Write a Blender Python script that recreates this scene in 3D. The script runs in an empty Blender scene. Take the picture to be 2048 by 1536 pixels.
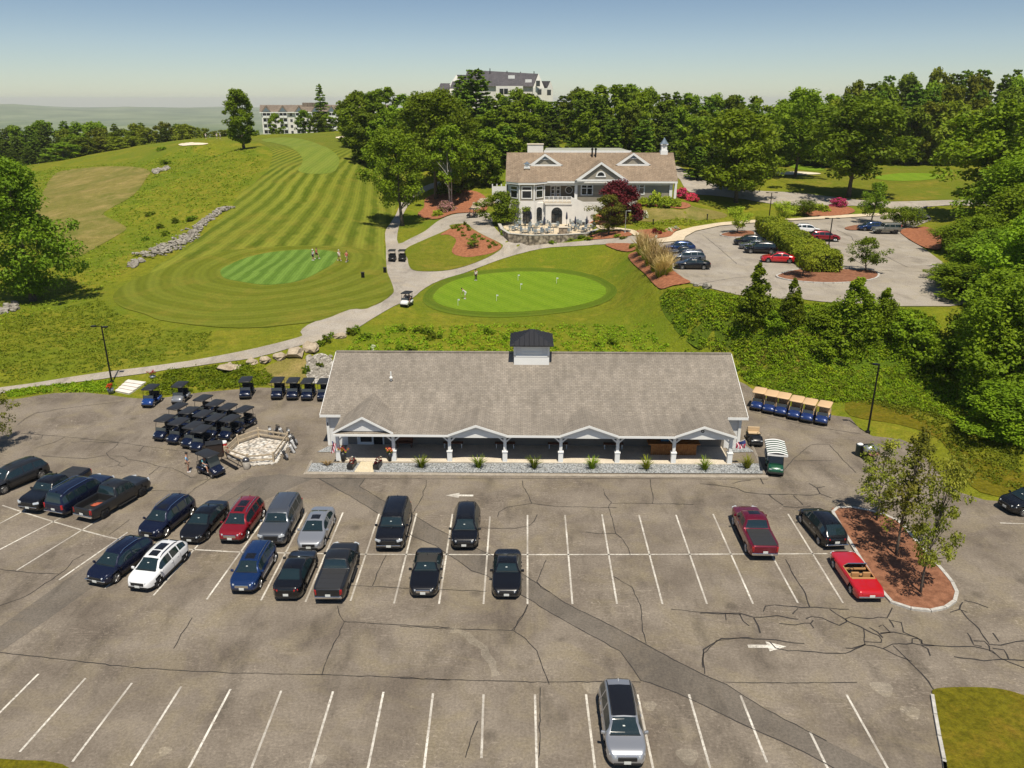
import bpy, bmesh, math, random
import numpy as np
from mathutils import Vector, Matrix
from mathutils.geometry import delaunay_2d_cdt
R = math.radians
random.seed(7); np.random.seed(7)
SC = bpy.context.scene
COL = SC.collection

# ------------------------------------------------------------------ camera model (photo pixels 2048 x 1536)
F, CX, CY, CAMH = 1560.0, 1024.0, 768.0, 28.8
TH, YAW = R(20.0), R(1.03)
_c, _s = math.cos(TH), math.sin(TH)
FWH = np.array([-math.sin(YAW), math.cos(YAW), 0.0])
RT = np.array([math.cos(YAW), math.sin(YAW), 0.0])
FW = FWH * _c + np.array([0, 0, -_s])
UP = FWH * _s + np.array([0, 0, _c])
def ray(px, py):
    return FW + RT * ((px - CX) / F) + UP * ((CY - py) / F)
def at_z(px, py, z=0.0):
    r = ray(px, py); t = (z - CAMH) / r[2]
    return np.array([r[0] * t, r[1] * t, z])
def at_y(px, py, Y):
    r = ray(px, py); t = Y / r[1]
    return np.array([r[0] * t, Y, CAMH + r[2] * t])
def at_d(px, py, d):
    r = ray(px, py); t = d / float(r @ FWH)
    return np.array([r[0] * t, r[1] * t, CAMH + r[2] * t])
def proj(p):
    v = np.array(p, float) - np.array([0, 0, CAMH]); z = v @ FW
    return CX + F * (v @ RT) / z, CY - F * (v @ UP) / z, z

# ------------------------------------------------------------------ scene helpers
def link(name, me, m=None, parent=None, smooth=False):
    o = bpy.data.objects.new(name, me); COL.objects.link(o)
    if m is not None: me.materials.append(m)
    if smooth: me.shade_smooth()
    if parent is not None: o.parent = parent
    return o
def tag(o, label=None, cat=None, group=None, kind=None):
    if label: o['label'] = label
    if cat: o['category'] = cat
    if group: o['group'] = group
    if kind: o['kind'] = kind
    return o
def empty(name, loc, rz=0.0, label=None, cat=None, group=None):
    o = bpy.data.objects.new(name, None); COL.objects.link(o)
    o.empty_display_size = 0.3
    o.location = tuple(float(v) for v in loc); o.rotation_euler = (0, 0, rz)
    return tag(o, label, cat, group)
def kids(o): return [c for c in KIDS.get(o.name, [])]
KIDS = {}
def dup(root, loc, rz=0.0, label=None, group=None, scale=None):
    c = root.copy(); COL.objects.link(c)
    c.location = tuple(float(v) for v in loc); c.rotation_euler = (0, 0, rz)
    if scale is not None: c.scale = scale
    if label: c['label'] = label
    if group: c['group'] = group
    for ch in list(root.children):
        k = ch.copy(); COL.objects.link(k); k.parent = c
        for g in list(ch.children):
            q = g.copy(); COL.objects.link(q); q.parent = k
    return c

class MB:
    def __init__(s): s.v = []; s.f = []
    def quad(s, a, b, c, d):
        n = len(s.v); s.v += [tuple(a), tuple(b), tuple(c), tuple(d)]; s.f.append((n, n + 1, n + 2, n + 3)); return s
    def poly(s, pts):
        n = len(s.v); s.v += [tuple(p) for p in pts]; s.f.append(tuple(range(n, n + len(pts)))); return s
    def box(s, cx, cy, cz, sx, sy, sz, rz=0.0, M=None):
        n = len(s.v); ca, sa = math.cos(rz), math.sin(rz)
        for dz in (-.5, .5):
            for dx, dy in ((-.5, -.5), (.5, -.5), (.5, .5), (-.5, .5)):
                x, y = dx * sx, dy * sy
                p = Vector((cx + x * ca - y * sa, cy + x * sa + y * ca, cz + dz * sz))
                if M is not None: p = M @ p
                s.v.append(tuple(p))
        for f in ((3, 2, 1, 0), (4, 5, 6, 7), (0, 1, 5, 4), (1, 2, 6, 5), (2, 3, 7, 6), (3, 0, 4, 7)):
            s.f.append(tuple(n + i for i in f))
        return s
    def span(s, x0, x1, y0, y1, z0, z1):
        return s.box((x0 + x1) / 2, (y0 + y1) / 2, (z0 + z1) / 2, x1 - x0, y1 - y0, z1 - z0)
    def prism(s, poly, z0, z1):
        n = len(s.v); k = len(poly)
        s.v += [(p[0], p[1], z0) for p in poly] + [(p[0], p[1], z1) for p in poly]
        s.f.append(tuple(range(n + k - 1, n - 1, -1))); s.f.append(tuple(range(n + k, n + 2 * k)))
        for i in range(k):
            j = (i + 1) % k; s.f.append((n + i, n + j, n + k + j, n + k + i))
        return s
    def extr_y(s, poly, y0, y1):          # polygon in (x, z), extruded along y
        n = len(s.v); k = len(poly)
        s.v += [(p[0], y0, p[1]) for p in poly] + [(p[0], y1, p[1]) for p in poly]
        s.f.append(tuple(range(n, n + k))); s.f.append(tuple(range(n + 2 * k - 1, n + k - 1, -1)))
        for i in range(k):
            j = (i + 1) % k; s.f.append((n + i, n + k + i, n + k + j, n + j))
        return s
    def extr_x(s, poly, x0, x1):          # polygon in (y, z), extruded along x
        n = len(s.v); k = len(poly)
        s.v += [(x0, p[0], p[1]) for p in poly] + [(x1, p[0], p[1]) for p in poly]
        s.f.append(tuple(range(n + k - 1, n - 1, -1))); s.f.append(tuple(range(n + k, n + 2 * k)))
        for i in range(k):
            j = (i + 1) % k; s.f.append((n + i, n + j, n + k + j, n + k + i))
        return s
    def tube(s, pts, rad, n=8, cap=True):
        pts = [Vector(p) for p in pts]; base = len(s.v)
        if not hasattr(rad, '__len__'): rad = [rad] * len(pts)
        prev = None
        for i, p in enumerate(pts):
            t = (pts[min(i + 1, len(pts) - 1)] - pts[max(i - 1, 0)]).normalized()
            a = prev if prev is not None else (Vector((1, 0, 0)) if abs(t.x) < .9 else Vector((0, 1, 0)))
            b = t.cross(a).normalized(); a = b.cross(t).normalized(); prev = a
            for k in range(n):
                g = 2 * math.pi * k / n
                s.v.append(tuple(p + (a * math.cos(g) + b * math.sin(g)) * rad[i]))
        for i in range(len(pts) - 1):
            for k in range(n):
                k2 = (k + 1) % n
                s.f.append((base + i * n + k, base + i * n + k2, base + (i + 1) * n + k2, base + (i + 1) * n + k))
        if cap:
            s.f.append(tuple(base + k for k in range(n - 1, -1, -1)))
            s.f.append(tuple(base + (len(pts) - 1) * n + k for k in range(n)))
        return s
    def lathe(s, prof, c=(0, 0, 0), n=16, axis='z', M=None):
        base = len(s.v)
        for (r, h) in prof:
            for k in range(n):
                g = 2 * math.pi * k / n
                if axis == 'z': p = Vector((c[0] + r * math.cos(g), c[1] + r * math.sin(g), c[2] + h))
                elif axis == 'x': p = Vector((c[0] + h, c[1] + r * math.cos(g), c[2] + r * math.sin(g)))
                else: p = Vector((c[0] + r * math.cos(g), c[1] + h, c[2] + r * math.sin(g)))
                if M is not None: p = M @ p
                s.v.append(tuple(p))
        for i in range(len(prof) - 1):
            for k in range(n):
                k2 = (k + 1) % n
                s.f.append((base + i * n + k, base + i * n + k2, base + (i + 1) * n + k2, base + (i + 1) * n + k))
        s.f.append(tuple(base + k for k in range(n - 1, -1, -1)))
        s.f.append(tuple(base + (len(prof) - 1) * n + k for k in range(n)))
        return s
    def ball(s, c, r, nu=10, nv=6, jit=0.0, rng=random):
        if not hasattr(r, '__len__'): r = (r, r, r)
        base = len(s.v)
        s.v.append((c[0], c[1], c[2] - r[2]))
        for i in range(1, nv):
            ph = -math.pi / 2 + math.pi * i / nv
            for k in range(nu):
                g = 2 * math.pi * (k + .5 * (i % 2)) / nu; q = 1 + (rng.random() - .5) * jit
                s.v.append((c[0] + r[0] * q * math.cos(ph) * math.cos(g), c[1] + r[1] * q * math.cos(ph) * math.sin(g), c[2] + r[2] * q * math.sin(ph)))
        s.v.append((c[0], c[1], c[2] + r[2])); top = len(s.v) - 1
        for k in range(nu):
            k2 = (k + 1) % nu
            s.f.append((base, base + 1 + k2, base + 1 + k))
            s.f.append((top, base + 1 + (nv - 2) * nu + k, base + 1 + (nv - 2) * nu + k2))
        for i in range(nv - 2):
            for k in range(nu):
                k2 = (k + 1) % nu; a = base + 1 + i * nu
                s.f.append((a + k, a + k2, a + nu + k2, a + nu + k))
        return s
    def mesh(s, name, fix=False):
        me = bpy.data.meshes.new(name); me.from_pydata(s.v, [], s.f)
        if fix:
            bm = bmesh.new(); bm.from_mesh(me); bmesh.ops.recalc_face_normals(bm, faces=bm.faces); bm.to_mesh(me); bm.free()
        me.update(); return me
    def build(s, name, m, parent=None, smooth=False, fix=False, bevel=0.0):
        o = link(name, s.mesh(name, fix), m, parent, smooth)
        if bevel > 0:
            b = o.modifiers.new('bevel', 'BEVEL'); b.width = bevel; b.segments = 2; b.limit_method = 'ANGLE'
        return o

def np_mesh(name, V, Fq):
    """fast mesh from numpy arrays: V (n,3), Fq (m,k)"""
    me = bpy.data.meshes.new(name); n, (m, k) = len(V), Fq.shape
    me.vertices.add(n); me.vertices.foreach_set('co', np.ascontiguousarray(V, dtype=np.float32).ravel())
    me.loops.add(m * k); me.loops.foreach_set('vertex_index', np.ascontiguousarray(Fq, dtype=np.int32).ravel())
    me.polygons.add(m); me.polygons.foreach_set('loop_start', np.arange(0, m * k, k, dtype=np.int32))
    me.update(calc_edges=True); return me

# ------------------------------------------------------------------ materials
def lin(c):
    return tuple(((v / 255.0) / 12.92 if v / 255.0 <= .04045 else ((v / 255.0 + .055) / 1.055) ** 2.4) for v in c) + (1.0,)
def new_mat(name):
    m = bpy.data.materials.new(name); m.use_nodes = True
    nt = m.node_tree; b = nt.nodes['Principled BSDF']; return m, nt, b
def setp(b, **kw):
    for k, v in kw.items():
        b.inputs[k.replace('_', ' ')].default_value = v
_PM = {}
def pm(name, col, rough=.6, metal=0.0, coat=0.0, spec=.5):
    if name in _PM: return _PM[name]
    m, nt, b = new_mat(name)
    setp(b, Base_Color=tuple(col[:3]) + (1,), Roughness=rough, Metallic=metal)
    b.inputs['Coat Weight'].default_value = coat; b.inputs['Specular IOR Level'].default_value = spec
    if coat: b.inputs['Coat Roughness'].default_value = .03
    _PM[name] = m; return m
def N(nt, t, **kw):
    n = nt.nodes.new(t)
    for k, v in kw.items(): setattr(n, k, v)
    return n
def noise(nt, vec, scale, detail=4, rough=.55, dist=0.0):
    n = N(nt, 'ShaderNodeTexNoise'); n.inputs['Scale'].default_value = scale; n.inputs['Detail'].default_value = detail
    n.inputs['Roughness'].default_value = rough; n.inputs['Distortion'].default_value = dist
    if vec is not None: nt.links.new(vec, n.inputs['Vector'])
    return n.outputs['Fac']
def ramp(nt, fac, stops, interp='LINEAR'):
    r = N(nt, 'ShaderNodeValToRGB'); r.color_ramp.interpolation = interp
    e = r.color_ramp.elements
    while len(e) < len(stops): e.new(.5)
    for i, (p, c) in enumerate(stops):
        e[i].position = p; e[i].color = tuple(c[:3]) + (1,) if hasattr(c, '__len__') else (c, c, c, 1)
    nt.links.new(fac, r.inputs['Fac']); return r.outputs['Color']
def mix(nt, a, b, fac, mode='MIX'):
    n = N(nt, 'ShaderNodeMix', data_type='RGBA', blend_type=mode)
    for sock, v in ((n.inputs[6], a), (n.inputs[7], b), (n.inputs[0], fac)):
        if hasattr(v, 'is_linked') or isinstance(v, bpy.types.NodeSocket): nt.links.new(v, sock)
        else: sock.default_value = (tuple(v[:3]) + (1,)) if hasattr(v, '__len__') else v
    return n.outputs[2]
def pos(nt):
    return N(nt, 'ShaderNodeNewGeometry').outputs['Position']
def mapped(nt, vec, scale=(1, 1, 1), rot=(0, 0, 0)):
    n = N(nt, 'ShaderNodeMapping'); n.inputs['Scale'].default_value = scale; n.inputs['Rotation'].default_value = rot
    nt.links.new(vec, n.inputs['Vector']); return n.outputs['Vector']
def bump(nt, b, h, strength=.3, dist=.05):
    n = N(nt, 'ShaderNodeBump'); n.inputs['Strength'].default_value = strength; n.inputs['Distance'].default_value = dist
    nt.links.new(h, n.inputs['Height']); nt.links.new(n.outputs['Normal'], b.inputs['Normal'])
def nmat(name, c1, c2, scale=2.0, rough=.85, big=None, bigscale=.12, fine=None, bstr=.3, bdist=.03, detail=5, coords='pos'):
    """two-tone noise material with optional large patches (big colour) and fine grain"""
    if name in _PM: return _PM[name]
    m, nt, b = new_mat(name)
    v = pos(nt) if coords == 'pos' else N(nt, 'ShaderNodeTexCoord').outputs['Object']
    f = noise(nt, v, scale, detail)
    c = ramp(nt, f, [(.32, c1), (.68, c2)])
    if big is not None:
        g = ramp(nt, noise(nt, v, bigscale, 4), [(.42, 0.0), (.66, 1.0)]); c = mix(nt, c, big, g)
    if fine:
        ff = ramp(nt, noise(nt, v, fine, 3), [(.25, .72), (.75, 1.28)]); c = mix(nt, c, ff, 1.0, 'MULTIPLY')
    nt.links.new(c, b.inputs['Base Color']); setp(b, Roughness=rough)
    b.inputs['Specular IOR Level'].default_value = .25
    if bstr: bump(nt, b, f, bstr, bdist)
    _PM[name] = m; return m
# ------------------------------------------------------------------ terrain heights: control points (photo pixel, height)
CP = [  # px, py, z
 (0,776,.7),(100,764,.75),(260,741,.9),(430,722,1.3),(600,685,1.9),(700,640,2.2),(790,585,2.4),(800,520,2.9),(783,466,4.2),(800,440,4.8),(850,380,8.5),
 (100,700,.8),(300,650,1.3),(500,660,1.6),(60,600,1.2),(400,600,2.2),(570,570,2.9),(560,520,3.6),(630,522,3.9),(720,540,3.0),(750,460,4.8),
 (600,400,9),(700,400,8.2),(620,350,13),(700,350,12.3),(620,290,17),(640,268,18.5),(527,279.5,17.3),(580,273.5,17.9),(720,275,18),(488,296,17),(400,290,17),(480,277,17.5),(420,310,14.5),(480,380,10.5),(440,340,12.8),
 (250,360,10),(300,330,12),(200,330,10.5),(150,322,10),(60,330,7),(100,460,4.2),(200,450,5),(300,480,4.2),(450,420,8),(350,490,4.6),(280,520,3.4),(200,560,2),(0,480,2.5),(0,380,5),
 (900,350,11.5),(935,433,6.0),(880,450,5.6),(880,500,3.4),(970,490,4.6),(905,520,2.8),(1000,500,4.3),(1100,490,5.0),(1200,483,5.9),(1270,480,6.7),(1000,440,6.2),
 (930,600,1.2),(1040,585,1.3),(1040,545,2.2),(1150,560,2.2),(870,600,1.5),(1100,520,3.2),(1200,540,3.2),(1250,575,3.2),(1300,600,4.0),(1210,610,1.6),(1265,510,5.6),
 (1000,690,.6),(1000,640,1.0),(850,650,1.3),(700,690,1.1),(1150,640,1.3),(1250,690,1.0),(1330,640,2.8),(1380,690,1.6),(1400,600,5.9),
 (1480,775,.1),(1480,700,2.4),(1600,720,2.3),(1560,640,5.4),(1700,760,1.0),(1700,640,4.9),(1850,640,4.9),(1850,760,1.2),(1760,850,.15),(1900,900,.2),(2000,950,.1),
 (2000,700,3.2),(2040,800,1.4),(2150,900,.5),(2200,700,3.5),(2000,560,7),(2100,480,8),
 (1300,430,8.3),(1400,420,8.3),(1430,370,10),(1345,394,11.0),(1320,398,10.7),(1290,403,10.1),(1240,411,9.2),(1195,424,8.0),(1500,390,8.8),(1650,408,8.2),(1850,410,8.2),(1720,425,7.3),(1760,380,9),(1700,350,10),(1600,310,12.5),(1560,350,10.5),(1800,335,11),(1950,400,8.5),(2100,400,8.5),(1400,330,11),
]
CPD = [ # px, distance, z  (ground hidden behind other things)
 (700,330,16),(560,330,13),(480,330,11.5),(620,330,14),(400,310,14),(300,320,8),(580,430,9.5),(450,430,4),(650,420,11),(200,360,2),(0,360,-2),(-150,320,-2),(-150,200,3),(-150,120,1.5),(-300,90,.5),
 (850,230,16),(1000,240,17),(1150,240,16.5),(1000,380,22),(800,380,20),(1150,380,21),(1300,300,15),(1500,320,14),(1750,280,13.5),(1950,260,14),(2150,250,14),(2200,150,9),
 (0,500,-25),(400,500,-8),(700,500,8),(1000,500,15),(1400,500,12),(1800,500,12),(2200,500,10),(2300,110,5),(2300,85,2),
]
_p = [at_z(a, b, z) for a, b, z in CP]
for a, d, z in CPD:
    q = at_d(a, 600, d); _p.append(np.array([q[0], q[1], z]))
_p = np.array(_p)
def tps_fit(P, Z, lam=1.5):
    n = len(P); D = np.linalg.norm(P[:, None] - P[None], axis=2) / 50.0
    K = np.where(D > 0, D * D * np.log(D + 1e-12), 0) + lam * 1e-3 * np.eye(n)
    A = np.zeros((n + 3, n + 3)); A[:n, :n] = K; A[:n, n] = 1; A[:n, n + 1:] = P / 50.0
    A[n, :n] = 1; A[n + 1:, :n] = P.T / 50.0
    return np.linalg.solve(A, np.concatenate([Z, [0, 0, 0]]))
_w = tps_fit(_p[:, :2], _p[:, 2])
def tps(X, Y):
    out = np.full(X.shape, _w[-3]) + _w[-2] * X / 50 + _w[-1] * Y / 50
    for (a, b), w in zip(_p[:, :2], _w[:-3]):
        d2 = ((X - a) ** 2 + (Y - b) ** 2) / 2500.0
        out += w * .5 * d2 * np.log(d2 + 1e-12)
    return out
def poly_sd(P, X, Y):
    """signed distance to polygon P (n,2); negative inside"""
    d2 = np.full(X.shape, 1e18); ins = np.zeros(X.shape, bool); n = len(P)
    for i in range(n):
        ax, ay = P[i]; bx, by = P[(i + 1) % n]
        ex, ey = bx - ax, by - ay; L = ex * ex + ey * ey + 1e-12
        t = np.clip(((X - ax) * ex + (Y - ay) * ey) / L, 0, 1)
        d2 = np.minimum(d2, (X - ax - t * ex) ** 2 + (Y - ay - t * ey) ** 2)
        c = ((ay > Y) != (by > Y)) & (X < (bx - ax) * (Y - ay) / (by - ay + 1e-18) + ax); ins ^= c
    return np.where(ins, -1, 1) * np.sqrt(d2)
def sstep(a, b, x):
    t = np.clip((x - a) / (b - a), 0, 1); return t * t * (3 - 2 * t)
LOT_PX = [(-700,860),(-300,822),(-60,803),(0,800),(40,797),(75,791),(110,786),(170,785),(220,790),(255,795),(280,797),(330,795),(400,785),(470,779),(520,775),(560,776),(640,779),(690,770),(720,745),(1440,745),(1490,768),
 (1530,795),(1580,812),(1660,830),(1700,835),(1720,858),(1745,872),(1800,878),(1830,890),(1860,925),(1890,960),(1920,985),(1970,1000),(2080,1008),(2400,1040),(2800,1100),(2800,1900),(-700,1900)]
LOT = np.array([at_z(a, b)[:2] for a, b in LOT_PX])
UZ = 7.0
ULOT_PX = [(1314,486),(1367,482),(1371,474),(1391,463),(1439,452.5),(1501,447),(1576,442),(1678,437),(1764,432),(1850,427),(1862,440),(1800,466),(1818,480),(1850,498),(1900,535),(1960,565),(1990,600),(1900,612),(1800,612),(1692,606),(1644,603),(1610,599),(1540,596),(1473,589),(1412,574),(1381,566),(1347,541),(1337,521),(1326,500)]
ULOT = np.array([at_z(a, b, UZ)[:2] for a, b in ULOT_PX])
PZ = 6.2     # patio / clubhouse lower level
CHY = 156.0  # clubhouse front
PATIO_PX = [(1003,444),(1010,462),(1023,471),(1060,474),(1120,473),(1170,470),(1192,462),(1198,453),(1175,444),(1150,440),(1142,420),(1140,405),(1020,405)]
PATIO = np.array([at_z(a, b, PZ)[:2] for a, b in PATIO_PX])
GX, GY, GS = -270.0, -30.0, 2.0
NX, NY = 271, 291
_gx = GX + GS * np.arange(NX); _gy = GY + GS * np.arange(NY)
_X, _Y = np.meshgrid(_gx, _gy, indexing='ij')
TZ = tps(_X, _Y)
s = sstep(0, 7, poly_sd(LOT, _X, _Y) - 1.0); TZ = TZ * s + (-.10) * (1 - s)
s = sstep(0, 6, poly_sd(ULOT, _X, _Y) - 1.5); TZ = TZ * s + (UZ - .08) * (1 - s)
s = sstep(0, 2.2, poly_sd(PATIO, _X, _Y) + .9); TZ = TZ * s + (PZ - .12) * (1 - s)
_n = np.sin(_X * .21 + np.sin(_Y * .13) * 1.7) * np.cos(_Y * .17 + np.sin(_X * .09)) * .16
TZ += _n * sstep(6, 25, poly_sd(LOT, _X, _Y)) * sstep(4, 14, poly_sd(ULOT, _X, _Y)) * sstep(4, 12, poly_sd(PATIO, _X, _Y))
def tz(x, y):
    """height on the terrain's own triangles (vectorised)"""
    x = np.asarray(x, float); y = np.asarray(y, float)
    u = np.clip((x - GX) / GS, 0, NX - 1.001); v = np.clip((y - GY) / GS, 0, NY - 1.001)
    i = u.astype(int); j = v.astype(int); a = u - i; b = v - j
    z00, z10, z01, z11 = TZ[i, j], TZ[i + 1, j], TZ[i, j + 1], TZ[i + 1, j + 1]
    return np.where(a >= b, z00 + a * (z10 - z00) + b * (z11 - z10), z00 + b * (z01 - z00) + a * (z11 - z01))
def hit(px, py, dmin=30.0, dmax=540.0):
    """where the ray through a photo pixel meets the terrain"""
    r = ray(px, py); q = float(r @ FWH)
    t = np.arange(dmin, dmax, .5) / q
    dz = CAMH + r[2] * t - tz(r[0] * t, r[1] * t)
    k = np.argmax(dz < 0)
    if dz[k] >= 0: k = int(np.argmin(dz))
    if k > 0:
        f = dz[k - 1] / (dz[k - 1] - dz[k] + 1e-9); tt = t[k - 1] + min(max(f, 0), 1) * (t[k] - t[k - 1])
    else: tt = t[k]
    x, y = r[0] * tt, r[1] * tt
    return np.array([x, y, float(tz(x, y))])
def smooth_poly(P, n=4, closed=True):
    P = np.array(P, float); out = []; k = len(P)
    for i in range(k if closed else k - 1):
        p0, p1, p2, p3 = (P[(i - 1) % k], P[i], P[(i + 1) % k], P[(i + 2) % k]) if closed else (P[max(i - 1, 0)], P[i], P[i + 1], P[min(i + 2, k - 1)])
        for j in range(n):
            t = j / n
            out.append(.5 * ((2 * p1) + (-p0 + p2) * t + (2 * p0 - 5 * p1 + 4 * p2 - p3) * t * t + (-p0 + 3 * p1 - 3 * p2 + p3) * t ** 3))
    if not closed: out.append(P[-1])
    return np.array(out)
def wpoly(pxs, sm=3):
    P = smooth_poly(pxs, sm) if sm else pxs
    return np.array([hit(a, b)[:2] for a, b in P])
def tri_fill(P, step):
    """Delaunay triangles filling polygon P (n,2)"""
    B = []
    for i in range(len(P)):
        a, b = P[i], P[(i + 1) % len(P)]; L = np.linalg.norm(b - a); k = max(1, int(L / step))
        if L < .02: continue
        for j in range(k): B.append(a + (b - a) * j / k)
    B = np.array(B)
    lo, hi = B.min(0), B.max(0)
    gx, gy = np.meshgrid(np.arange(lo[0], hi[0], step), np.arange(lo[1], hi[1], step), indexing='ij')
    gx = gx.ravel(); gy = gy.ravel()
    sd = poly_sd(B, gx, gy); keep = sd < -.35 * step
    pts = [Vector(p) for p in B] + [Vector((a, b)) for a, b in zip(gx[keep], gy[keep])]
    n = len(B)
    v, e, f, *_ = delaunay_2d_cdt(pts, [], [list(range(n))], 1, 1e-4)
    return np.array([(p.x, p.y) for p in v]), [tuple(t) for t in f]
def drape(name, P, m, off, step=1.5, flat=None, uvf=None, kind='structure', label=None, cat=None, thick=0.0):
    V2, T = tri_fill(P, step)
    z = np.full(len(V2), flat) if flat is not None else tz(V2[:, 0], V2[:, 1]) + off
    V = np.column_stack([V2, z])
    me = np_mesh(name, V, np.array(T, dtype=np.int32))
    if uvf is not None:
        U = uvf(V2[:, 0], V2[:, 1]); uv = me.uv_layers.new(name='UVMap'); idx = np.array(T).ravel()
        uv.data.foreach_set('uv', np.column_stack([U[idx], np.zeros(len(idx))]).astype(np.float32).ravel())
    o = link(name, me, m, None, True)
    o['kind'] = kind
    if label: o['label'] = label
    return o
# ------------------------------------------------------------------ ground materials
def asphalt_mat(name, dark, light, stain, streak=.75):
    m, nt, b = new_mat(name); v = pos(nt)
    c = ramp(nt, noise(nt, v, .22, 6, .62), [(.36, dark), (.62, light)])
    c = mix(nt, c, stain, ramp(nt, noise(nt, v, .33, 6, .65, .8), [(.47, 0.0), (.72, .75)]))
    c = mix(nt, c, tuple(x * .55 for x in dark), ramp(nt, noise(nt, mapped(nt, v, (1.0, .33, 1)), .55, 4, .6), [(.54, 0.0), (.72, .6)]))
    # pale scratches in two directions, brighter only where tyres have worn them
    for sc, rz, sd in (((.5, 2.6, 1), .6, 2.2), ((1.7, 1.7, 1), 1.1, 2.6)):
        sf = ramp(nt, noise(nt, mapped(nt, v, sc, (0, 0, rz)), 1.3, 6, .72, sd), [(.55, 0.0), (.70, .8)])
        area = ramp(nt, noise(nt, v, .14, 3), [(.38, 0.0), (.60, streak)])
        mm = mix(nt, (0, 0, 0), sf, area)
        c = mix(nt, c, tuple(min(1, x * 1.75) for x in light), mm)
    vo = N(nt, 'ShaderNodeTexVoronoi'); vo.inputs['Scale'].default_value = .42; nt.links.new(v, vo.inputs['Vector'])   # oil drips
    c = mix(nt, c, tuple(x * .5 for x in dark), mix(nt, (0, 0, 0), ramp(nt, vo.outputs['Distance'], [(.08, streak * .7), (.22, 0.0)]), ramp(nt, noise(nt, v, .23, 3), [(.50, 0.0), (.60, 1.0)])))
    c = mix(nt, c, ramp(nt, noise(nt, v, 7.0, 5, .75), [(.3, .70), (.7, 1.3)]), 1.0, 'MULTIPLY')
    c = mix(nt, c, ramp(nt, noise(nt, v, 45.0, 2, .7), [(.3, .82), (.7, 1.2)]), 1.0, 'MULTIPLY')
    nt.links.new(c, b.inputs['Base Color']); setp(b, Roughness=.9); b.inputs['Specular IOR Level'].default_value = .2
    bump(nt, b, noise(nt, v, 30, 3), .25, .01)
    return m
M_ASPH = asphalt_mat('lot_asphalt', (.138, .113, .090), (.225, .190, .152), (.235, .195, .128))
M_ASPH2 = asphalt_mat('upper_asphalt', (.27, .235, .195), (.355, .315, .265), (.35, .30, .22), .25)
M_PATH = asphalt_mat('path_asphalt', (.30, .265, .225), (.39, .35, .30), (.38, .32, .24), .15)
M_PATCH = asphalt_mat('patch_asphalt', (.112, .096, .080), (.165, .142, .118), (.17, .14, .105), .2)
M_CRACK = pm('crack_sealer', (.030, .026, .024), .7)
def worn_paint():
    m, nt, b = new_mat('worn_white_paint'); v = pos(nt)
    w = ramp(nt, noise(nt, v, 5.0, 6, .75), [(.36, 0.0), (.52, 1.0)])
    w2 = ramp(nt, noise(nt, v, .35, 3), [(.38, .15), (.62, .9)])
    w = mix(nt, (0, 0, 0), w, w2)
    c = mix(nt, (.30, .265, .225), (.78, .74, .66), w)
    nt.links.new(c, b.inputs['Base Color']); setp(b, Roughness=.8); return m
M_PAINT = worn_paint()
M_CONC = nmat('pale_concrete', (.55, .48, .38), (.66, .58, .47), 1.2, .85, fine=20, bstr=.1)
M_KERB = nmat('granite_kerb', (.38, .36, .33), (.55, .53, .49), 3.0, .85, fine=40, bstr=.2)
M_TAN = nmat('tan_sidewalk', (.56, .46, .32), (.66, .55, .40), .8, .9, fine=12, bstr=.1)
M_MULCH = nmat('red_bark_mulch', (.165, .070, .038), (.29, .132, .074), 2.2, .95, fine=14, bstr=.6, bdist=.05)
M_SAND = nmat('bunker_sand', (.66, .56, .42), (.74, .65, .50), .8, .95, fine=8, bstr=.1)

def grass_mat(name, c1, c2, big, dry, scale=1.1, dry_amt=(.52, .72)):
    m, nt, b = new_mat(name); v = pos(nt)
    f = noise(nt, v, scale, 6, .65)
    c = ramp(nt, f, [(.30, c1), (.66, c2)])
    c = mix(nt, c, big, ramp(nt, noise(nt, v, .06, 4, .6), [(.45, 0.0), (.62, .8)]))
    c = mix(nt, c, dry, ramp(nt, noise(nt, v, .19, 6, .7, .5), [(dry_amt[0], 0.0), (dry_amt[1], .75)]))
    c = mix(nt, c, ramp(nt, noise(nt, v, 5.5, 4, .75), [(.28, .62), (.72, 1.38)]), 1.0, 'MULTIPLY')
    nt.links.new(c, b.inputs['Base Color']); setp(b, Roughness=.95); b.inputs['Specular IOR Level'].default_value = .1
    bump(nt, b, noise(nt, v, 2.5, 5, .7), .7, .25)
    return m
M_ROUGH = grass_mat('meadow_grass', (0.1128, 0.1296, 0.0080), (0.2014, 0.2105, 0.0153), (0.1151, 0.1619, 0.0096), (0.2877, 0.2313, 0.0278))
M_MOWN = grass_mat('mown_rough_grass', (0.1091, 0.1214, 0.0085), (0.1725, 0.1801, 0.0156), (0.1224, 0.1543, 0.0110), (0.2671, 0.1955, 0.0326), .8)
M_CORNER = grass_mat('verge_grass', (0.0901, 0.0833, 0.0050), (0.1643, 0.1421, 0.0093), (0.0954, 0.1078, 0.0074), (0.2544, 0.1568, 0.0217), 2.0)
M_DRY = grass_mat('dry_meadow_grass', (.155, .135, .032), (.235, .20, .055), (.12, .135, .022), (.34, .25, .10), .7, (.48, .70))
M_BANKSOIL = grass_mat('bank_undergrowth', (0.0477, 0.0833, 0.0074), (0.1060, 0.1470, 0.0112), (0.0742, 0.1274, 0.0074), (0.2014, 0.1274, 0.0279), 1.3)
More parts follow.
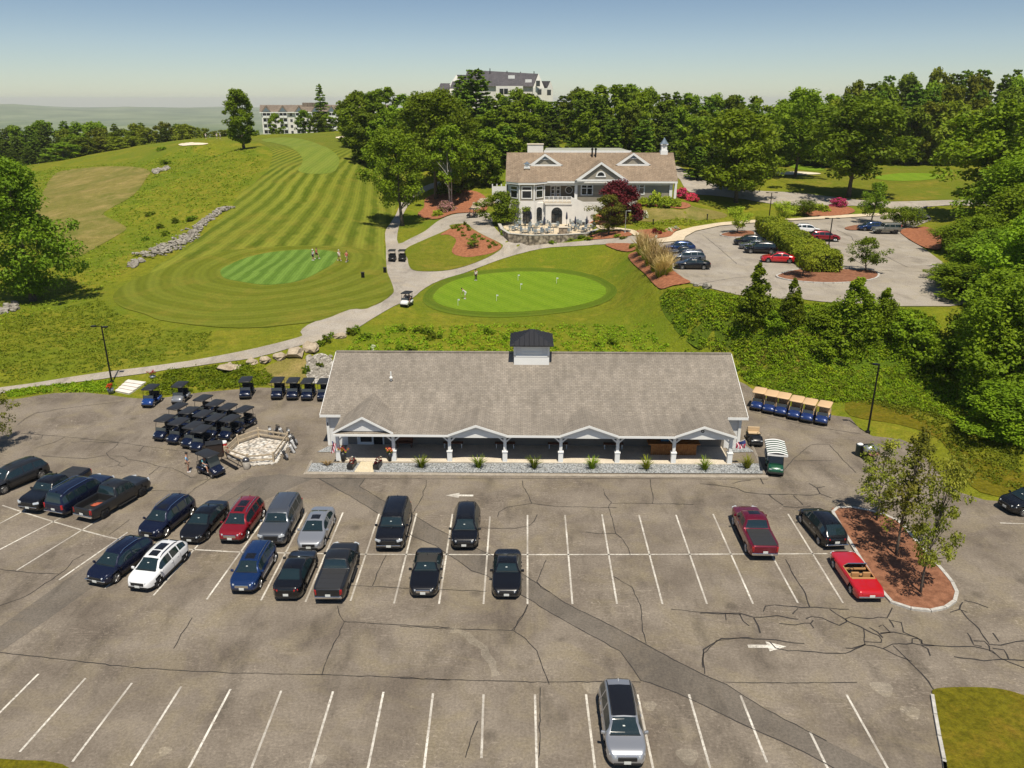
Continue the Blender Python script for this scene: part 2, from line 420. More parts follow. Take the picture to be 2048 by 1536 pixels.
def stripe_mat(name, ca, cb, dry, sharp=.25, dryamt=.35, offs=0.0, ringy=False):
    """mown turf: UV.x counts mower passes; alternate passes lie in opposite directions"""
    m, nt, b = new_mat(name); v = pos(nt)
    uv = N(nt, 'ShaderNodeUVMap').outputs['UV']
    sx = N(nt, 'ShaderNodeSeparateXYZ'); nt.links.new(uv, sx.inputs[0])
    wob = N(nt, 'ShaderNodeMath', operation='MULTIPLY_ADD'); nt.links.new(noise(nt, v, .35, 4), wob.inputs[0]); wob.inputs[1].default_value = .6; nt.links.new(sx.outputs[0], wob.inputs[2])
    sn = N(nt, 'ShaderNodeMath', operation='SINE'); mu = N(nt, 'ShaderNodeMath', operation='MULTIPLY'); nt.links.new(wob.outputs[0], mu.inputs[0]); mu.inputs[1].default_value = 2 * math.pi
    nt.links.new(mu.outputs[0], sn.inputs[0])
    h = N(nt, 'ShaderNodeMath', operation='MULTIPLY_ADD'); nt.links.new(sn.outputs[0], h.inputs[0]); h.inputs[1].default_value = .5; h.inputs[2].default_value = .5
    st = ramp(nt, h.outputs[0], [(.5 - sharp, 0.0), (.5 + sharp, 1.0)])
    patch = ramp(nt, noise(nt, v, .09, 4, .6), [(.30, .35), (.60, 1.0)])
    st = mix(nt, (.5, .5, .5), st, patch)
    c = mix(nt, ca, cb, st)
    # finer lines inside each pass
    m2 = N(nt, 'ShaderNodeMath', operation='MULTIPLY'); nt.links.new(sx.outputs[0], m2.inputs[0]); m2.inputs[1].default_value = 2 * math.pi * (3.0 if ringy else 5.0)
    s2 = N(nt, 'ShaderNodeMath', operation='SINE'); nt.links.new(m2.outputs[0], s2.inputs[0])
    h2 = N(nt, 'ShaderNodeMath', operation='MULTIPLY_ADD'); nt.links.new(s2.outputs[0], h2.inputs[0]); h2.inputs[1].default_value = .07; h2.inputs[2].default_value = 1.0
    c = mix(nt, c, h2.outputs[0], 1.0, 'MULTIPLY')
    c = mix(nt, c, dry, ramp(nt, noise(nt, v, .16, 6, .7, .6), [(.50, 0.0), (.75, dryamt)]))
    c = mix(nt, c, ramp(nt, noise(nt, v, 4.0, 5, .75), [(.28, .74), (.72, 1.28)]), 1.0, 'MULTIPLY')
    nt.links.new(c, b.inputs['Base Color']); setp(b, Roughness=.95); b.inputs['Specular IOR Level'].default_value = .1
    bump(nt, b, noise(nt, v, 4, 4, .7), .3, .06)
    return m
M_FAIR = stripe_mat('striped_fairway_turf', (0.0742, 0.1039, 0.0066), (0.1854, 0.2036, 0.0236), (0.2472, 0.1922, 0.0296), .36, .5)
M_RING = stripe_mat('ring_mown_turf', (.106, .126, .0085), (.148, .168, .018), (.24, .19, .030), .5, .6, ringy=True)
M_LAND = stripe_mat('pale_fairway_turf', (0.1431, 0.1911, 0.0260), (0.1749, 0.2156, 0.0322), (0.2014, 0.2058, 0.0372), .4, .3)
M_GREEN = stripe_mat('striped_green_turf', (.082, .152, .019), (.142, .232, .038), (.11, .20, .05), .3, .1)
M_PUTT = stripe_mat('putting_green_turf', (.128, .212, .011), (.150, .236, .014), (.19, .24, .02), .45, .35)
M_COLLAR = stripe_mat('green_collar_turf', (0.0795, 0.1225, 0.0081), (0.1060, 0.1519, 0.0112), (0.1590, 0.1568, 0.0186), .4, .4)

# ------------------------------------------------------------------ terrain sheet
V = np.column_stack([_X.ravel(), _Y.ravel(), TZ.ravel()])
ii, jj = np.meshgrid(np.arange(NX - 1), np.arange(NY - 1), indexing='ij')
a = (ii * NY + jj).ravel(); b_ = a + NY; c_ = b_ + 1; d_ = a + 1
T = np.concatenate([np.column_stack([a, b_, c_]), np.column_stack([a, c_, d_])])
terrain = link('terrain', np_mesh('terrain', V, T), M_ROUGH, None, True); terrain['kind'] = 'structure'
# far valley and hills
rr = np.concatenate([np.linspace(230, 2400, 26), np.linspace(2600, 15000, 40)]); aa = np.linspace(0, 2 * np.pi, 181)[:-1]
RR, AA = np.meshgrid(rr, aa, indexing='ij'); VX, VY = RR * np.sin(AA), RR * np.cos(AA)
az = np.degrees(np.where(AA > np.pi, AA - 2 * np.pi, AA))
VZ = -30 - 120 * sstep(230, 2300, RR) + 7 * np.sin(VX / 420 + 1.3) * np.cos(VY / 610) * sstep(600, 2500, RR)
hills = 95 * np.exp(-((az + 34) / 4.2) ** 2) + 42 * np.exp(-((az + 22.5) / 3.0) ** 2) + 36 * np.exp(-((az + 17) / 2.2) ** 2) + 25 * np.exp(-((az + 28) / 2.5) ** 2) + 30
hills = hills + 9 * np.sin(az * 2.1) + 5 * np.sin(az * 5.3 + 1)
VZ += hills * sstep(7600, 10500, RR) * (1 - .6 * sstep(11500, 14500, RR)) + 40 * np.exp(-((az + 26) / 6) ** 2) * np.exp(-((RR - 4600) / 900) ** 2)
VZ += (26 * np.abs(np.sin(VX / 900 + .8 * np.sin(VY / 1300))) * np.abs(np.cos(VY / 700 + VX / 2500)) + 16 * np.abs(np.sin(VY / 380 + VX / 900))) * sstep(1500, 3000, RR)
n1, n2 = RR.shape; ii, jj = np.meshgrid(np.arange(n1 - 1), np.arange(n2), indexing='ij'); j2 = (jj + 1) % n2
Q = np.column_stack([(ii * n2 + jj).ravel(), ((ii + 1) * n2 + jj).ravel(), ((ii + 1) * n2 + j2).ravel(), (ii * n2 + j2).ravel()])
M_VALLEY = nmat('far_woodland', (.07, .11, .04), (.12, .17, .06), .006, .95, big=(.20, .24, .11), bigscale=.0022, bstr=0)
valley = link('distant_hills', np_mesh('valley', np.column_stack([VX.ravel(), VY.ravel(), VZ.ravel()]), Q), M_VALLEY, None, True); valley['kind'] = 'structure'

# ------------------------------------------------------------------ parking lot
lot = drape('parking_lot', LOT, M_ASPH, 0, 6.0, flat=0.0)
def flat_poly(name, pxs, m, z, parent=None, sm=0, step=4.0, kind='structure', zz=0.0):
    P = smooth_poly(pxs, sm) if sm else np.array(pxs, float)
    P = np.array([at_z(a, b, zz)[:2] for a, b in P])
    o = drape(name, P, m, 0, step, flat=z, kind=kind)
    if parent is not None: o.parent = parent; del o['kind']
    return o
PATCH1 = [(637,957),(730,957),(719,973),(760,998),(835,1034),(866,1054),(895,1069),(940,1090),(983,1110),(1044,1147),(1085,1175),(1129,1205),(1214,1247.5),(1300,1293),(1348,1320),(1409,1351),(1452,1369),(1531,1418),(1653,1482),(1757,1536),(1830,1580),(1740,1580),(1653,1528),(1562,1482),(1470,1442),(1385,1400),(1318,1372),(1281,1360),(1263,1333),(1239,1302),(1178,1269),(1117,1235),(1068,1205),(1010,1172),(973,1151),(944,1142),(917,1122),(897,1110),(870,1091),(825,1073),(790,1045),(745,1020),(700,992)]
flat_poly('asphalt_patch', PATCH1, M_PATCH, .004, lot, 2)
flat_poly('asphalt_patch', [(-60,1285),(0,1253),(145,1150),(200,1112),(240,1135),(189,1172),(80,1250),(0,1304),(-60,1345)], M_PATCH, .004, lot)
flat_poly('asphalt_patch', [(500,955),(560,948),(630,957),(600,968),(520,1005),(470,1025),(400,1045),(430,1000)], M_PATCH, .004, lot)
def strips(name, lines, w, m, z, parent, jit=0.0, sub=.6, hz=0.0):
    mb = MB(); rng = random.Random(3)
    for ln in lines:
        P = [at_z(a, b, hz)[:2] for a, b in ln]; Q = []
        for i in range(len(P) - 1):
            k = max(1, int(np.linalg.norm(P[i + 1] - P[i]) / sub)) if jit else 1
            for j in range(k):
                q = P[i] + (P[i + 1] - P[i]) * j / k
                if jit and (i or j): q = q + np.array([rng.gauss(0, jit), rng.gauss(0, jit)])
                Q.append(q)
        Q.append(P[-1]); L = []; Rr = []
        for i, q in enumerate(Q):
            t = Q[min(i + 1, len(Q) - 1)] - Q[max(i - 1, 0)]; t = t / (np.linalg.norm(t) + 1e-9); nn = np.array([-t[1], t[0]])
            ww = w * (.5 if not jit else .5 * (.65 + .7 * rng.random()))
            L.append(q + nn * ww); Rr.append(q - nn * ww)
        for i in range(len(Q) - 1):
            mb.quad((*Rr[i], z), (*Rr[i + 1], z), (*L[i + 1], z), (*L[i], z))
    return mb.build(name, m, parent)
STALL = [[(1576,1028),(1686,1206)],[(1426,1028),(1506,1207.6)],[(1510,1050),(1596,1206)],[(1352,1030),(1414,1208)],[(1278,1030),(1325,1208)],[(1204,1029),(1234,1208)],[(1130,1030),(1145,1208)],[(1055,1030),(1055,1208)],[(980,1033),(967,1208)],
 [(905,1028),(878,1208)],[(833,1027),(788,1207)],[(758.6,1027),(701,1202)],[(686,1025),(611,1204)],[(612.5,1025.5),(522,1201)],[(540,1022),(413.5,1199)],[(458,1020),(307,1191)],[(365,1040),(210,1177)],[(255,1065),(118,1160)],[(279.5,989),(33,1141)],[(190,1000),(0,1099),(-60,1128)],[(60,1015),(0,1047),(-40,1066)],[(89,931),(0,967),(-40,984)],
 [(5,1011),(42,1023),(105,1043),(170,1062),(215,1074),(290,1089),(356,1097.5),(471,1104),(568.5,1106),(710,1108.5),(800,1109),(1000,1109.5),(1300,1109),(1655,1107.5)],[(1672,1107.5),(1708,1108)],
 [(77,1348),(0,1425),(-50,1474)],[(171,1356.5),(39.5,1504)],[(264,1366),(145,1523.5)],[(362.5,1373),(261.5,1532)],[(461,1378.5),(378,1536),(360,1572)],[(562.5,1381.6),(503,1536),(490,1570)],[(666,1383),(619.6,1536),(610,1570)],[(767,1384),(736,1536),(728,1575)],[(866,1387),(848,1536),(842,1575)],
 [(967,1389),(963,1516)],[(1070,1389),(1073.6,1536),(1075,1570)],[(1172,1389),(1190,1536),(1194,1570)],[(1275,1389),(1306,1536),(1313,1570)],[(1378,1389),(1420,1536),(1430,1572)],[(1481,1391),(1534,1525)],[(1620,1464),(1655,1536),(1670,1567)],[(1693,1389.5),(1775,1536),(1795,1572)],
 [(2000,1046),(2060,1048)]]
strips('parking_lines', STALL, .115, M_PAINT, .010, lot)
def zz(sc, ox, oy, L): return [[(ox + a / sc, oy + b / sc) for a, b in l] for l in L]
CR = zz(3.16, 1400, 850, [
 [(0,1190),(120,1195),(250,1190),(340,1215),(430,1212),(490,1205),(560,1218),(620,1230)],[(160,1195),(165,1235)],[(250,1195),(270,1240),(310,1270)],[(340,1220),(370,1270),(380,1315)],
 [(400,1180),(410,1145),(470,1140),(560,1145),(640,1155),(740,1152),(830,1160),(940,1165)],[(585,1195),(620,1160)],[(540,850),(560,890),(600,960),(640,1020),(670,1070),(680,1110),(692,1150)],
 [(500,1255),(600,1265),(660,1252),(700,1255),(720,1285)],[(700,1255),(715,1235)],[(670,1225),(700,1212),(770,1218),(830,1250),(880,1268),(930,1245),(920,1225),(960,1215),(1060,1225),(1130,1215),(1180,1222),(1200,1190),(1215,1155)],
 [(820,1165),(860,1195),(930,1240),(1010,1275),(1080,1310),(1130,1330),(1150,1360),(1145,1375),(1040,1370)],[(1035,1290),(1040,1330),(1045,1390),(1100,1400),(1160,1415),(1220,1385),(1300,1385),(1340,1380),(1430,1395),(1520,1398),(1620,1402),(1720,1400),(1790,1415),(1850,1430),(1900,1475),(1960,1500),(2048,1535)],
 [(1070,1280),(1120,1310),(1155,1345)],[(1130,1275),(1160,1265),(1200,1310),(1140,1320)],[(1195,1230),(1225,1280)],[(1205,1235),(1270,1250),(1285,1310),(1330,1330),(1400,1360),(1400,1385)],[(1140,1315),(1220,1310),(1300,1325),(1370,1345),(1410,1385),(1480,1395)],
 [(1340,1380),(1340,1350),(1380,1350)],[(1400,1395),(1440,1415),(1455,1460)],[(1220,1395),(1280,1450),(1340,1510),(1440,1620),(1500,1700)],[(1160,1415),(1250,1460),(1340,1495)],[(920,1410),(960,1412),(1045,1388)],
 [(440,1370),(480,1410),(560,1425),(680,1432),(780,1440),(915,1447),(980,1415),(1045,1388)],[(20,1536),(22,1420),(60,1390),(140,1352),(250,1345),(400,1352),(480,1360),(540,1372),(660,1382)],
 [(1690,1315),(1730,1390),(1780,1400)],[(1730,1365),(1800,1370),(1830,1400),(1835,1430),(1870,1450)],[(1850,1315),(1890,1370)],[(2048,1365),(1960,1375),(1900,1390),(1830,1390),(1760,1290),(1700,1230),(1650,1170)],
 [(1605,1465),(1650,1475),(1740,1480),(1800,1490),(1900,1480),(2048,1490)],[(1850,1412),(1920,1420),(1950,1480)],[(1640,1165),(1690,1185)],[(1670,1110),(1740,1125),(1820,1155)],[(1580,1185),(1640,1165),(1660,1120)],
 [(0,372),(100,380),(200,395),(230,400),(280,425),(370,435),(440,440),(560,438),(700,445),(760,435),(740,400),(690,370)],[(760,435),(835,463)],[(740,398),(790,390)],[(435,440),(480,480),(525,508)],[(590,445),(620,475),(650,505)],[(205,370),(260,355),(320,350)],[(380,335),(400,375)],[(525,515),(600,522),(700,515)]])
CRW = CR; CR = zz(2.761, 880, 880, [[(455,225),(460,260),(490,310),(508,350)],[(508,350),(440,360),(370,370),(325,400),(318,425)],[(508,350),(610,365),(700,370),(800,370),(930,374),(975,374)],[(900,270),(910,300),(945,345),(930,374),(940,400),(955,450),(970,515)],[(945,350),(1060,350),(1170,352),(1400,356)],[(1160,215),(1165,260),(1175,300),(1173,352)],[(805,508),(870,518),(970,517)],[(970,517),(1010,550),(1040,600),(1050,635)],[(895,518),(900,505),(910,515)],[(220,485),(320,490),(420,488),(490,475),(520,450),(537,412)]])
CR += zz(5.12, 700, 960, [[(780,0),(780,60),(745,120),(750,160),(700,240),(640,345)],[(370,770),(300,920),(230,1085)],[(0,1085),(230,1090),(560,1110),(900,1120),(1400,1140)],[(1820,1280),(1800,1350),(1720,1450),(1680,1536)],[(2010,820),(1960,930),(1915,1040),(1960,1110),(2048,1150)]])
CR += zz(4.096, 0, 860, [[(170,28),(340,40),(600,62),(960,100),(1200,135),(1400,165),(1540,182)],[(350,45),(340,70),(290,80)],[(530,60),(450,100),(290,145)],[(580,100),(720,95),(860,103),(970,105)],[(970,108),(930,150),(870,190),(905,230),(985,270),(970,290),(890,305)],[(970,290),(1000,300),(1040,285)],[(340,210),(500,225),(700,235),(860,210)],[(900,215),(1000,215),(1050,240),(1200,265),(1300,300),(1420,315),(1500,355),(1560,390),(1620,385)],[(1310,300),(1220,370)],[(1700,405),(1690,360),(1620,345)],[(1620,420),(1700,405)],[(1900,285),(1740,390),(1600,480),(1500,560)],[(2048,470),(1850,590),(1790,625)],[(1060,735),(960,810),(890,860)],[(0,1140),(100,1155),(300,1175),(480,1180)],[(690,1020),(600,1070),(530,1150),(370,1260),(200,1370),(0,1440)],[(1180,130),(1140,180)],[(1060,495),(1300,500),(1490,500)]])
CR += zz(2.2756, 0, 1150, [[(-100,340),(0,352),(200,375),(420,400),(650,425),(900,440),(1200,450),(1460,455),(1800,465),(2048,478)],[(875,195),(840,250),(790,335)],[(1535,140),(1550,190),(1565,215),(1545,270),(1500,350),(1465,455)],[(1565,213),(1700,222),(1900,232),(2048,240)]])
CR += zz(1.641, 800, 1150, [[(0,340),(200,345),(480,352),(660,350),(790,352)],[(0,168),(180,178),(370,182)],[(418,100),(400,140),(370,180),(410,210),(450,250),(470,310),(490,360)],[(700,5),(760,40),(790,100),(795,170),(808,225)],[(1000,325),(995,260),(1040,215),(1150,205)],[(1060,352),(1200,355),(1500,353)],[(890,113),(1000,123),(1120,130)],[(460,370),(460,480),(455,600)],[(255,480),(225,560),(215,600)]])
CR += zz(3.172, 0, 740, [[(110,350),(160,310),(220,275),(400,245),(600,220),(790,200)]])
CR += zz(3.413, 1448, 550, [[(405,1340),(480,1250),(590,1160),(640,1155),(720,1160),(800,1250),(900,1350)],[(480,1268),(740,1268)],[(180,930),(400,990),(640,1040),(930,1085)]])
CR += [[(607,957),(700,957),(900,958),(1200,957),(1535,959)]]
strips('crack_seals', CRW, .075, M_CRACK, .014, lot, jit=.022, sub=.35); strips('crack_seals', CR, .048, M_CRACK, .014, lot, jit=.022, sub=.35)
strips('patch_seams', [PATCH1[1:19], [PATCH1[0]] + PATCH1[:20:-1]], .05, M_CRACK, .014, lot, jit=.02, sub=.5)
M_SCAR = asphalt_mat('worn_pale_asphalt', (.185, .158, .125), (.285, .245, .195), (.30, .25, .17), .9)
strips('worn_patches', [[(902,1260),(935,1270),(962,1296),(980,1325),(992,1352)]], .42, M_SCAR, .0025, lot, jit=.10, sub=.5)
for a_, b_, r_ in ((1765,1377,.55),(1822,1424,.45),(1183,1374,.45),(1299,1411,.35),(640,1518,.3),(1375,1512,.5),(330,1502,.28)):
    q = at_z(a_, b_)[:2]; o = drape('worn_patch', np.array([q + r_ * (1 + .15 * math.sin(3 * t)) * np.array([math.cos(t), math.sin(t)]) for t in np.linspace(0, 6.28, 19)[:-1]]), M_SCAR, 0, .4, flat=.003); o.parent = lot; del o['kind']
def arrow(c, dx):
    x, y = at_z(*c)[:2]; mb = MB(); z = .011
    mb.quad((x - dx * 1.15, y - .13, z), (x - dx * .05, y - .13, z), (x - dx * .05, y + .13, z), (x - dx * 1.15, y + .13, z))
    mb.poly([(x - dx * .05, y - .42, z), (x + dx * 1.0, y, z), (x - dx * .05, y + .42, z)])
    mb.build('direction_arrow', M_PAINT, lot, fix=True)
arrow((1537,1293), 1); arrow((917,991), -1)

# kerbed islands in the lot
def kerb_ring(pts, z0, z1, w, name, m, parent=None, closed=True):
    mb = MB(); P = [np.array(p) for p in pts]; n = len(P); L = []; A = []
    for i in range(n):
        t = P[(i + 1) % n if closed else min(i + 1, n - 1)] - P[(i - 1) % n if closed else max(i - 1, 0)]
        t = t / (np.linalg.norm(t) + 1e-9); nn = np.array([-t[1], t[0]])
        L.append(P[i] - nn * w * .5); A.append(P[i] + nn * w * .5)
    for i in range(n if closed else n - 1):
        j = (i + 1) % n
        g = .96 if np.linalg.norm(P[j] - P[i]) > .25 else 1.0   # mortar joint
        a0, a1, b0, b1 = L[i], L[i] + (L[j] - L[i]) * g, A[i], A[i] + (A[j] - A[i]) * g
        k = len(mb.v)
        mb.v += [(*a0, z0), (*a1, z0), (*b1, z0), (*b0, z0), (*a0, z1), (*a1, z1), (*b1, z1), (*b0, z1)]
        mb.f += [tuple(k + q for q in f) for f in ((4, 5, 6, 7), (0, 1, 5, 4), (1, 2, 6, 5), (2, 3, 7, 6), (3, 0, 4, 7))]
    o = mb.build(name, m, parent, fix=True)
    if parent is None: o['kind'] = 'structure'
    return o
def resample(P, step):
    out = []; n = len(P); carry = 0.0
    for i in range(n):
        a, b = P[i], P[(i + 1) % n]; L = np.linalg.norm(b - a); s_ = carry
        while s_ < L: out.append(a + (b - a) * s_ / L); s_ += step
        carry = s_ - L
    return np.array(out)
ISL = np.array([at_z(a, b)[:2] for a, b in smooth_poly([(1666,1027),(1716,1112),(1748,1160),(1770,1193),(1783,1206),(1805,1214),(1833,1221),(1865,1223),(1890,1217),(1909,1204),(1914,1190),(1906,1170),(1894,1154),(1875,1132),(1837,1090),(1818,1068),(1799,1046),(1773,1033),(1745,1025),(1716,1018),(1690,1016),(1672,1018)], 4)])
drape('mulch_island', ISL, M_MULCH, 0, .8, flat=.10)
kerb_ring(resample(ISL, 1.1), -.05, .135, .22, 'island_kerb', M_KERB)
COR = np.array([at_z(a, b)[:2] for a, b in smooth_poly([(1864,1390),(1868,1381),(1891,1377.5),(1934,1376.6),(1981,1378),(2018,1384),(2060,1397),(2200,1440),(2300,1560),(2200,1700),(1915,1700),(1900,1600),(1891,1536),(1883,1490),(1873,1440)], 3)])
drape('grass_corner', COR, M_CORNER, 0, .6, flat=.09)
strips_k = [at_z(a, b)[:2] for a, b in [(1864,1392),(1870,1430),(1879,1480),(1888,1524),(1899,1600)]]
kerb_ring(resample(np.array(strips_k + strips_k[::-1]), 1.5)[: 7], -.05, .13, .16, 'corner_kerb', M_KERB, closed=False)
BL = np.array([at_z(a, b)[:2] for a, b in [(-120,1510),(0,1519),(40,1522),(90,1523),(125,1530),(160,1550),(170,1640),(-120,1640)]])
drape('grass_verge', BL, M_CORNER, 0, .6, flat=.06)

# ------------------------------------------------------------------ golf course surfaces
FAIR_PX = [(540,328),(536,341),(520,355),(506,369),(478,389),(465,413),(440,440),(400,475),(350,512),(300,545),(330,600),(480,655),(640,640),(740,612),(780,588),(770,520),(768,466),(782,440),(800,400),(815,370),(790,330),(765,300),(750,285),(742,272),(700,268),(640,266.5),(600,269),(560,273),(520,276),(500,279),(530,290),(545,308)]
def fan(xa, ya, xb, yb, xc, yc, xd, yd, n):
    A0, A1, B0, B1 = hit(xa, ya)[:2], hit(xb, yb)[:2], hit(xc, yc)[:2], hit(xd, yd)[:2]
    def sd(P0, P1, X, Y):
        t = (P1 - P0) / np.linalg.norm(P1 - P0); return (X - P0[0]) * t[1] - (Y - P0[1]) * t[0]
    def f(X, Y):
        a = sd(A0, A1, X, Y); b = -sd(B0, B1, X, Y); return n * a / np.where(np.abs(a + b) < .1, .1, a + b)
    return f
def bent(f0):
    def f(X, Y):
        u = f0(X, Y); g = np.clip((Y - 185) / 60, 0, 1.4); return u + .45 * g * g
    return f
fw = wpoly(FAIR_PX); drape('fairway', fw, M_FAIR, .05, 1.6, uvf=bent(fan(420,478, 575,352, 745,478, 752,360, 7.5)))
GREEN_PX = [(441,543),(454,533),(495,516),(547,505),(615,500),(666,504),(677,512),(666,529),(642,543),(615,557),(581,567),(530,571),(478,564),(448,557)]
gp = wpoly(GREEN_PX)
SUR_PX = [(226,598),(236,580),(262,563),(320,540),(390,518),(450,503),(520,496),(600,492),(690,494),(740,503),(768,520),(775,546),(782,563),(787,582),(778,594),(735,618),(700,620),(640,642),(560,652),(480,657),(400,652),(321,641),(290,629),(246,616)]
drape('green_surround', wpoly(SUR_PX), M_RING, .09, 1.4, uvf=lambda X, Y: poly_sd(gp, X, Y) / 3.4)
drape('golf_green', gp, M_GREEN, .13, 1.2, uvf=fan(455,570, 540,505, 620,570, 668,505, 5.2))
drape('fairway_landing', wpoly([(552,287),(587,299),(605,317),(602,331),(597,343),(622,348.5),(664,346),(677,331.5),(678,317),(664,302),(640,290),(605,279),(570,275.5),(526,278.5),(529,284)]), M_LAND, .10, 1.6, uvf=lambda X, Y: X / 4.0)
PG_PX = [(866,597),(880,577),(915,560),(970,549),(1040,544),(1110,546),(1170,556),(1205,572),(1213,585),(1195,600),(1150,613),(1080,622),(1000,626),(930,622),(885,612)]
pg = wpoly(PG_PX)
col_px = [(CX2 + (a - CX2) * 1.12, CY2 + (b - CY2) * 1.22) for CX2, CY2 in [(1040, 583)] for a, b in PG_PX]
drape('green_collar', wpoly(col_px), M_COLLAR, .05, 1.2, uvf=lambda X, Y: poly_sd(pg, X, Y) / 2.2)
drape('putting_green', pg, M_PUTT, .09, 1.0, uvf=lambda X, Y: (X * .8 + Y * .6) / 3.0)
drape('dry_meadow', wpoly([(121,343),(184,335),(246,333),(287,337),(301,345),(291,359),(277,380),(256,398),(225,415),(206,429),(235,444),(253,457),(236,470),(205,488),(147,516),(102,500),(60,470),(80,400),(100,360)]), M_DRY, .06, 1.6)
drape('mown_lawn', wpoly([(1540,347),(1580,310),(1600,302),(1625,325),(1700,336),(1800,331),(1870,335),(1960,345),(1985,395),(1860,400),(1780,402.5),(1712,398.5),(1640,387),(1600,376),(1560,362)]), M_MOWN, .05, 2.0, uvf=None)
drape('far_green', wpoly([(1745,355),(1800,347),(1860,348),(1890,354),(1840,362),(1780,362)]), M_PUTT, .12, 1.6, uvf=lambda X, Y: X / 4)
drape('far_green', wpoly([(1583,320),(1620,322),(1650,334),(1640,342),(1600,340),(1578,332)]), M_PUTT, .12, 1.6, uvf=lambda X, Y: X / 4)
for k, P in enumerate(([(1548,346),(1590,344),(1632,346.5),(1640,349),(1600,350),(1558,350)], [(672,275),(700,272.3),(728,272.6),(734,275),(715,277.5),(680,278)], [(357,289.5),(375,286.5),(416,287.5),(405,290.5),(385,291),(365,292.5)])):
    drape('sand_bunker', wpoly(P), M_SAND, .16, 1.2)
drape('rough_lawn', wpoly([(1290,418),(1330,417),(1365,421),(1380,414),(1420,420),(1452,428),(1448,436),(1400,441),(1340,446),(1290,443),(1262,440),(1270,425)]), M_DRY, .06, 1.2)

# ------------------------------------------------------------------ paths and drives
PATH_PX = [(-60,786),(0,776),(68,767),(137,755.5),(219,743.5),(290,735),(376,723),(444,711),(513,697),(581,680),(605,672),(601,665),(615,651),(670,627),(700,619),(735,616),(763,605.6),(783.8,590),(787.7,580.6),(782,563),(775,546),(772,518),(772,494.7),(770,466.6),(777,452),(792.6,428),(807,396),(825,384),(857,369.6),(880,363),(896,362),(896,369),(878,373),(845,386),(822,405),(806,430),(795,466.6),(797,488),(818,479),(849,463.4),(866,450),(880.5,440),(904,430),(927,427),(957,426),(978,427),(985,440),(985,448),(996,463),(1021,479),(1072,486.5),(1121,486),(1170,482),(1218,477),(1262,472),(1300,477),(1312,486),(1300,489),(1277,487.5),(1218,488.5),(1160,492),(1104,495),(1060,502.5),(1005.6,518),(959,535),(927.5,547),(896,556),(865,568),(840,584),(824,598),(790,612),(745,638),(700,665),(649,680),(581,697),(513,716),(427,728),(307.6,745),(137,767),(44,778),(-60,802)]
drape('cart_path', wpoly(PATH_PX, 2), M_PATH, .07, 1.0)
ISLP = [(810,500),(849,480.6),(880.6,467),(901,457),(899,452),(918,448.5),(935,449),(943,457),(966.6,471),(990,482),(1004,490),(1005.6,494),(998,502.5),(974,516.6),(935,532),(896,541.6),(857,544),(827.5,541.6),(818,532),(815,518)]
drape('grass_island', wpoly(ISLP), M_MOWN, .13, .8)
MULCHES = [[(880.6,471),(896,471),(909,477.5),(912,485),(905.6,498),(904,505.6),(912,512),(935,516),(966.6,512),(990,505.6),(1003,494.7),(990,483.5),(966.6,472.5),(941.6,459),(930,451),(906,453),(902,458)],
 [(835,431),(848,416),(850,400),(870,388),(895,378),(930,380),(960,387),(975,402),(970,424),(930,426.5),(904,429),(880,438),(858,439)],
 [(1270,464),(1292,460.6),(1328,459),(1362.6,458),(1350,464),(1340.6,474),(1316,477.7),(1287,477.7),(1279.6,471.5)],[(1167,480.5),(1194,469),(1231,463),(1257,465.5),(1264,471),(1250,475),(1206,479.5)],
 [(1282,409),(1325,407),(1365,405.6),(1382,413),(1365,419),(1328,415),(1292,413)],[(1150,446),(1182,432),(1240,436),(1262,444),(1230,450),(1190,450)],[(1210,490),(1240,488),(1262,489.5),(1272,497),(1269,502),(1254,505),(1230,500)],
 [(1256,514),(1268,506),(1290,505),(1332,526),(1341,539),(1354,549),(1366,558),(1381,567),(1346.5,573),(1322,580),(1305.5,568),(1288,548),(1266,529)],[(1600,420),(1640,414),(1690,414),(1710,424),(1680,432),(1620,433)],[(1800,462),(1850,455),(1880,470),(1880,500),(1850,497),(1818,480)]]
M_MULCH2 = nmat('fresh_red_mulch', (.22, .080, .038), (.37, .150, .075), 2.2, .95, fine=10, bstr=.6, bdist=.05)
for P in MULCHES: drape('mulch_bed', wpoly(P), M_MULCH2, .18, .7)
upper = drape('upper_parking_lot', ULOT, M_ASPH2, 0, 5.0, flat=UZ)
strips('parking_lines', [[(1820,530),(1880,529)],[(1808,513),(1862,512)],[(1795,503),(1845,500)],[(1640,470),(1700,480)]], .12, M_PAINT, UZ + .01, upper, hz=UZ)
strips('crack_seals', zz(2.926, 1200, 350, [[(1380,320),(1470,360),(1500,410)],[(1600,440),(1700,490),(1800,540)],[(1650,560),(1900,565)],[(560,640),(800,600),(1000,590)],[(600,350),(700,430),(800,520)]]), .07, M_CRACK, UZ + .012, upper, .03, .6, hz=UZ)
drape('entrance_road', wpoly([(1345,330),(1368,338),(1390,347),(1420,364),(1450,374),(1500,381),(1559,384),(1610,387.6),(1712,400),(1781,404),(1883,401),(2000,400),(2000,412),(1880,412),(1845,418),(1858,432),(1862,441),(1838,440),(1832,424),(1777,417),(1706,412),(1654,413.5),(1542,408),(1490,399),(1420,391),(1392,389),(1372,380),(1360,360),(1345,345)], 2), M_PATH, .08, 1.5)
SIDE_IN = [(1312,487),(1367,482),(1371,474),(1391,463),(1439,452.5),(1501,447),(1576,442),(1678,437),(1764,432),(1800,430)]
SIDE_OUT = [(1800,425),(1764,427),(1678,431),(1593,437.5),(1507,441),(1439,446),(1385,455),(1352,464),(1338,474),(1316,478.5),(1300,477.5)]
drape('sidewalk', np.array([at_z(a, b, UZ)[:2] for a, b in SIDE_IN + SIDE_OUT]), M_TAN, 0, 1.2, flat=UZ + .13)
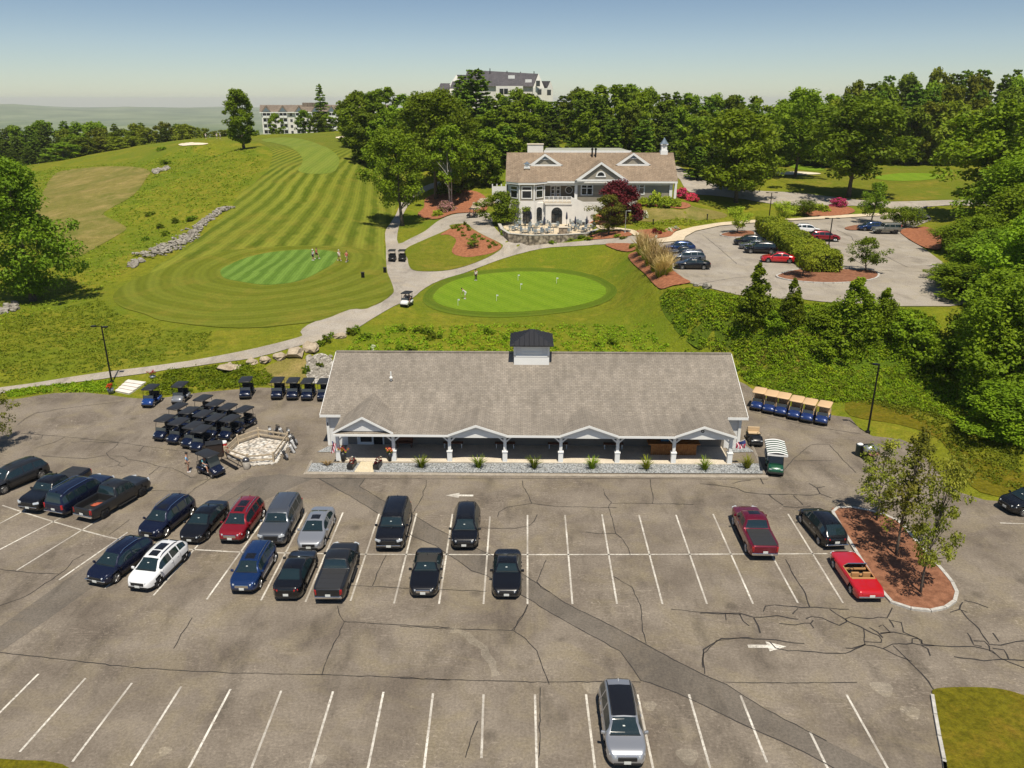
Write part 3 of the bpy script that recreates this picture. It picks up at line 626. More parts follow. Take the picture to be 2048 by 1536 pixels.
drape('garden_walk', wpoly([(1192,452),(1215,455),(1250,459),(1270,463),(1279,471),(1268,473),(1258,466),(1230,461),(1200,460)], 2), M_TAN, .2, .8)
# upper-lot planting islands
UI = np.array([at_z(a, b, UZ)[:2] for a, b in smooth_poly([(1553,552),(1590,541),(1640,538),(1700,540),(1740,541),(1757,548),(1750,558),(1710,565),(1650,567),(1590,563),(1560,557)], 4)])
drape('mulch_island', UI, M_MULCH, 0, .8, flat=UZ + .12); kerb_ring(resample(UI, 1.2), UZ - .05, UZ + .15, .25, 'island_kerb', M_KERB)
UI2 = np.array([at_z(a, b, UZ)[:2] for a, b in smooth_poly([(1440,470),(1465,464),(1500,462),(1510,468),(1500,474),(1460,475)], 4)])
drape('mulch_island', UI2, M_MULCH, 0, .8, flat=UZ + .12); kerb_ring(resample(UI2, 1.2), UZ - .05, UZ + .15, .2, 'island_kerb', M_KERB)
UI3 = np.array([at_z(a, b, UZ)[:2] for a, b in smooth_poly([(1690,456),(1720,450),(1760,448),(1762,455),(1740,460),(1700,461)], 4)])
drape('mulch_island', UI3, M_MULCH, 0, .8, flat=UZ + .12)
# stone-covered slope beside the shop
M_STONES = nmat('loose_grey_stone', (.20, .18, .16), (.58, .55, .50), 3.2, .9, fine=9, bstr=1.0, bdist=.12, detail=2)
drape('stone_slope', wpoly([(610,742),(615,725),(628,712),(645,708),(660,716),(668,730),(660,755),(640,768),(620,765)]), M_STONES, .1, .6)
drape('bare_soil', wpoly([(520,745),(560,722),(600,718),(618,724),(612,742),(618,764),(590,772),(540,772)]), M_DRY, .06, .8)
drape('dirt_verge', wpoly([(1700,832),(1800,850),(1880,880),(1920,940),(1960,985),(2060,996),(2060,950),(1960,920),(1900,880),(1850,840),(1780,815),(1700,800)]), M_CORNER, .05, 1.0)
# ------------------------------------------------------------------ building materials
def shingle_mat(name, c1, c2, c3, sc=3.2, rot=0):
    m, nt, b = new_mat(name); v = mapped(nt, pos(nt), (1, 1.15, 1), (0, 0, rot))
    br = N(nt, 'ShaderNodeTexBrick'); br.inputs['Scale'].default_value = sc; br.inputs['Mortar Size'].default_value = .035
    br.inputs['Brick Width'].default_value = 1.1; br.inputs['Row Height'].default_value = .62; br.inputs['Bias'].default_value = 0
    br.inputs['Color1'].default_value = (*c1, 1); br.inputs['Color2'].default_value = (*c2, 1); br.inputs['Mortar'].default_value = (*[x * .45 for x in c1], 1)
    nt.links.new(v, br.inputs['Vector'])
    c = mix(nt, br.outputs['Color'], c3, ramp(nt, noise(nt, v, 2.6, 3, .7), [(.48, 0.0), (.62, .6)]))
    c = mix(nt, c, ramp(nt, noise(nt, v, .25, 4), [(.3, .88), (.7, 1.1)]), 1.0, 'MULTIPLY'); c = mix(nt, c, ramp(nt, noise(nt, mapped(nt, v, (1.6, .12, 1)), 1.2, 4, .6), [(.35, .86), (.65, 1.08)]), 1.0, 'MULTIPLY')
    nt.links.new(c, b.inputs['Base Color']); setp(b, Roughness=.92); b.inputs['Specular IOR Level'].default_value = .2
    bump(nt, b, br.outputs['Fac'], -.4, .02); return m
M_SHINGLE = shingle_mat('grey_brown_shingles', (.240, .208, .172), (.300, .262, .220), (.205, .18, .155), 2.9)
M_SHINGLE2 = shingle_mat('brown_shingles', (.25, .185, .130), (.315, .24, .172), (.235, .175, .125), 1.6)
M_SHINGLE3 = shingle_mat('brown_far_shingles', (.20, .16, .125), (.25, .20, .16), (.18, .145, .115), .8)
M_SLATE = shingle_mat('dark_slate', (.085, .08, .09), (.115, .108, .118), (.10, .09, .095), .7)
def clap_mat(name, col, row=.14, depth=.5):
    m, nt, b = new_mat(name); v = pos(nt)
    sx = N(nt, 'ShaderNodeSeparateXYZ'); nt.links.new(v, sx.inputs[0])
    d = N(nt, 'ShaderNodeMath', operation='DIVIDE'); nt.links.new(sx.outputs[2], d.inputs[0]); d.inputs[1].default_value = row
    fr = N(nt, 'ShaderNodeMath', operation='FRACT'); nt.links.new(d.outputs[0], fr.inputs[0])
    c = mix(nt, (1, 1, 1), ramp(nt, fr.outputs[0], [(.0, .62), (.14, 1.0), (1.0, 1.0)]), depth, 'MULTIPLY')
    c = mix(nt, c, col, 1.0, 'MULTIPLY'); c = mix(nt, c, ramp(nt, noise(nt, v, 1.3, 4), [(.3, .93), (.7, 1.05)]), 1.0, 'MULTIPLY')
    nt.links.new(c, b.inputs['Base Color']); setp(b, Roughness=.6); bump(nt, b, fr.outputs[0], .3, .02); return m
M_CLAPW = clap_mat('white_clapboard', (.76, .76, .76), .16, .8)
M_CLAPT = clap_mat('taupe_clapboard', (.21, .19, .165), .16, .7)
M_CLAPG = clap_mat('grey_shingle_siding', (.30, .27, .215), .30, .5)
M_WHITE = nmat('white_trim_paint', (.76, .76, .75), (.82, .82, .81), .8, .55, fine=None, bstr=0)
M_STUCCO = nmat('white_stucco', (.70, .675, .64), (.78, .755, .715), .9, .8, bstr=.1)
M_GLASS = pm('window_glass', (.018, .022, .026), .06, 0, 0, .8)
M_DARK = pm('dark_interior', (.012, .012, .013), .8)
M_BLACKM = pm('black_metal', (.018, .018, .020), .35, .6)
M_SEAM = pm('black_standing_seam', (.045, .045, .050), .38, .5)
M_LEAD = pm('blue_grey_metal', (.20, .25, .30), .4, .5)
M_WOOD = nmat('varnished_timber', (.22, .085, .025), (.36, .16, .05), 5.0, .5, fine=30, bstr=.1, coords='obj')
M_BENCH = nmat('brown_bench_timber', (.13, .055, .035), (.20, .09, .055), 6.0, .6, bstr=.1, coords='obj')
M_ROUNDWOOD = nmat('weathered_fence_timber', (.38, .30, .20), (.55, .46, .34), 3.5, .85, fine=25, bstr=.3)
M_GRAVEL = None
def pebble_mat(name, cols, scale):
    m, nt, b = new_mat(name); v = pos(nt)
    vo = N(nt, 'ShaderNodeTexVoronoi'); vo.inputs['Scale'].default_value = scale; nt.links.new(v, vo.inputs['Vector'])
    sx = N(nt, 'ShaderNodeSeparateXYZ'); nt.links.new(vo.outputs['Color'], sx.inputs[0])
    c = ramp(nt, sx.outputs[0], [(i / (len(cols) - 1), q) for i, q in enumerate(cols)])
    c = mix(nt, c, ramp(nt, vo.outputs['Distance'], [(.35, 1.0), (.75, .35)]), 1.0, 'MULTIPLY')
    nt.links.new(c, b.inputs['Base Color']); setp(b, Roughness=.85); bump(nt, b, vo.outputs['Distance'], -1.0, .08); return m
M_GRAVEL = pebble_mat('blue_grey_gravel', [(.22, .23, .24), (.40, .42, .43), (.30, .30, .29), (.50, .51, .52), (.36, .38, .40)], 8.0)
M_RIVER = pebble_mat('pale_river_stones', [(.45, .40, .34), (.70, .66, .60), (.55, .47, .38), (.80, .78, .74)], 3.6)
M_FIELD = pebble_mat('field_stone_wall', [(.20, .165, .125), (.40, .33, .25), (.28, .225, .165), (.50, .42, .33)], 2.0)

def win(parent, x0, x1, y, z0, z1, bars_v=0, bars_h=0, fr=.10, name='window', glass=None, depth=.06):
    """a window in a wall facing -y: frame part with its pane as a sub-part"""
    mb = MB()
    mb.span(x0, x0 + fr, y - depth, y + .02, z0, z1).span(x1 - fr, x1, y - depth, y + .02, z0, z1)
    mb.span(x0 + fr, x1 - fr, y - depth, y + .02, z1 - fr, z1).span(x0 + fr, x1 - fr, y - depth, y + .02, z0, z0 + fr)
    for k in range(bars_v):
        x = x0 + (x1 - x0) * (k + 1) / (bars_v + 1); mb.span(x - fr * .4, x + fr * .4, y - depth * .9, y, z0 + fr, z1 - fr)
    for k in range(bars_h):
        z = z0 + (z1 - z0) * (.66 if bars_h == 1 else (k + 1) / (bars_h + 1)); mb.span(x0 + fr, x1 - fr, y - depth * .85, y, z - fr * .35, z + fr * .35)
    o = mb.build(name, M_WHITE, parent)
    p = MB().quad((x0 + fr * .5, y - depth * .4, z0 + fr * .5), (x1 - fr * .5, y - depth * .4, z0 + fr * .5), (x1 - fr * .5, y - depth * .4, z1 - fr * .5), (x0 + fr * .5, y - depth * .4, z1 - fr * .5)).build('pane', glass or M_GLASS, o)
    return o
def arch_pts(x0, x1, z0, z1, n=12):
    r = (x1 - x0) / 2; h = min(r, (z1 - z0) * .5); c = (x0 + x1) / 2
    return [(x0, z0), (x1, z0)] + [(c + r * math.cos(math.pi * k / n), z1 - h + h * math.sin(math.pi * k / n)) for k in range(n + 1)]
def arch_door(parent, x0, x1, y, z0, z1, fw=.18, bars=1, name='arched_doorway'):
    o = MB().extr_y(arch_pts(x0 - fw, x1 + fw, z0, z1 + fw), y - .05, y + .02).build(name, M_STUCCO, parent, fix=True)
    g = MB().extr_y(arch_pts(x0, x1, z0 + .02, z1), y - .055, y + .3)
    g.build('glazing', M_GLASS, o, fix=True)
    b = MB()
    for k in range(bars):
        x = x0 + (x1 - x0) * (k + 1) / (bars + 1); b.span(x - .05, x + .05, y - .09, y - .06, z0 + .1, z1 - .1)
    b.span(x0 + .05, x1 - .05, y - .09, y - .06, z0 + (z1 - z0) * .58, z0 + (z1 - z0) * .58 + .09)
    b.build('glazing_bars', M_BLACKM, o)
    return o

# ------------------------------------------------------------------ the golf shop
shop = empty('golf_shop', (0, 0, 0), 0, 'long single storey golf shop with a grey shingle roof and white porch posts', 'building')
X = lambda px, py, Y: float(at_y(px, py, Y)[0])
Zp = lambda py, Y, px=1024: float(at_y(px, py, Y)[2])
EY, EZ, RY, RZ = 62.5, 3.12, 69.8, 6.55
xl, xr = X(640, 830, EY), X(1497, 828, EY)
wl, wr = xl + .5, xr - .5
MB().extr_x([(EY, EZ - .13), (EY, EZ), (RY, RZ), (77.1, EZ), (77.1, EZ - .13), (RY, RZ - .15)], xl, xr).build('roof', M_SHINGLE, shop, fix=True)
MB().span(xl + .02, xr - .02, RY - .16, RY + .16, RZ - .03, RZ + .06).build('ridge_cap', M_SHINGLE, shop)
w = MB(); w.span(wl, wl + .2, 63.0, 76.6, -.05, EZ - .1).span(wr - .2, wr, 63.0, 76.6, -.05, EZ - .1).span(wl + .2, wr - .2, 76.4, 76.6, -.05, EZ - .1)
for sx in (wl, wr - .2): w.extr_x([(63.02, EZ - .1), (76.58, EZ - .1), (RY, RZ - .18)], sx, sx + .2)
pxl, pxr = X(666, 869, 59.1), X(1473, 867, 59.1)
w.span(wl + .2, X(697, 893, 63), 63.0, 63.2, -.05, EZ - .1).span(X(1447, 893, 63), wr - .2, 63.0, 63.2, -.05, EZ - .1)
w.build('white_wall', M_CLAPW, shop, fix=True)
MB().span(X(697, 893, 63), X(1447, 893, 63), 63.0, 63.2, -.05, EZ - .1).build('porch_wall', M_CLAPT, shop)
for x in (wl, wr): MB().box(x, 63.0, 1.5, .24, .26, 3.1).build('corner_board', M_WHITE, shop)
for a_, b_ in ((xl, pxl - .1), (pxr + .1, xr)): MB().span(a_, b_, EY - .06, EY - .005, EZ - .24, EZ - .02).build('eave_board', M_WHITE, shop)
for sx in (xl - .05, xr + .005):
    t = MB(); t.extr_x([(EY, EZ - .30), (EY, EZ - .02), (RY, RZ - .02), (RY, RZ - .30)], sx, sx + .045)
    t.extr_x([(77.1, EZ - .02), (77.1, EZ - .30), (RY, RZ - .30), (RY, RZ - .02)], sx, sx + .045); t.build('bargeboard', M_WHITE, shop, fix=True)
PZF, PZB = 2.78, 3.22
def pz(y): return PZF + (PZB - PZF) * (y - 59.1) / (62.75 - 59.1)
gab = [(X(951.6, 849.5, 59.3), 3.66, X(897, 868, 59.3), X(1012.6, 868, 59.3)), (X(1178.3, 848.7, 59.3), 3.68, X(1121, 868, 59.3), X(1235.5, 868, 59.3)), (X(1408.6, 849, 59.3), 3.68, X(1351, 867, 59.3), X(1472, 867, 59.3))]
pr = MB(); pr.extr_x([(59.55, pz(59.55) - .1), (59.55, pz(59.55)), (62.75, PZB), (62.75, PZB - .1)], pxl, pxr)
xs = pxl
for (xa, za, x0, x1) in gab + [(0, 0, pxr, pxr)]:
    if x0 - xs > .1:
        pr.extr_x([(59.1, PZF - .1), (59.1, PZF), (59.55, pz(59.55)), (59.55, pz(59.55) - .1)], xs, x0); MB().span(xs, x0, 59.03, 59.095, PZF - .19, PZF - .015).build('gutter', M_WHITE, shop)
    xs = x1
pr.build('porch_roof', M_SHINGLE, shop, fix=True)
def gable(xa, za, x0, x1, zb, y0, yb, first):
    g = MB(); th = .1
    g.extr_y([(x0 - .06, zb - .02), (xa, za), (x1 + .06, zb - .02), (x1 + .06, zb - .02 - th), (xa, za - th), (x0 - .06, zb - .02 - th)], y0, yb)
    g.build('gable_roof', M_SHINGLE, shop, fix=True)
    f = MB(); h = .19
    f.extr_y([(x0 - .08, zb - .03), (xa, za - .012), (xa, za - .012 - h * 1.05), (x0 - .08, zb - .03 - h)], y0 - .05, y0 - .004).extr_y([(x1 + .08, zb - .03), (x1 + .08, zb - .03 - h), (xa, za - .012 - h * 1.05), (xa, za - .012)], y0 - .05, y0 - .004)
    f.build('rake_board', M_WHITE, shop, fix=True)
    lo = zb - .04 if first else zb - .42
    MB().extr_y([(x0 + .05, lo), (x1 - .05, lo), (x1 - .05, zb - .1), (xa, za - .1), (x0 + .05, zb - .1)], y0 + .27, y0 + .33).build('gable_face', M_CLAPW if first else M_WHITE, shop, fix=True)
gable(X(724, 834, 59.3), 4.30, X(667, 867, 59.3), X(785, 867, 59.3), 2.92, 59.2, 65.4, True)
for (xa, za, x0, x1) in gab: gable(xa, za, x0, x1, 2.80, 59.15, 64.2, False)
MB().span(X(679, 924, 59.5), X(1463, 924, 59.5), 59.5, 63.0, -.05, .12).build('porch_slab', M_CONC, shop)
MB().span(pxl + .4, pxr - .4, 59.66, 59.84, 2.42, 2.66).build('beam', M_WHITE, shop)
PX_POSTS = [678.5, 789, 900, 1010, 1121, 1233.8, 1345.8, 1458]
postx = [X(p, 922, 59.75) for p in PX_POSTS]
for i, x in enumerate(postx):
    p = MB(); p.box(x, 59.75, .56, .40, .40, .9).box(x, 59.75, 1.04, .48, .48, .09).box(x, 59.75, 1.75, .25, .25, 1.34).box(x, 59.75, 2.38, .32, .32, .07)
    for sx in (-1, 1):
        if (i == 0 and sx < 0) or (i == 7 and sx > 0): continue
        a = (x + sx * .12, 1.86); b = (x + sx * .74, 2.44)
        p.extr_y([(a[0], a[1]), (a[0], a[1] + .16), (b[0] - sx * .16, b[1]), (b[0], b[1])], 59.70, 59.80)
    p.build('porch_post', M_WHITE, shop, fix=True)
# doors and eaves lights in the porch
DX0, DX1 = X(719, 890, 63), X(748, 890, 63)
d = MB(); z1 = 2.3
d.span(DX0, DX0 + .14, 62.9, 62.98, .12, z1).span(DX1 - .14, DX1, 62.9, 62.98, .12, z1).span(DX0 + .14, DX1 - .14, 62.9, 62.98, z1 - .14, z1).span(DX0 + .14, DX1 - .14, 62.9, 62.98, .12, .36)
dd = d.build('door', M_WHITE, shop); MB().span(DX0 + .12, DX1 - .12, 62.93, 62.96, .34, z1 - .1).build('glass', M_GLASS, dd)
OX0, OX1 = X(749, 890, 63), X(766, 890, 63)
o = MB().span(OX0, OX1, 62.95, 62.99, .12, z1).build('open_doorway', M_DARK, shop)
MB().span(OX1 + .02, OX1 + .14, 62.88, 62.99, .12, z1 + .12).span(DX0 - .12, OX1 + .02, 62.88, 62.99, z1, z1 + .12).span(DX0 - .14, DX0 - .02, 62.88, 62.99, .12, z1 + .12).build('door_frame', M_WHITE, o)
for px in (845, 952, 1066, 1172, 1280, 1388): MB().box(X(px, 873, 60.6), 60.6, 2.62, .8, .22, .10).build('porch_light', M_WHITE, shop, bevel=.02)
MB().box(X(656.5, 855, 62.95), 62.93, 2.05, .10, .14, .34).build('wall_lantern', M_BLACKM, shop, bevel=.02)
fc = bpy.data.curves.new('house_number', 'FONT'); fc.body = '6'; fc.size = .62; fc.extrude = .012; fc.align_x = 'CENTER'; fc.align_y = 'CENTER'
_t = bpy.data.objects.new('tmp_text', fc); COL.objects.link(_t); bpy.context.view_layer.update(); _me = bpy.data.meshes.new_from_object(_t.evaluated_get(bpy.context.evaluated_depsgraph_get())); bpy.data.objects.remove(_t); fo = bpy.data.objects.new('house_number', _me); COL.objects.link(fo); fo.parent = shop; fo.location = (X(1406, 858, 59.38), 59.40, Zp(858.5, 59.38) - .02); fo.rotation_euler = (R(90), 0, 0); _me.materials.clear(); _me.materials.append(M_BLACKM)
vx, vy, vz = at_y(782, 755, 66.2); MB().tube([(vx, 66.2, vz - .3), (vx, 66.2, vz + .55)], .06, 10).lathe([(.16, -.05), (.10, .08), (.06, .1)], (vx, 66.2, vz + .02), 10).build('vent_pipe', M_WHITE, shop)
# cupola
cxx = X(1063, 719, 68.9); cb = MB(); cb.span(cxx - 1.55, cxx + 1.55, 68.35, 71.25, 5.6, 7.8).build('cupola', M_CLAPW, shop)
ct = bpy.data.objects[cb and 'cupola']
tr = MB(); tr.span(cxx - 1.62, cxx + 1.62, 68.28, 71.32, 5.5, 6.62).span(cxx - 1.65, cxx + 1.65, 68.25, 71.35, 6.62, 6.72)
for sx in (-1.55, 1.55): tr.box(cxx + sx, 68.35, 7.2, .2, .2, 1.1)
tr.span(cxx - 1.7, cxx + 1.7, 68.2, 71.4, 7.7, 7.82)
tr.build('cupola_trim', M_WHITE, ct)
lv = MB(); lv.span(cxx - .95, cxx + .95, 68.29, 68.34, 6.84, 7.56)
for k in range(5):
    x = cxx - .74 + k * .37; lv.extr_y(arch_pts(x - .15, x + .15, 6.92, 7.1, 6), 68.25, 68.30)
lv.build('louvre', M_WHITE, ct, fix=True)
rf = MB(); h = 2.0; zc = 7.83
for k in range(4):
    a = [(cxx - h, 69.8 - h), (cxx + h, 69.8 - h), (cxx + h, 69.8 + h), (cxx - h, 69.8 + h)]
    p, q = a[k], a[(k + 1) % 4]; rf.poly([(*p, zc), (*q, zc), (cxx, 69.8, 8.85)])
    for j in range(1, 9):
        f = j / 9; bx, by = p[0] + (q[0] - p[0]) * f, p[1] + (q[1] - p[1]) * f; g = 1 - abs(f - .5) * 2
        ex, ey, ez = bx + (cxx - bx) * g * .98, by + (69.8 - by) * g * .98, zc + 1.02 * g * .98
        if k in (0, 2): ex = bx; ey = by + (69.8 - by) * g
        else: ey = by; ex = bx + (cxx - bx) * g
        rf.tube([(bx, by, zc + .02), (ex, ey, zc + 1.02 * g + .02)], .028, 4)
rf.span(cxx - h, cxx + h, 69.8 - h, 69.8 + h, zc - .1, zc - .005)
rf.build('cupola_roof', M_SEAM, ct, fix=True)

# planting bed, kerb, entry paving (setting)
bed = np.array([at_z(a, b)[:2] for a, b in [(622,927),(1518,928),(1531,948),(611,945)]]); drape('gravel_bed', bed, M_GRAVEL, 0, 1.5, flat=.06)
kb = MB(); y0 = at_z(1024, 953)[1]; x0, x1 = at_z(606, 951)[0], at_z(1536, 954)[0]
kb.span(x0, x1, y0, y0 + .42, -.05, .09)
pa, pb = at_z(606, 951), at_z(622, 925); kb.tube([(pa[0] + .1, pa[1] + .4, .03), (pb[0], pb[1] + .2, .03)], .12, 4)
pa, pb = at_z(1534, 953), at_z(1505, 893); kb.tube([(pa[0] - .1, pa[1] + .4, .03), (pb[0], pb[1] + .2, .03)], .12, 4)
o = kb.build('concrete_kerb', nmat('worn_concrete', (.30, .26, .21), (.40, .35, .29), 1.5, .9, fine=15), None); o['kind'] = 'structure'
drape('gravel_bed', np.array([at_z(a, b)[:2] for a, b in [(655,894),(690,893),(680,905),(634,905)]]), M_GRAVEL, 0, 1.0, flat=.05)
drape('gravel_bed', np.array([at_z(a, b)[:2] for a, b in [(1449,893),(1487,889),(1508,904),(1462,906)]]), M_GRAVEL, 0, 1.0, flat=.05)
drape('entry_paving', np.array([at_z(a, b)[:2] for a, b in [(722,925),(749,925),(747,947),(708,946)]]), nmat('cream_paving', (.58, .50, .34), (.66, .57, .42), 1.5, .85, fine=14), 0, 1.0, flat=.085)

# benches, counter
def bench(px, py, w_, label, back=False):
    x = X(px, py, 62.3); b = empty('porch_bench', (x, 62.45, .12), 0, label, 'bench', 'benches along the shop porch wall')
    MB().box(0, 0, .45, w_, .42, .06).build('seat', M_BENCH, b, bevel=.01)
    if back: MB().box(0, .24, .78, w_, .06, .6).box(-w_ / 2, 0, .6, .06, .45, .05).box(w_ / 2, 0, .6, .06, .45, .05).build('backrest', M_BENCH, b, bevel=.01)
    for sx in (-1, 1): MB().box(sx * (w_ / 2 - .12), 0, .21, .07, .36, .42).build('leg', M_BENCH if back else M_WHITE, b)
bench(809, 893, 1.45, 'dark red porch bench with a tall back beside the shop doorway', True)
for i, (px, nm) in enumerate(((906, 'second'), (1010, 'third'), (1116, 'fourth'), (1227, 'fifth'))):
    bench(px, 890, 1.75, f'backless brown bench, {nm} bench from the shop door along the porch wall')
c0, c1 = X(1297, 905, 61.2), X(1396, 905, 61.2)
ctr = empty('bar_counter', ((c0 + c1) / 2, 61.6, .12), 0, 'long varnished timber bar counter at the right end of the porch', 'counter')
cw = c1 - c0; tp = MB().box(0, -.1, 1.08, cw + .2, 1.1, .09).build('counter_top', M_WOOD, ctr, bevel=.02)
cm = MB()
for k in range(22): cm.box(-cw / 2 + .25 + (cw - .5) * k / 21, -.42, .52, (cw - .5) / 21 - .025, .06, 1.02)
cm.box(0, .0, .52, cw - .6, .78, 1.0); cm.build('plank_front', M_WOOD, ctr)
bx = empty('drink_cooler', (X(1328, 890, 61.8), 61.75, 1.245), 0, 'bright blue cool box standing on the timber bar counter', 'cool box')
mb = pm('cool_box_blue', (.03, .16, .30), .5); MB().box(0, 0, .2, .72, .45, .4).build('box', mb, bx, bevel=.03); MB().box(0, 0, .43, .76, .48, .06).build('lid', pm('cool_box_lid', (.06, .26, .42), .5), bx, bevel=.02)
bs = [X(p, 890, 62.9) for p in (1437,)]
MB().box(bs[0], 62.96, 1.2, .22, .06, .4).build('wall_notice', M_WHITE, shop)

# ------------------------------------------------------------------ the clubhouse on the rise
club = empty('clubhouse', (0, 0, 0), 0, 'two storey clubhouse with a brown hipped roof, white arches and an octagonal bay', 'building')
CHF = CHY
EVZ = Zp(361.5, CHF); RGY = 163.6; RGZ = Zp(305, RGY); pitch = (RGZ - EVZ) / (RGY - (CHF - .8))
x0, x1 = X(1011, 360, CHF - .8), X(1357, 354, CHF - .8); r0, r1 = X(1010, 307, RGY), X(1347, 303, RGY)
BKY = 2 * RGY - CHF + .8
rf = MB(); n = 0
P = {'a': (x0, CHF - .8, EVZ), 'b': (x1, CHF - .8, EVZ), 'c': (x1, BKY, EVZ), 'd': (x0, BKY, EVZ), 'e': (x0 + .05, RGY, RGZ), 'f': (r1, RGY, RGZ)}
rf.quad(P['a'], P['b'], P['f'], P['e']).quad(P['c'], P['d'], P['e'], P['f']).poly([P['b'], P['c'], P['f']]).poly([P['d'], P['a'], P['e']])
roof = rf.build('roof', M_SHINGLE2, club, fix=False)
MB().span(x0 + .1, x1 - .1, CHF - .86, CHF - .76, EVZ - .34, EVZ - .02).build('fascia', M_WHITE, club); MB().span(x1 - .18, x1 - .02, CHF - .7, BKY, EVZ - .34, EVZ - .02).build('fascia', M_WHITE, club)
W0, W1 = X(1013, 380, CHF), X(1345, 380, CHF); MFZ = Zp(399, CHF)
rec0, rec1 = X(1089, 380, CHF), X(1151, 380, CHF)
MB().span(rec1, W1, CHF, CHF + .3, MFZ - .5, EVZ - .02).span(W1 - .3, W1, CHF + .3, BKY - 1, MFZ - 1.5, EVZ - .02).span(W0, rec0, CHF + .05, CHF + .3, MFZ - .5, EVZ - .02).span(W0, W0 + .3, CHF + .3, BKY - 1, PZ, EVZ - .02).build('upper_wall', M_CLAPG, club)
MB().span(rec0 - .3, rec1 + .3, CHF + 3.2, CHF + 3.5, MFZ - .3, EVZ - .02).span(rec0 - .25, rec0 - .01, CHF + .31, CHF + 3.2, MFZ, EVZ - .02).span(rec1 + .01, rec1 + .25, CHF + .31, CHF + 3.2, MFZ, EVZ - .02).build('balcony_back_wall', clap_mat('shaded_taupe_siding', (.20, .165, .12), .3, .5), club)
MB().span(rec0 - .2, rec1 + .2, CHF - 3.2, CHF + 3.2, MFZ - .35, MFZ - .05).build('balcony_floor', M_CONC, club)
MB().span(W0, W1, CHF - .06, CHF + .28, MFZ - 1.7, MFZ - .5).span(W0, W1, CHF - .02, CHF + .2, PZ - 1.5, MFZ - .4).build('lower_wall', M_STUCCO, club)
MB().span(rec1 - .1, W1 + .1, CHF - .1, CHF, EVZ - .8, EVZ - .36).span(rec0 - .1, rec1, CHF - .1, CHF + .1, EVZ - .9, EVZ - .36).span(W0, rec0, CHF - .1, CHF + .04, EVZ - .8, EVZ - .36).build('frieze_board', M_WHITE, club)
for px in (1152, 1341.5): 
    xx = X(px, 380, CHF - .1); MB().span(xx - .28, xx + .28, CHF - .25, CHF - .11, MFZ - 1.2, EVZ - .36).build('corner_pilaster', M_WHITE, club)
xx = X(1350.5, 380, CHF + 2); MB().span(xx - .25, xx + .25, CHF + 1.8, CHF + 2.2, MFZ - 1.5, EVZ - .36).build('corner_pilaster', M_WHITE, club)
def wpx(a, b, t, l, Y=CHF - .01, **k): return win(club, X(a, 380, Y), X(b, 380, Y), Y, Zp(l, Y), Zp(t, Y), **k)
wpx(1161.5, 1186, 368.5, 390.5, bars_v=1, bars_h=1, fr=.2); wpx(1264, 1275, 367.5, 389, bars_h=1, fr=.2); wpx(1277, 1289.5, 367.5, 389, bars_h=1, fr=.2)
# octagonal bay
bxc = X(1053.5, 380, CHF - 1.2); br_ = (X(1090, 380, CHF) - X(1018, 380, CHF)) / 2 * 1.02
octp = [(bxc + br_ * 1.03 * math.cos(R(202.5 + 45 * k)), CHF + .6 + br_ * 1.03 * math.sin(R(202.5 + 45 * k))) for k in range(8)]
BF = Zp(399, CHF - 2.6)
MB().prism(octp, BF - .25, EVZ - .1).build('bay', M_CLAPG, club, fix=True); bay = [o for o in club.children if o.name.startswith('bay')][0]
MB().prism([(bxc + (a - bxc) * 1.03, CHF + .6 + (b - CHF - .6) * 1.03) for a, b in octp], PZ - .5, BF - .25).build('bay_base', M_STUCCO, club, fix=True)
ap = at_y(1054, 335, CHF + .6); rr_ = MB(); ring = [(bxc + (a - bxc) * 1.17, CHF + .6 + (b - CHF - .6) * 1.17, EVZ - .05) for a, b in octp]
for k in range(8): rr_.poly([ring[k], ring[(k + 1) % 8], (bxc, CHF + .6, ap[2])])
rr_.poly(ring[::-1]); rr_.build('bay_roof', M_SHINGLE2, club, fix=True)
MB().prism([(a, b) for a, b, c in [((bxc + (p[0] - bxc) * .985), CHF + .6 + (p[1] - CHF - .6) * .985, 0) for p in ring]], EVZ - .42, EVZ - .07).build('bay_fascia', M_WHITE, club, fix=True)
for k in (6, 7, 0):   # three glazed faces turned towards the terrace
    k0 = {6: 7, 7: 0, 0: 1}[k]
for k in (0, 1, 2):
    a, b = np.array(octp[k]), np.array(octp[k + 1]); t = (b - a) / np.linalg.norm(b - a); nrm = np.array([t[1], -t[0]]); L = np.linalg.norm(b - a)
    ang = math.atan2(t[1], t[0]); M4 = Matrix.Translation((*((a + b) / 2 + nrm * .03), 0)) @ Matrix.Rotation(ang, 4, 'Z')
    z0, z1 = BF + .15, EVZ - .75; hw = L * .36; fb = MB(); fr = .17
    for (xa, xb, za, zb) in ((-hw, -hw + fr, z0, z1), (hw - fr, hw, z0, z1), (-hw + fr, hw - fr, z1 - fr, z1), (-hw + fr, hw - fr, z0, z0 + fr), (-hw + fr, hw - fr, z0 + (z1 - z0) * .66 - .1, z0 + (z1 - z0) * .66 + .1)):
        fb.box((xa + xb) / 2, 0, (za + zb) / 2, xb - xa, .12, zb - za, 0, M4)
    for sx in (-1, 1): fb.box(sx * L * .495, 0, (z0 + z1) / 2, .2, .14, z1 - z0 + .7, 0, M4)
    fo = fb.build('window', M_WHITE, club); MB().box(0, .0, (z0 + z1) / 2, 2 * hw - .1, .05, z1 - z0 - .1, 0, M4).build('pane', M_GLASS, fo)
arch_door(club, X(1045.5, 430, CHF - 3.0), X(1061.5, 430, CHF - 3.0), octp[1][1] - .08 if False else min(p[1] for p in octp) - .12, PZ + .02, Zp(415.5, CHF - 3))
a, b = np.array(octp[2]), np.array(octp[3])
arch_door(club, X(1073, 430, CHF - 2.4), X(1084, 430, CHF - 2.4), CHF - 2.45, PZ + .02, Zp(414, CHF - 2.4))
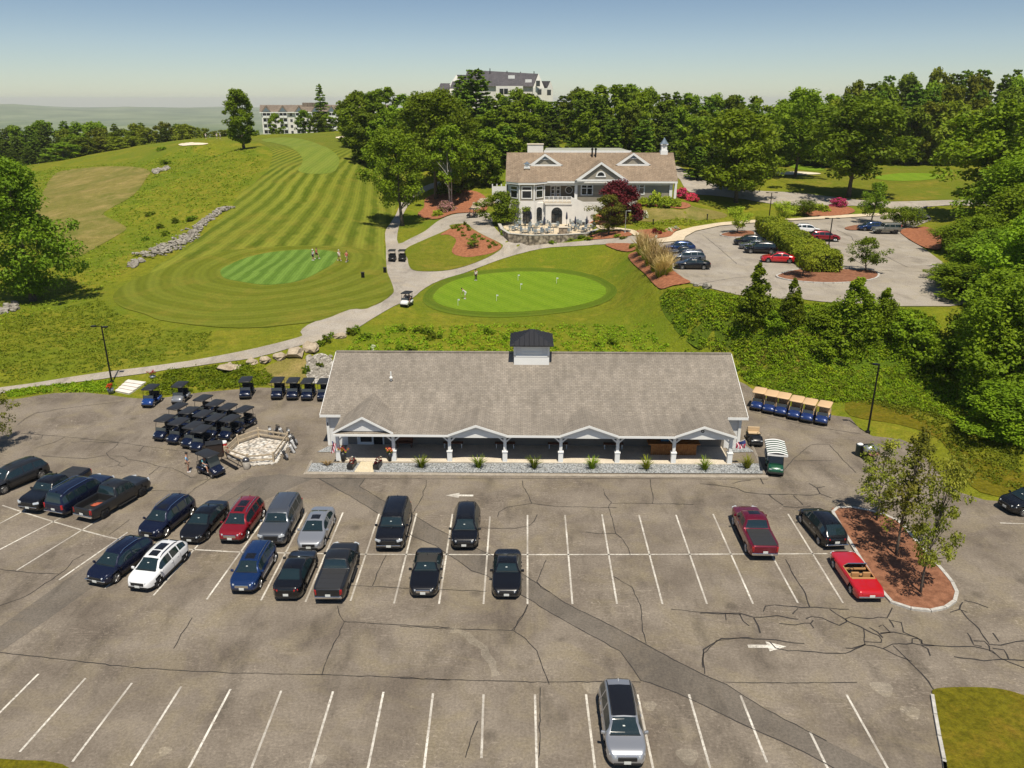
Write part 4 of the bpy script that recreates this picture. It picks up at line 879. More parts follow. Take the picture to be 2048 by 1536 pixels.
MB().span(X(1068, 430, CHF - 2.4), X(1090, 430, CHF - 2.4), CHF - 2.42, CHF, PZ - .4, MFZ - .36).build('lower_wall', M_STUCCO, club)
# terrace block and stair
tx0, tx1, ty = X(1091, 420, CHF - 3.2), X(1142, 420, CHF - 3.2), CHF - 3.2
MB().span(tx0, tx1, ty, CHF - .1, PZ - .4, MFZ - .36).span(tx0 - .15, tx1 + .15, ty - .15, ty + .02, MFZ - .55, MFZ - .36).build('terrace_block', M_STUCCO, club)
arch_door(club, X(1102.5, 430, ty), X(1124.5, 430, ty), ty - .01, PZ + .02, Zp(414.5, ty), bars=2)
sx1 = X(1182, 405, ty); MB().extr_y([(tx1, PZ - .3), (tx1 + .02, Zp(394, ty)), (sx1, Zp(410, ty)), (sx1 + .6, Zp(412, ty)), (sx1 + .6, PZ - .3)], ty - .02, ty + .25).build('stair_wall', M_STUCCO, club, fix=True)
rl = MB(); z0 = MFZ - .05
for k in range(7):
    x = tx0 - .2 + (tx1 - tx0 + .2) * k / 6; rl.box(x, ty + .1, z0 + .5, .14, .14, 1.05)
rl.span(tx0 - .25, tx1 + .05, ty + .05, ty + .15, z0 + .92, z0 + 1.0).span(tx0 - .25, tx1 + .05, ty + .07, ty + .13, z0 + .12, z0 + .18)
for k in range(40): x = tx0 - .2 + (tx1 - tx0 + .2) * k / 39; rl.box(x, ty + .1, z0 + .53, .035, .035, .8)
rl.build('balcony_railing', M_WHITE, club)
bw = CHF + 3.18
win(club, X(1100.5, 380, bw), X(1110.5, 380, bw), bw, MFZ, Zp(371, bw), bars_h=2, fr=.22, name='french_door'); win(club, X(1111.5, 380, bw), X(1121.5, 380, bw), bw, MFZ, Zp(371, bw), bars_h=2, fr=.22, name='french_door')
cxr, czr = X(1138, 379, bw), Zp(379.5, bw); rm = MB()
for k in range(24):
    a0, a1 = 2 * math.pi * k / 24, 2 * math.pi * (k + 1) / 24
    rm.extr_y([(cxr + .62 * math.cos(a0), czr + .62 * math.sin(a0)), (cxr + .78 * math.cos(a0), czr + .78 * math.sin(a0)), (cxr + .78 * math.cos(a1), czr + .78 * math.sin(a1)), (cxr + .62 * math.cos(a1), czr + .62 * math.sin(a1))], bw - .12, bw)
rw = rm.build('round_window', M_WHITE, club, fix=True); MB().extr_y([(cxr + .66 * math.cos(2 * math.pi * k / 20), czr + .66 * math.sin(2 * math.pi * k / 20)) for k in range(20)], bw - .06, bw - .01).build('pane', M_GLASS, rw, fix=True)
# front pediment and the two roof pediments
def pediment(apx, apy, lx, rx, by, Yf, yb, wind=False, vent=False):
    xa, za = X(apx, apy, Yf), Zp(apy, Yf); a, b = X(lx, by, Yf), X(rx, by, Yf); zb = Zp(by, Yf)
    g = MB(); g.quad((a, Yf, zb), (xa, Yf, za), (xa, yb, za), (a, yb, zb)).quad((xa, Yf, za), (b, Yf, zb), (b, yb, zb), (xa, yb, za)).build('pediment_roof', M_SHINGLE2, club)
    f = MB(); h = .42; s_ = .35
    f.extr_y([(a, zb), (xa, za + .02), (xa, za - h), (a + .9, zb)], Yf - .1, Yf - .004).extr_y([(b, zb), (b - .9, zb), (xa, za - h), (xa, za + .02)], Yf - .1, Yf - .004).span(a + .4, b - .4, Yf - .09, Yf + .1, zb - .18, zb + .16)
    f.build('pediment_trim', M_WHITE, club, fix=True)
    MB().extr_y([(a + .5, zb), (b - .5, zb), (xa, za - .25)], Yf + .30, Yf + .4).build('pediment_face', M_CLAPG, club, fix=True)
    if vent: 
        MB().extr_y([(xa - 1.15, za - 1.0), (xa + 1.15, za - 1.0), (xa, za - .3)], Yf + .2, Yf + .29).build('pediment_vent', M_LEAD, club, fix=True)
        MB().span(xa - 1.2, xa + 1.2, Yf + .18, Yf + .28, za - 1.15, za - 1.0).build('vent_sill', M_WHITE, club)
    if wind:
        pts = [(xa + .95 * math.cos(math.pi * k / 12), zb + .75 + .95 * math.sin(math.pi * k / 12)) for k in range(13)]
        q = MB().extr_y(pts, Yf + .2, Yf + .31).span(xa - 1.0, xa + 1.0, Yf + .18, Yf + .3, zb + .60, zb + .75).build('half_round_window', M_WHITE, club, fix=True)
        MB().extr_y([(xa + .66 * math.cos(math.pi * k / 12), zb + .85 + .66 * math.sin(math.pi * k / 12)) for k in range(13)], Yf + .17, Yf + .2).build('pane', M_GLASS, q, fix=True)
pediment(1203, 324, 1150, 1257.5, 360.5, CHF - 1.3, RGY - 2, wind=True)
def y_on_roof(py):   # distance at which the roof plane meets this image row
    m = -ray(1200, py)[2] / ray(1200, py)[1]; return (CAMH - EVZ + pitch * (CHF - .8)) / (m + pitch)
for (ax, ay, lx, rx, by) in ((1090, 307.5, 1058, 1126, 330.5), (1267.5, 305.5, 1231, 1302, 329.5)):
    yy = y_on_roof(by); pediment(ax, ay, lx, rx, by, yy - .2, yy + 9, vent=True)
q = at_y(1056, 308, RGY + .8); MB().span(X(1055, 300, RGY), X(1086.5, 300, RGY), RGY, RGY + 2.4, RGZ - 2.5, Zp(289.5, RGY)).build('chimney', M_STUCCO, club)
MB().span(X(1054, 300, RGY), X(1087.5, 300, RGY), RGY - .1, RGY + 2.5, Zp(289.5, RGY), Zp(288, RGY)).build('chimney_cap', M_CONC, club)
fz = RGZ + .25
MB().prism([(X(1088, 303, RGY), RGY + .4), (X(1263, 303, RGY), RGY + .4), (X(1240, 296, RGY + 12), RGY + 12), (X(1092, 296, RGY + 12), RGY + 12)], RGZ - 3, fz).build('flat_roof', nmat('mossy_flat_roof', (.30, .31, .25), (.38, .38, .31), .5, .9), club, fix=True)
MB().span(X(1088, 303, RGY), X(1263, 303, RGY), RGY + .2, RGY + .39, RGZ - .15, fz + .12).build('parapet', M_WHITE, club)
for px in (1184, 1191): 
    xx = X(px, 310, y_on_roof(312)); yy = y_on_roof(314); zz_ = EVZ + pitch * (yy - CHF + .8); MB().tube([(xx, yy, zz_ - .2), (xx, yy, zz_ + 1.5)], .16, 8).lathe([(.26, 1.4), (.26, 1.6), (.05, 1.75)], (xx, yy, zz_), 8).build('roof_vent', M_BLACKM, club)
def spire(px, py, ytop, Y, s_):
    xx, zb = X(px, py, Y), Zp(py, Y); h = Zp(ytop, Y) - zb
    c = MB().box(xx, Y, zb + h * .1, s_ * 1.3, s_ * 1.3, h * .3).box(xx, Y, zb + h * .42, s_, s_, h * .42).box(xx, Y, zb + h * .62, s_ * 1.3, s_ * 1.3, h * .06).build('roof_lantern', M_WHITE, club)
    MB().lathe([(s_ * .85, h * .65), (s_ * .62, h * .72), (s_ * .3, h * .88), (.03, h * 1.04)], (xx, Y, zb), 8).build('lantern_spire', M_LEAD, c)
spire(1327, 308, 276, RGY + .1, 1.1); spire(1054, 336, 323.5, CHF + .6, .9)
bfr = MB()
for (a, b) in ((985, 1012),):
    pa, pb = at_d(a, 380, 176), at_d(b, 380, 176); g0 = float(tz(pa[0], pa[1])) - .5
    wf = empty('white_fence', (pa[0], pa[1], 0), 0, 'tall white panel fence beside the left end of the clubhouse', 'fence')
    mbf = MB(); mbp = MB()
    L = pb[0] - pa[0]
    for k in range(4): mbp.box(L * k / 3, 0, g0 + 2.4, .22, .22, 4.6)
    for k in range(3): mbf.box(L * (k + .5) / 3, 0, g0 + 2.2, L / 3 - .22, .08, 4.0)
    mbp.build('post', M_WHITE, wf); mbf.build('panel', M_WHITE, wf)

# patio: floor, field-stone wall
drape('patio', PATIO, M_TAN, 0, 2.0, flat=PZ)
pw = [at_z(a, b, PZ)[:2] for a, b in [(1006,452),(1010,462),(1023,471),(1060,474.5),(1120,473.5),(1170,470.5),(1191,462)]]
pc_ = np.mean(PATIO, axis=0); pw = [p + (p - pc_) / np.linalg.norm(p - pc_) * .75 for p in pw]
mbw = MB(); mbc = MB()
for i in range(len(pw) - 1):
    a, b = pw[i], pw[i + 1]; t = (b - a) / np.linalg.norm(b - a); nn = np.array([-t[1], t[0]]) * .25
    for mb_, zlo, zhi, g in ((mbw, PZ - 2.4, PZ + .45, 1.0), (mbc, PZ + .45, PZ + .53, 1.2)):
        mb_.prism([a - nn * g, b - nn * g, b + nn * g, a + nn * g], zlo, zhi)
pwall = mbw.build('patio_wall', M_FIELD, None, fix=True); tag(pwall, 'low fieldstone wall curving round the clubhouse patio', 'wall'); mbc.build('coping', M_KERB, pwall, fix=True)

# ------------------------------------------------------------------ far apartment block
def far_block():
    D = 430.0; o0 = at_d(527, 270, D); apt = empty('apartment_block', (o0[0], o0[1], 0), R(14), 'white five storey apartment block with brown roof beyond the fairway crest', 'building')
    L, dep = 66.0, 16.0; zt = 23.0; st = 2.95; zb0 = zt - 5 * st
    MB().span(0, L, 0, dep, zb0 - 4, zt).build('wall', M_STUCCO, apt)
    rr = MB(); rh = zt + 3.4
    rr.quad((-.8, -.9, zt), (L + .8, -.9, zt), (L + .8, dep / 2, rh), (-.8, dep / 2, rh)).quad((L + .8, dep + .9, zt), (-.8, dep + .9, zt), (-.8, dep / 2, rh), (L + .8, dep / 2, rh)).poly([(-.7, -.8, zt), (-.7, dep / 2, rh - .05), (-.7, dep + .8, zt)])
    rf = rr.build('roof', M_SHINGLE3, apt); MB().span(-.8, L + .8, -1.0, -.88, zt - .5, zt).build('fascia', M_WHITE, rf); MB().span(21, 34, dep * .35, dep * .7, rh - 1.5, rh + 1.1).build('roof_plant', M_SHINGLE3, rf)
    MG = pm('far_window_glass', (.05, .055, .07), .15); MR = pm('balcony_recess', (.07, .07, .085), .8)
    for k in range(8):
        x = .3 + k * 8.3
        for f in range(5):
            z = zb0 + f * st
            if x + 4.4 < L:
                r = MB().span(x + .4, x + 4.3, -.06, .05, z + .5, z + 2.6).build('balcony', MR, apt)
                b = MB().span(x + .3, x + 4.4, -1.3, -1.2, z + .25, z + 1.1).span(x + .3, x + 4.4, -1.3, -.05, z + .05, z + .22)
                b.span(x + .3, x + .5, -1.3, -1.1, z + .2, z + 2.7).span(x + 2.2, x + 2.4, -1.3, -1.1, z + .2, z + 2.7).span(x + 4.2, x + 4.4, -1.3, -1.1, z + .2, z + 2.7).build('balustrade', M_WHITE, r)
            if x + 7 < L: MB().span(x + 5.7, x + 6.9, -.05, .05, z + .9, z + 2.3).build('window', MG, apt)
        g = MB(); g.poly([(x - .2, -1.05, zt), (x + 4.8, -1.05, zt), (x + 2.3, -1.05, zt + 3.2)]); g.quad((x - .2, -1.05, zt), (x + 2.3, -1.05, zt + 3.2), (x + 2.3, dep * .45, zt + 3.2), (x - .2, dep * .45, zt)).quad((x + 2.3, -1.05, zt + 3.2), (x + 4.8, -1.05, zt), (x + 4.8, dep * .45, zt), (x + 2.3, dep * .45, zt + 3.2))
        gd = g.build('gable', M_SHINGLE3, apt); MB().poly([(x + .5, -1.1, zt + .2), (x + 4.1, -1.1, zt + .2), (x + 2.3, -1.1, zt + 2.3)]).build('gable_face', M_LEAD, gd)
far_block()
def hotel():
    D = 385.0; h = empty('hillside_hotel', (0, 0, 0), 0, 'large white hotel with steep dark slate gables rising above the treetops', 'building')
    def P_(px, py, d): return at_d(px, py, d)
    wl_ = MB(); rf = MB()
    # main range: ridge, eave
    a, b = P_(935, 139.5, D + 12), P_(1076, 147.5, D + 6); e0, e1 = P_(925, 172, D), P_(1066, 173, D - 2)
    rf.quad(e0, e1, b, a); rf.quad(a, b, (b[0] + 2, b[1] + 14, e1[2]), (a[0] - 2, a[1] + 14, e0[2]))
    def wall_(p, q, dz=-26, dy=0): wl_.quad((p[0], p[1] + dy, p[2] + dz), (q[0], q[1] + dy, q[2] + dz), (q[0], q[1] + dy, q[2]), (p[0], p[1] + dy, p[2]))
    wall_(e0, e1, dy=1.0)
    # right gable end facing the viewer
    ga, gl, gr = P_(1077, 147, D - 4), P_(1066, 175, D - 6), P_(1089, 177, D - 4)
    wl_.poly([gl, gr, ga]); wall_(gl, gr); rf.quad(ga, gr, (gr[0], gr[1] + 22, gr[2]), (ga[0], ga[1] + 22, ga[2])); rf.quad(gl, ga, (ga[0], ga[1] + 22, ga[2]), (gl[0], gl[1] + 22, gl[2]))
    sa, sl_, sr = P_(1101, 162, D - 2), P_(1094.5, 176, D - 2), P_(1106, 177, D - 2)
    wl_.poly([sl_, sr, sa]); wall_(gr, sr); rf.quad(P_(1083, 162, D + 4), sa, sr, (sr[0], sr[1] + 8, sr[2])); rf.quad(P_(1083, 162, D + 4), sa, sl_, P_(1085, 177, D + 2))
    # left gable and low wing
    la, ll, lr = P_(913, 149.5, D - 6), P_(887.5, 186, D - 8), P_(934, 186, D - 8)
    wl_.poly([ll, lr, la]); wall_(ll, lr); rf.quad(la, P_(945, 150, D + 10), P_(950, 186, D + 2), lr); rf.quad(ll, la, (la[0], la[1] + 16, la[2]), (ll[0], ll[1] + 16, ll[2]))
    c = [P_(905, 162.5, D - 10), P_(931, 163, D - 10), P_(922, 177.5, D - 15), P_(899, 177.5, D - 15)]; rf.quad(*c)
    d_ = [P_(881, 166.5, D - 6), P_(902, 166.5, D - 6), P_(897, 179, D - 10), P_(876, 179, D - 10)]; rf.quad(*d_); wall_(P_(877, 179, D - 9), P_(897, 179, D - 9))
    # dormer roof on the main range
    q = [P_(998, 158, D - 3), P_(1044, 157.5, D - 3), P_(1046, 172, D - 8), P_(992, 172, D - 8)]; rf.quad(*q); wall_(q[3], q[2], -20)
    wl_.build('wall', M_STUCCO, h); r_ = rf.build('roof', M_SLATE, h)
    for px, py in ((1012, 183), (1003, 183), (1079, 184), (1098, 185), (1076, 167), (1030, 196), (940, 184)):
        p = P_(px, py, D - 9.5 if px < 1060 else D - 6.5); MB().span(p[0] - .9, p[0] + .9, p[1] - .12, p[1] + .1, p[2] - 1.2, p[2] + 1.2).build('window', M_GLASS, h)
    for px, py in ((1023, 154), (1057, 162)): p = P_(px, py, D + 1); MB().box(p[0], p[1], p[2], 3, .6, 1.4).build('skylight', M_WHITE, r_)
    for px, ty in ((957, 137), (980, 138), (1014, 143), (1041, 145), (1068, 144)): p = P_(px, ty + 6, D + 8); MB().box(p[0], p[1], p[2] + .4, .4, .4, 2.4).build('flue', M_BLACKM, r_)
hotel()

# ------------------------------------------------------------------ field walls, boulders
M_ROCK = nmat('grey_field_rock', (.17, .15, .125), (.40, .37, .32), 1.3, .9, fine=7, bstr=.5, bdist=.1)
M_BOULD = nmat('tan_boulder', (.30, .235, .16), (.48, .40, .30), .9, .9, fine=5, bstr=.5, bdist=.15)
def rock(mb, c, s_, rng, flat=.6):
    n0 = len(mb.v); mb.ball((0, 0, 0), (s_, s_ * (.6 + .5 * rng.random()), s_ * flat), 7, 5, .55, rng); a = rng.random() * 6.28; ca, sa = math.cos(a), math.sin(a)
    for i in range(n0, len(mb.v)):
        x, y, z = mb.v[i]; mb.v[i] = (c[0] + x * ca - y * sa, c[1] + x * sa + y * ca, c[2] + z)
rng = random.Random(11)
mb = MB(); LN = smooth_poly([(456,418),(440,424),(420,437),(400,455),(380,474),(355,489),(330,500),(300,512)], 6, False)
for i in range(len(LN) - 1):
    for k in range(26):
        t = rng.random(); w_ = .55 + 1.1 * max(0, min(1, (LN[i][1] - 455) / 35)); p = hit(*(LN[i] * (1 - t) + LN[i + 1] * t)); rock(mb, (p[0] + rng.gauss(0, .75 * w_), p[1] + rng.gauss(0, .6 * w_), p[2] + .1 + rng.random() * .4), .12 + .32 * rng.random() ** 2, rng)
tag(mb.build('stone_wall', M_ROCK, None), 'tumbled pale stone wall running up the hill beside the striped fairway', 'stone wall')
mb = MB()
for k in range(60): 
    t = rng.random(); p = hit(262 + 20 * t + rng.gauss(0, 3), 532 - 10 * t + rng.gauss(0, 2)); rock(mb, (p[0], p[1], p[2] + .2), .2 + .4 * rng.random(), rng)
tag(mb.build('rock_pile', M_ROCK, None), 'small scattered heap of pale stones at the foot of the meadow', 'rock pile')
mb = MB()
for k in range(70):
    t = rng.random(); p = hit(308 + 30 * t, 345 - 7 * t + rng.gauss(0, 1.4)); rock(mb, (p[0], p[1], p[2] + .2), .3 + .5 * rng.random(), rng)
tag(mb.build('rock_pile', M_ROCK, None), 'grey rock outcrop beside the brown mown patch on the hill', 'rock pile')
mb = MB()
for k in range(40):
    t = rng.random(); p = hit(-10 + 45 * t, 625 - 10 * t + rng.gauss(0, 3)); rock(mb, (p[0], p[1], p[2] + .2), .2 + .4 * rng.random(), rng)
tag(mb.build('rock_pile', M_ROCK, None), 'line of grey stones in the shade of the big tree at left', 'rock pile')
for k, (px, py, s_, fl, lb) in enumerate([(679,674,1.1,.5,'tan boulder nearest the left eave of the shop roof'),(624,698,1.9,.4,'largest flat tan boulder beside the cart path'),(590,710,1.3,.6,'orange tan boulder left of the largest flat one'),(560,716,1.0,.6,'pale angular boulder in the middle of the boulder row'),(531,722,.9,.6,'small brown boulder third from the left in the row'),(504,727,.9,.65,'square brown boulder beside the long low slab'),(457,735,1.5,.25,'long low stone slab at the left end of the boulder row')]):
    p = hit(px, py); mb = MB(); s_ *= .78; rock(mb, (0, 0, 0), s_, random.Random(k + 20), fl)
    o = mb.build('boulder', M_BOULD, None); o.location = (p[0], p[1], p[2] + s_ * fl * .35); tag(o, lb, 'boulder', 'boulders edging the cart path')
mb = MB()
for k in range(240):
    p = hit(rng.uniform(614, 662), rng.uniform(712, 762)); rock(mb, (p[0], p[1], p[2] + .08), .1 + .22 * rng.random(), rng)
tag(mb.build('loose_rubble', M_ROCK, None), kind='stuff')
for px, py, lb in ((1414, 575, 'round pale boulder at the near edge of the upper car park'), (1392, 571, 'small pale rock left of the round boulder by the upper car park')):
    p = at_z(px, py, UZ); mb = MB(); rock(mb, (0, 0, 0), .75 if px > 1400 else .45, random.Random(px), .7); o = mb.build('boulder', M_ROCK, None); o.location = (p[0], p[1], UZ + .1); tag(o, lb, 'boulder')
# retaining wall in the bank left of the clubhouse
mb = MB()
for k in range(160):
    t = rng.random(); p = hit(945 + 60 * t, 418 - 28 * t + rng.gauss(0, 3)); rock(mb, (p[0], p[1], p[2] + .3 * rng.random()), .35 + .5 * rng.random(), rng)
tag(mb.build('retaining_wall', M_BOULD, None), 'rough boulder retaining wall in the bank left of the clubhouse', 'stone wall')
# ------------------------------------------------------------------ cars: one lofted skin per car, cut into body, glass and roof parts
def pchip(xs, ys):
    xs = np.array(xs, float); ys = np.array(ys, float); h = np.diff(xs); d = np.diff(ys) / h; n = len(xs)
    m = np.zeros(n); m[0], m[-1] = d[0], d[-1]
    for i in range(1, n - 1):
        if d[i - 1] * d[i] > 0:
            w1, w2 = 2 * h[i] + h[i - 1], h[i] + 2 * h[i - 1]; m[i] = (w1 + w2) / (w1 / d[i - 1] + w2 / d[i])
    def f(x):
        x = np.clip(x, xs[0], xs[-1]); i = np.clip(np.searchsorted(xs, x) - 1, 0, n - 2); t = (x - xs[i]) / h[i]
        return ys[i] * (1 + 2 * t) * (1 - t) ** 2 + m[i] * h[i] * t * (1 - t) ** 2 + ys[i + 1] * t * t * (3 - 2 * t) + m[i + 1] * h[i] * t * t * (t - 1)
    return f
M_TYRE = pm('tyre_rubber', (.014, .014, .015), .85); M_RIMS = pm('silver_rim', (.55, .56, .58), .28, .9); M_RIMD = pm('dark_rim', (.035, .035, .04), .3, .7)
M_CAPL = pm('black_plastic', (.016, .016, .017), .6); M_CGLASS = pm('car_glass', (.012, .024, .028), .03, 0, 0, .9); M_CHROME = pm('chrome', (.75, .76, .78), .12, 1.0)
M_TAIL = pm('tail_lamp_red', (.42, .012, .012), .2, 0, .5); M_HEAD = pm('headlamp_glass', (.62, .65, .68), .08, .3, .6); M_PLATE = pm('number_plate', (.68, .70, .68), .5)
M_TAN = M_TAN; M_TANSEAT = pm('tan_leather', (.40, .21, .085), .55); M_COVER = pm('vinyl_bed_cover', (.030, .030, .032), .5); M_SOFT = pm('fabric_soft_top', (.030, .028, .025), .9)
M_ROOFGL = pm('roof_glass', (.010, .010, .012), .05, 0, 0, .8)
def paint(name, col, metal=.35, rough=.28): return pm(name, col, rough, metal, .55 if max(col) < .05 else 1.0)
# kinds: length, width, top line (fraction of length from rear 0 to front 1, height), shoulder line, cowl / roof stations, roof half width ratio
KIND = {
 'suv': dict(L=4.75, W=1.90, top=[(0,.72),(.012,1.02),(.03,1.10),(.10,1.58),(.16,1.68),(.35,1.74),(.56,1.70),(.635,1.62),(.79,1.075),(.83,1.04),(.92,.98),(.972,.86),(1,.66)], belt=[(0,.70),(.02,.98),(.25,1.06),(.60,1.0),(.76,.99),(.92,.90),(.97,.80),(1,.62)], rg=(.035,.125), ws=(.648,.785), sg=(.07,.72), pil=(.27,.45), rw=.67, zb=.26, wr=.385, ax=(.185,.815), clad=True),
 'bigsuv': dict(L=5.25, W=2.02, top=[(0,.80),(.01,1.12),(.02,1.2),(.06,1.78),(.10,1.86),(.35,1.92),(.56,1.90),(.63,1.80),(.735,1.24),(.78,1.22),(.93,1.15),(.978,1.02),(1,.74)], belt=[(0,.8),(.02,1.1),(.3,1.17),(.74,1.14),(.93,1.06),(.975,.95),(1,.70)], rg=(.022,.085), ws=(.645,.732), sg=(.05,.69), pil=(.24,.46), rw=.75, zb=.30, wr=.41, ax=(.20,.82), clad=False),
 'cross': dict(L=4.65, W=1.88, top=[(0,.74),(.015,.98),(.05,1.12),(.14,1.46),(.24,1.60),(.40,1.65),(.55,1.62),(.62,1.54),(.80,1.01),(.84,.965),(.92,.90),(.972,.78),(1,.60)], belt=[(0,.72),(.02,.96),(.2,1.04),(.5,.96),(.77,.93),(.92,.83),(.97,.73),(1,.56)], rg=(.05,.19), ws=(.632,.795), sg=(.12,.73), pil=(.28,.46), rw=.66, zb=.24, wr=.36, ax=(.18,.815), clad=True),
 'sedan': dict(L=4.85, W=1.86, top=[(0,.66),(.012,.92),(.03,1.0),(.12,1.06),(.17,1.09),(.30,1.38),(.42,1.455),(.53,1.44),(.585,1.37),(.75,.97),(.79,.93),(.92,.83),(.972,.72),(1,.54)], belt=[(0,.64),(.02,.88),(.2,.93),(.5,.90),(.72,.89),(.92,.77),(.97,.68),(1,.50)], rg=(.17,.32), ws=(.58,.745), sg=(.22,.68), pil=(.43,), rw=.66, zb=.20, wr=.335, ax=(.205,.805), clad=False),
 'pickup': dict(L=5.75, W=2.0, top=[(0,1.08),(.004,1.18),(.01,1.2),(.385,1.21),(.392,1.24),(.415,1.74),(.44,1.84),(.53,1.89),(.61,1.86),(.66,1.76),(.745,1.27),(.78,1.24),(.93,1.17),(.98,1.04),(1,.76)], belt=[(0,1.06),(.02,1.16),(.38,1.17),(.5,1.16),(.74,1.15),(.93,1.08),(.977,.97),(1,.72)], rg=(.392,.425), ws=(.672,.742), sg=(.435,.71), pil=(.555,), rw=.76, zb=.36, wr=.415, ax=(.19,.815), clad=False, bed=(.015,.38)),
 'coupe': dict(L=4.55, W=1.84, top=[(0,.62),(.012,.86),(.03,.94),(.14,.99),(.19,1.02),(.31,1.27),(.40,1.33),(.47,1.32),(.52,1.26),(.64,.94),(.68,.91),(.92,.79),(.972,.68),(1,.5)], belt=[(0,.6),(.02,.83),(.2,.90),(.5,.86),(.64,.85),(.92,.73),(.97,.64),(1,.46)], rg=(.19,.325), ws=(.515,.635), sg=(.27,.60), pil=(), rw=.64, zb=.19, wr=.335, ax=(.20,.805), clad=False),
 'open': dict(L=4.75, W=1.80, top=[(0,.55),(.01,.74),(.03,.80),(.20,.86),(.34,.89),(.5,.885),(.62,.89),(.70,.87),(.90,.80),(.975,.74),(1,.5)], belt=[(0,.52),(.02,.70),(.25,.80),(.6,.80),(.9,.74),(.97,.68),(1,.46)], rg=None, ws=None, sg=None, pil=(), rw=.8, zb=.22, wr=.33, ax=(.21,.80), clad=False, tub=(.30,.57)),
 'jeep': dict(L=4.75, W=1.86, top=[(0,.75),(.006,1.1),(.012,1.2),(.022,1.76),(.04,1.82),(.30,1.86),(.55,1.85),(.60,1.80),(.655,1.24),(.68,1.16),(.90,1.12),(.955,1.05),(.965,.7),(1,.62)], belt=[(0,.74),(.02,1.12),(.3,1.14),(.66,1.13),(.9,1.06),(.955,.98),(.965,.66),(1,.58)], rg=(.012,.024), ws=(.608,.652), sg=(.04,.63), pil=(.25,.44), rw=.86, zb=.42, wr=.41, ax=(.20,.80), clad=True),
}
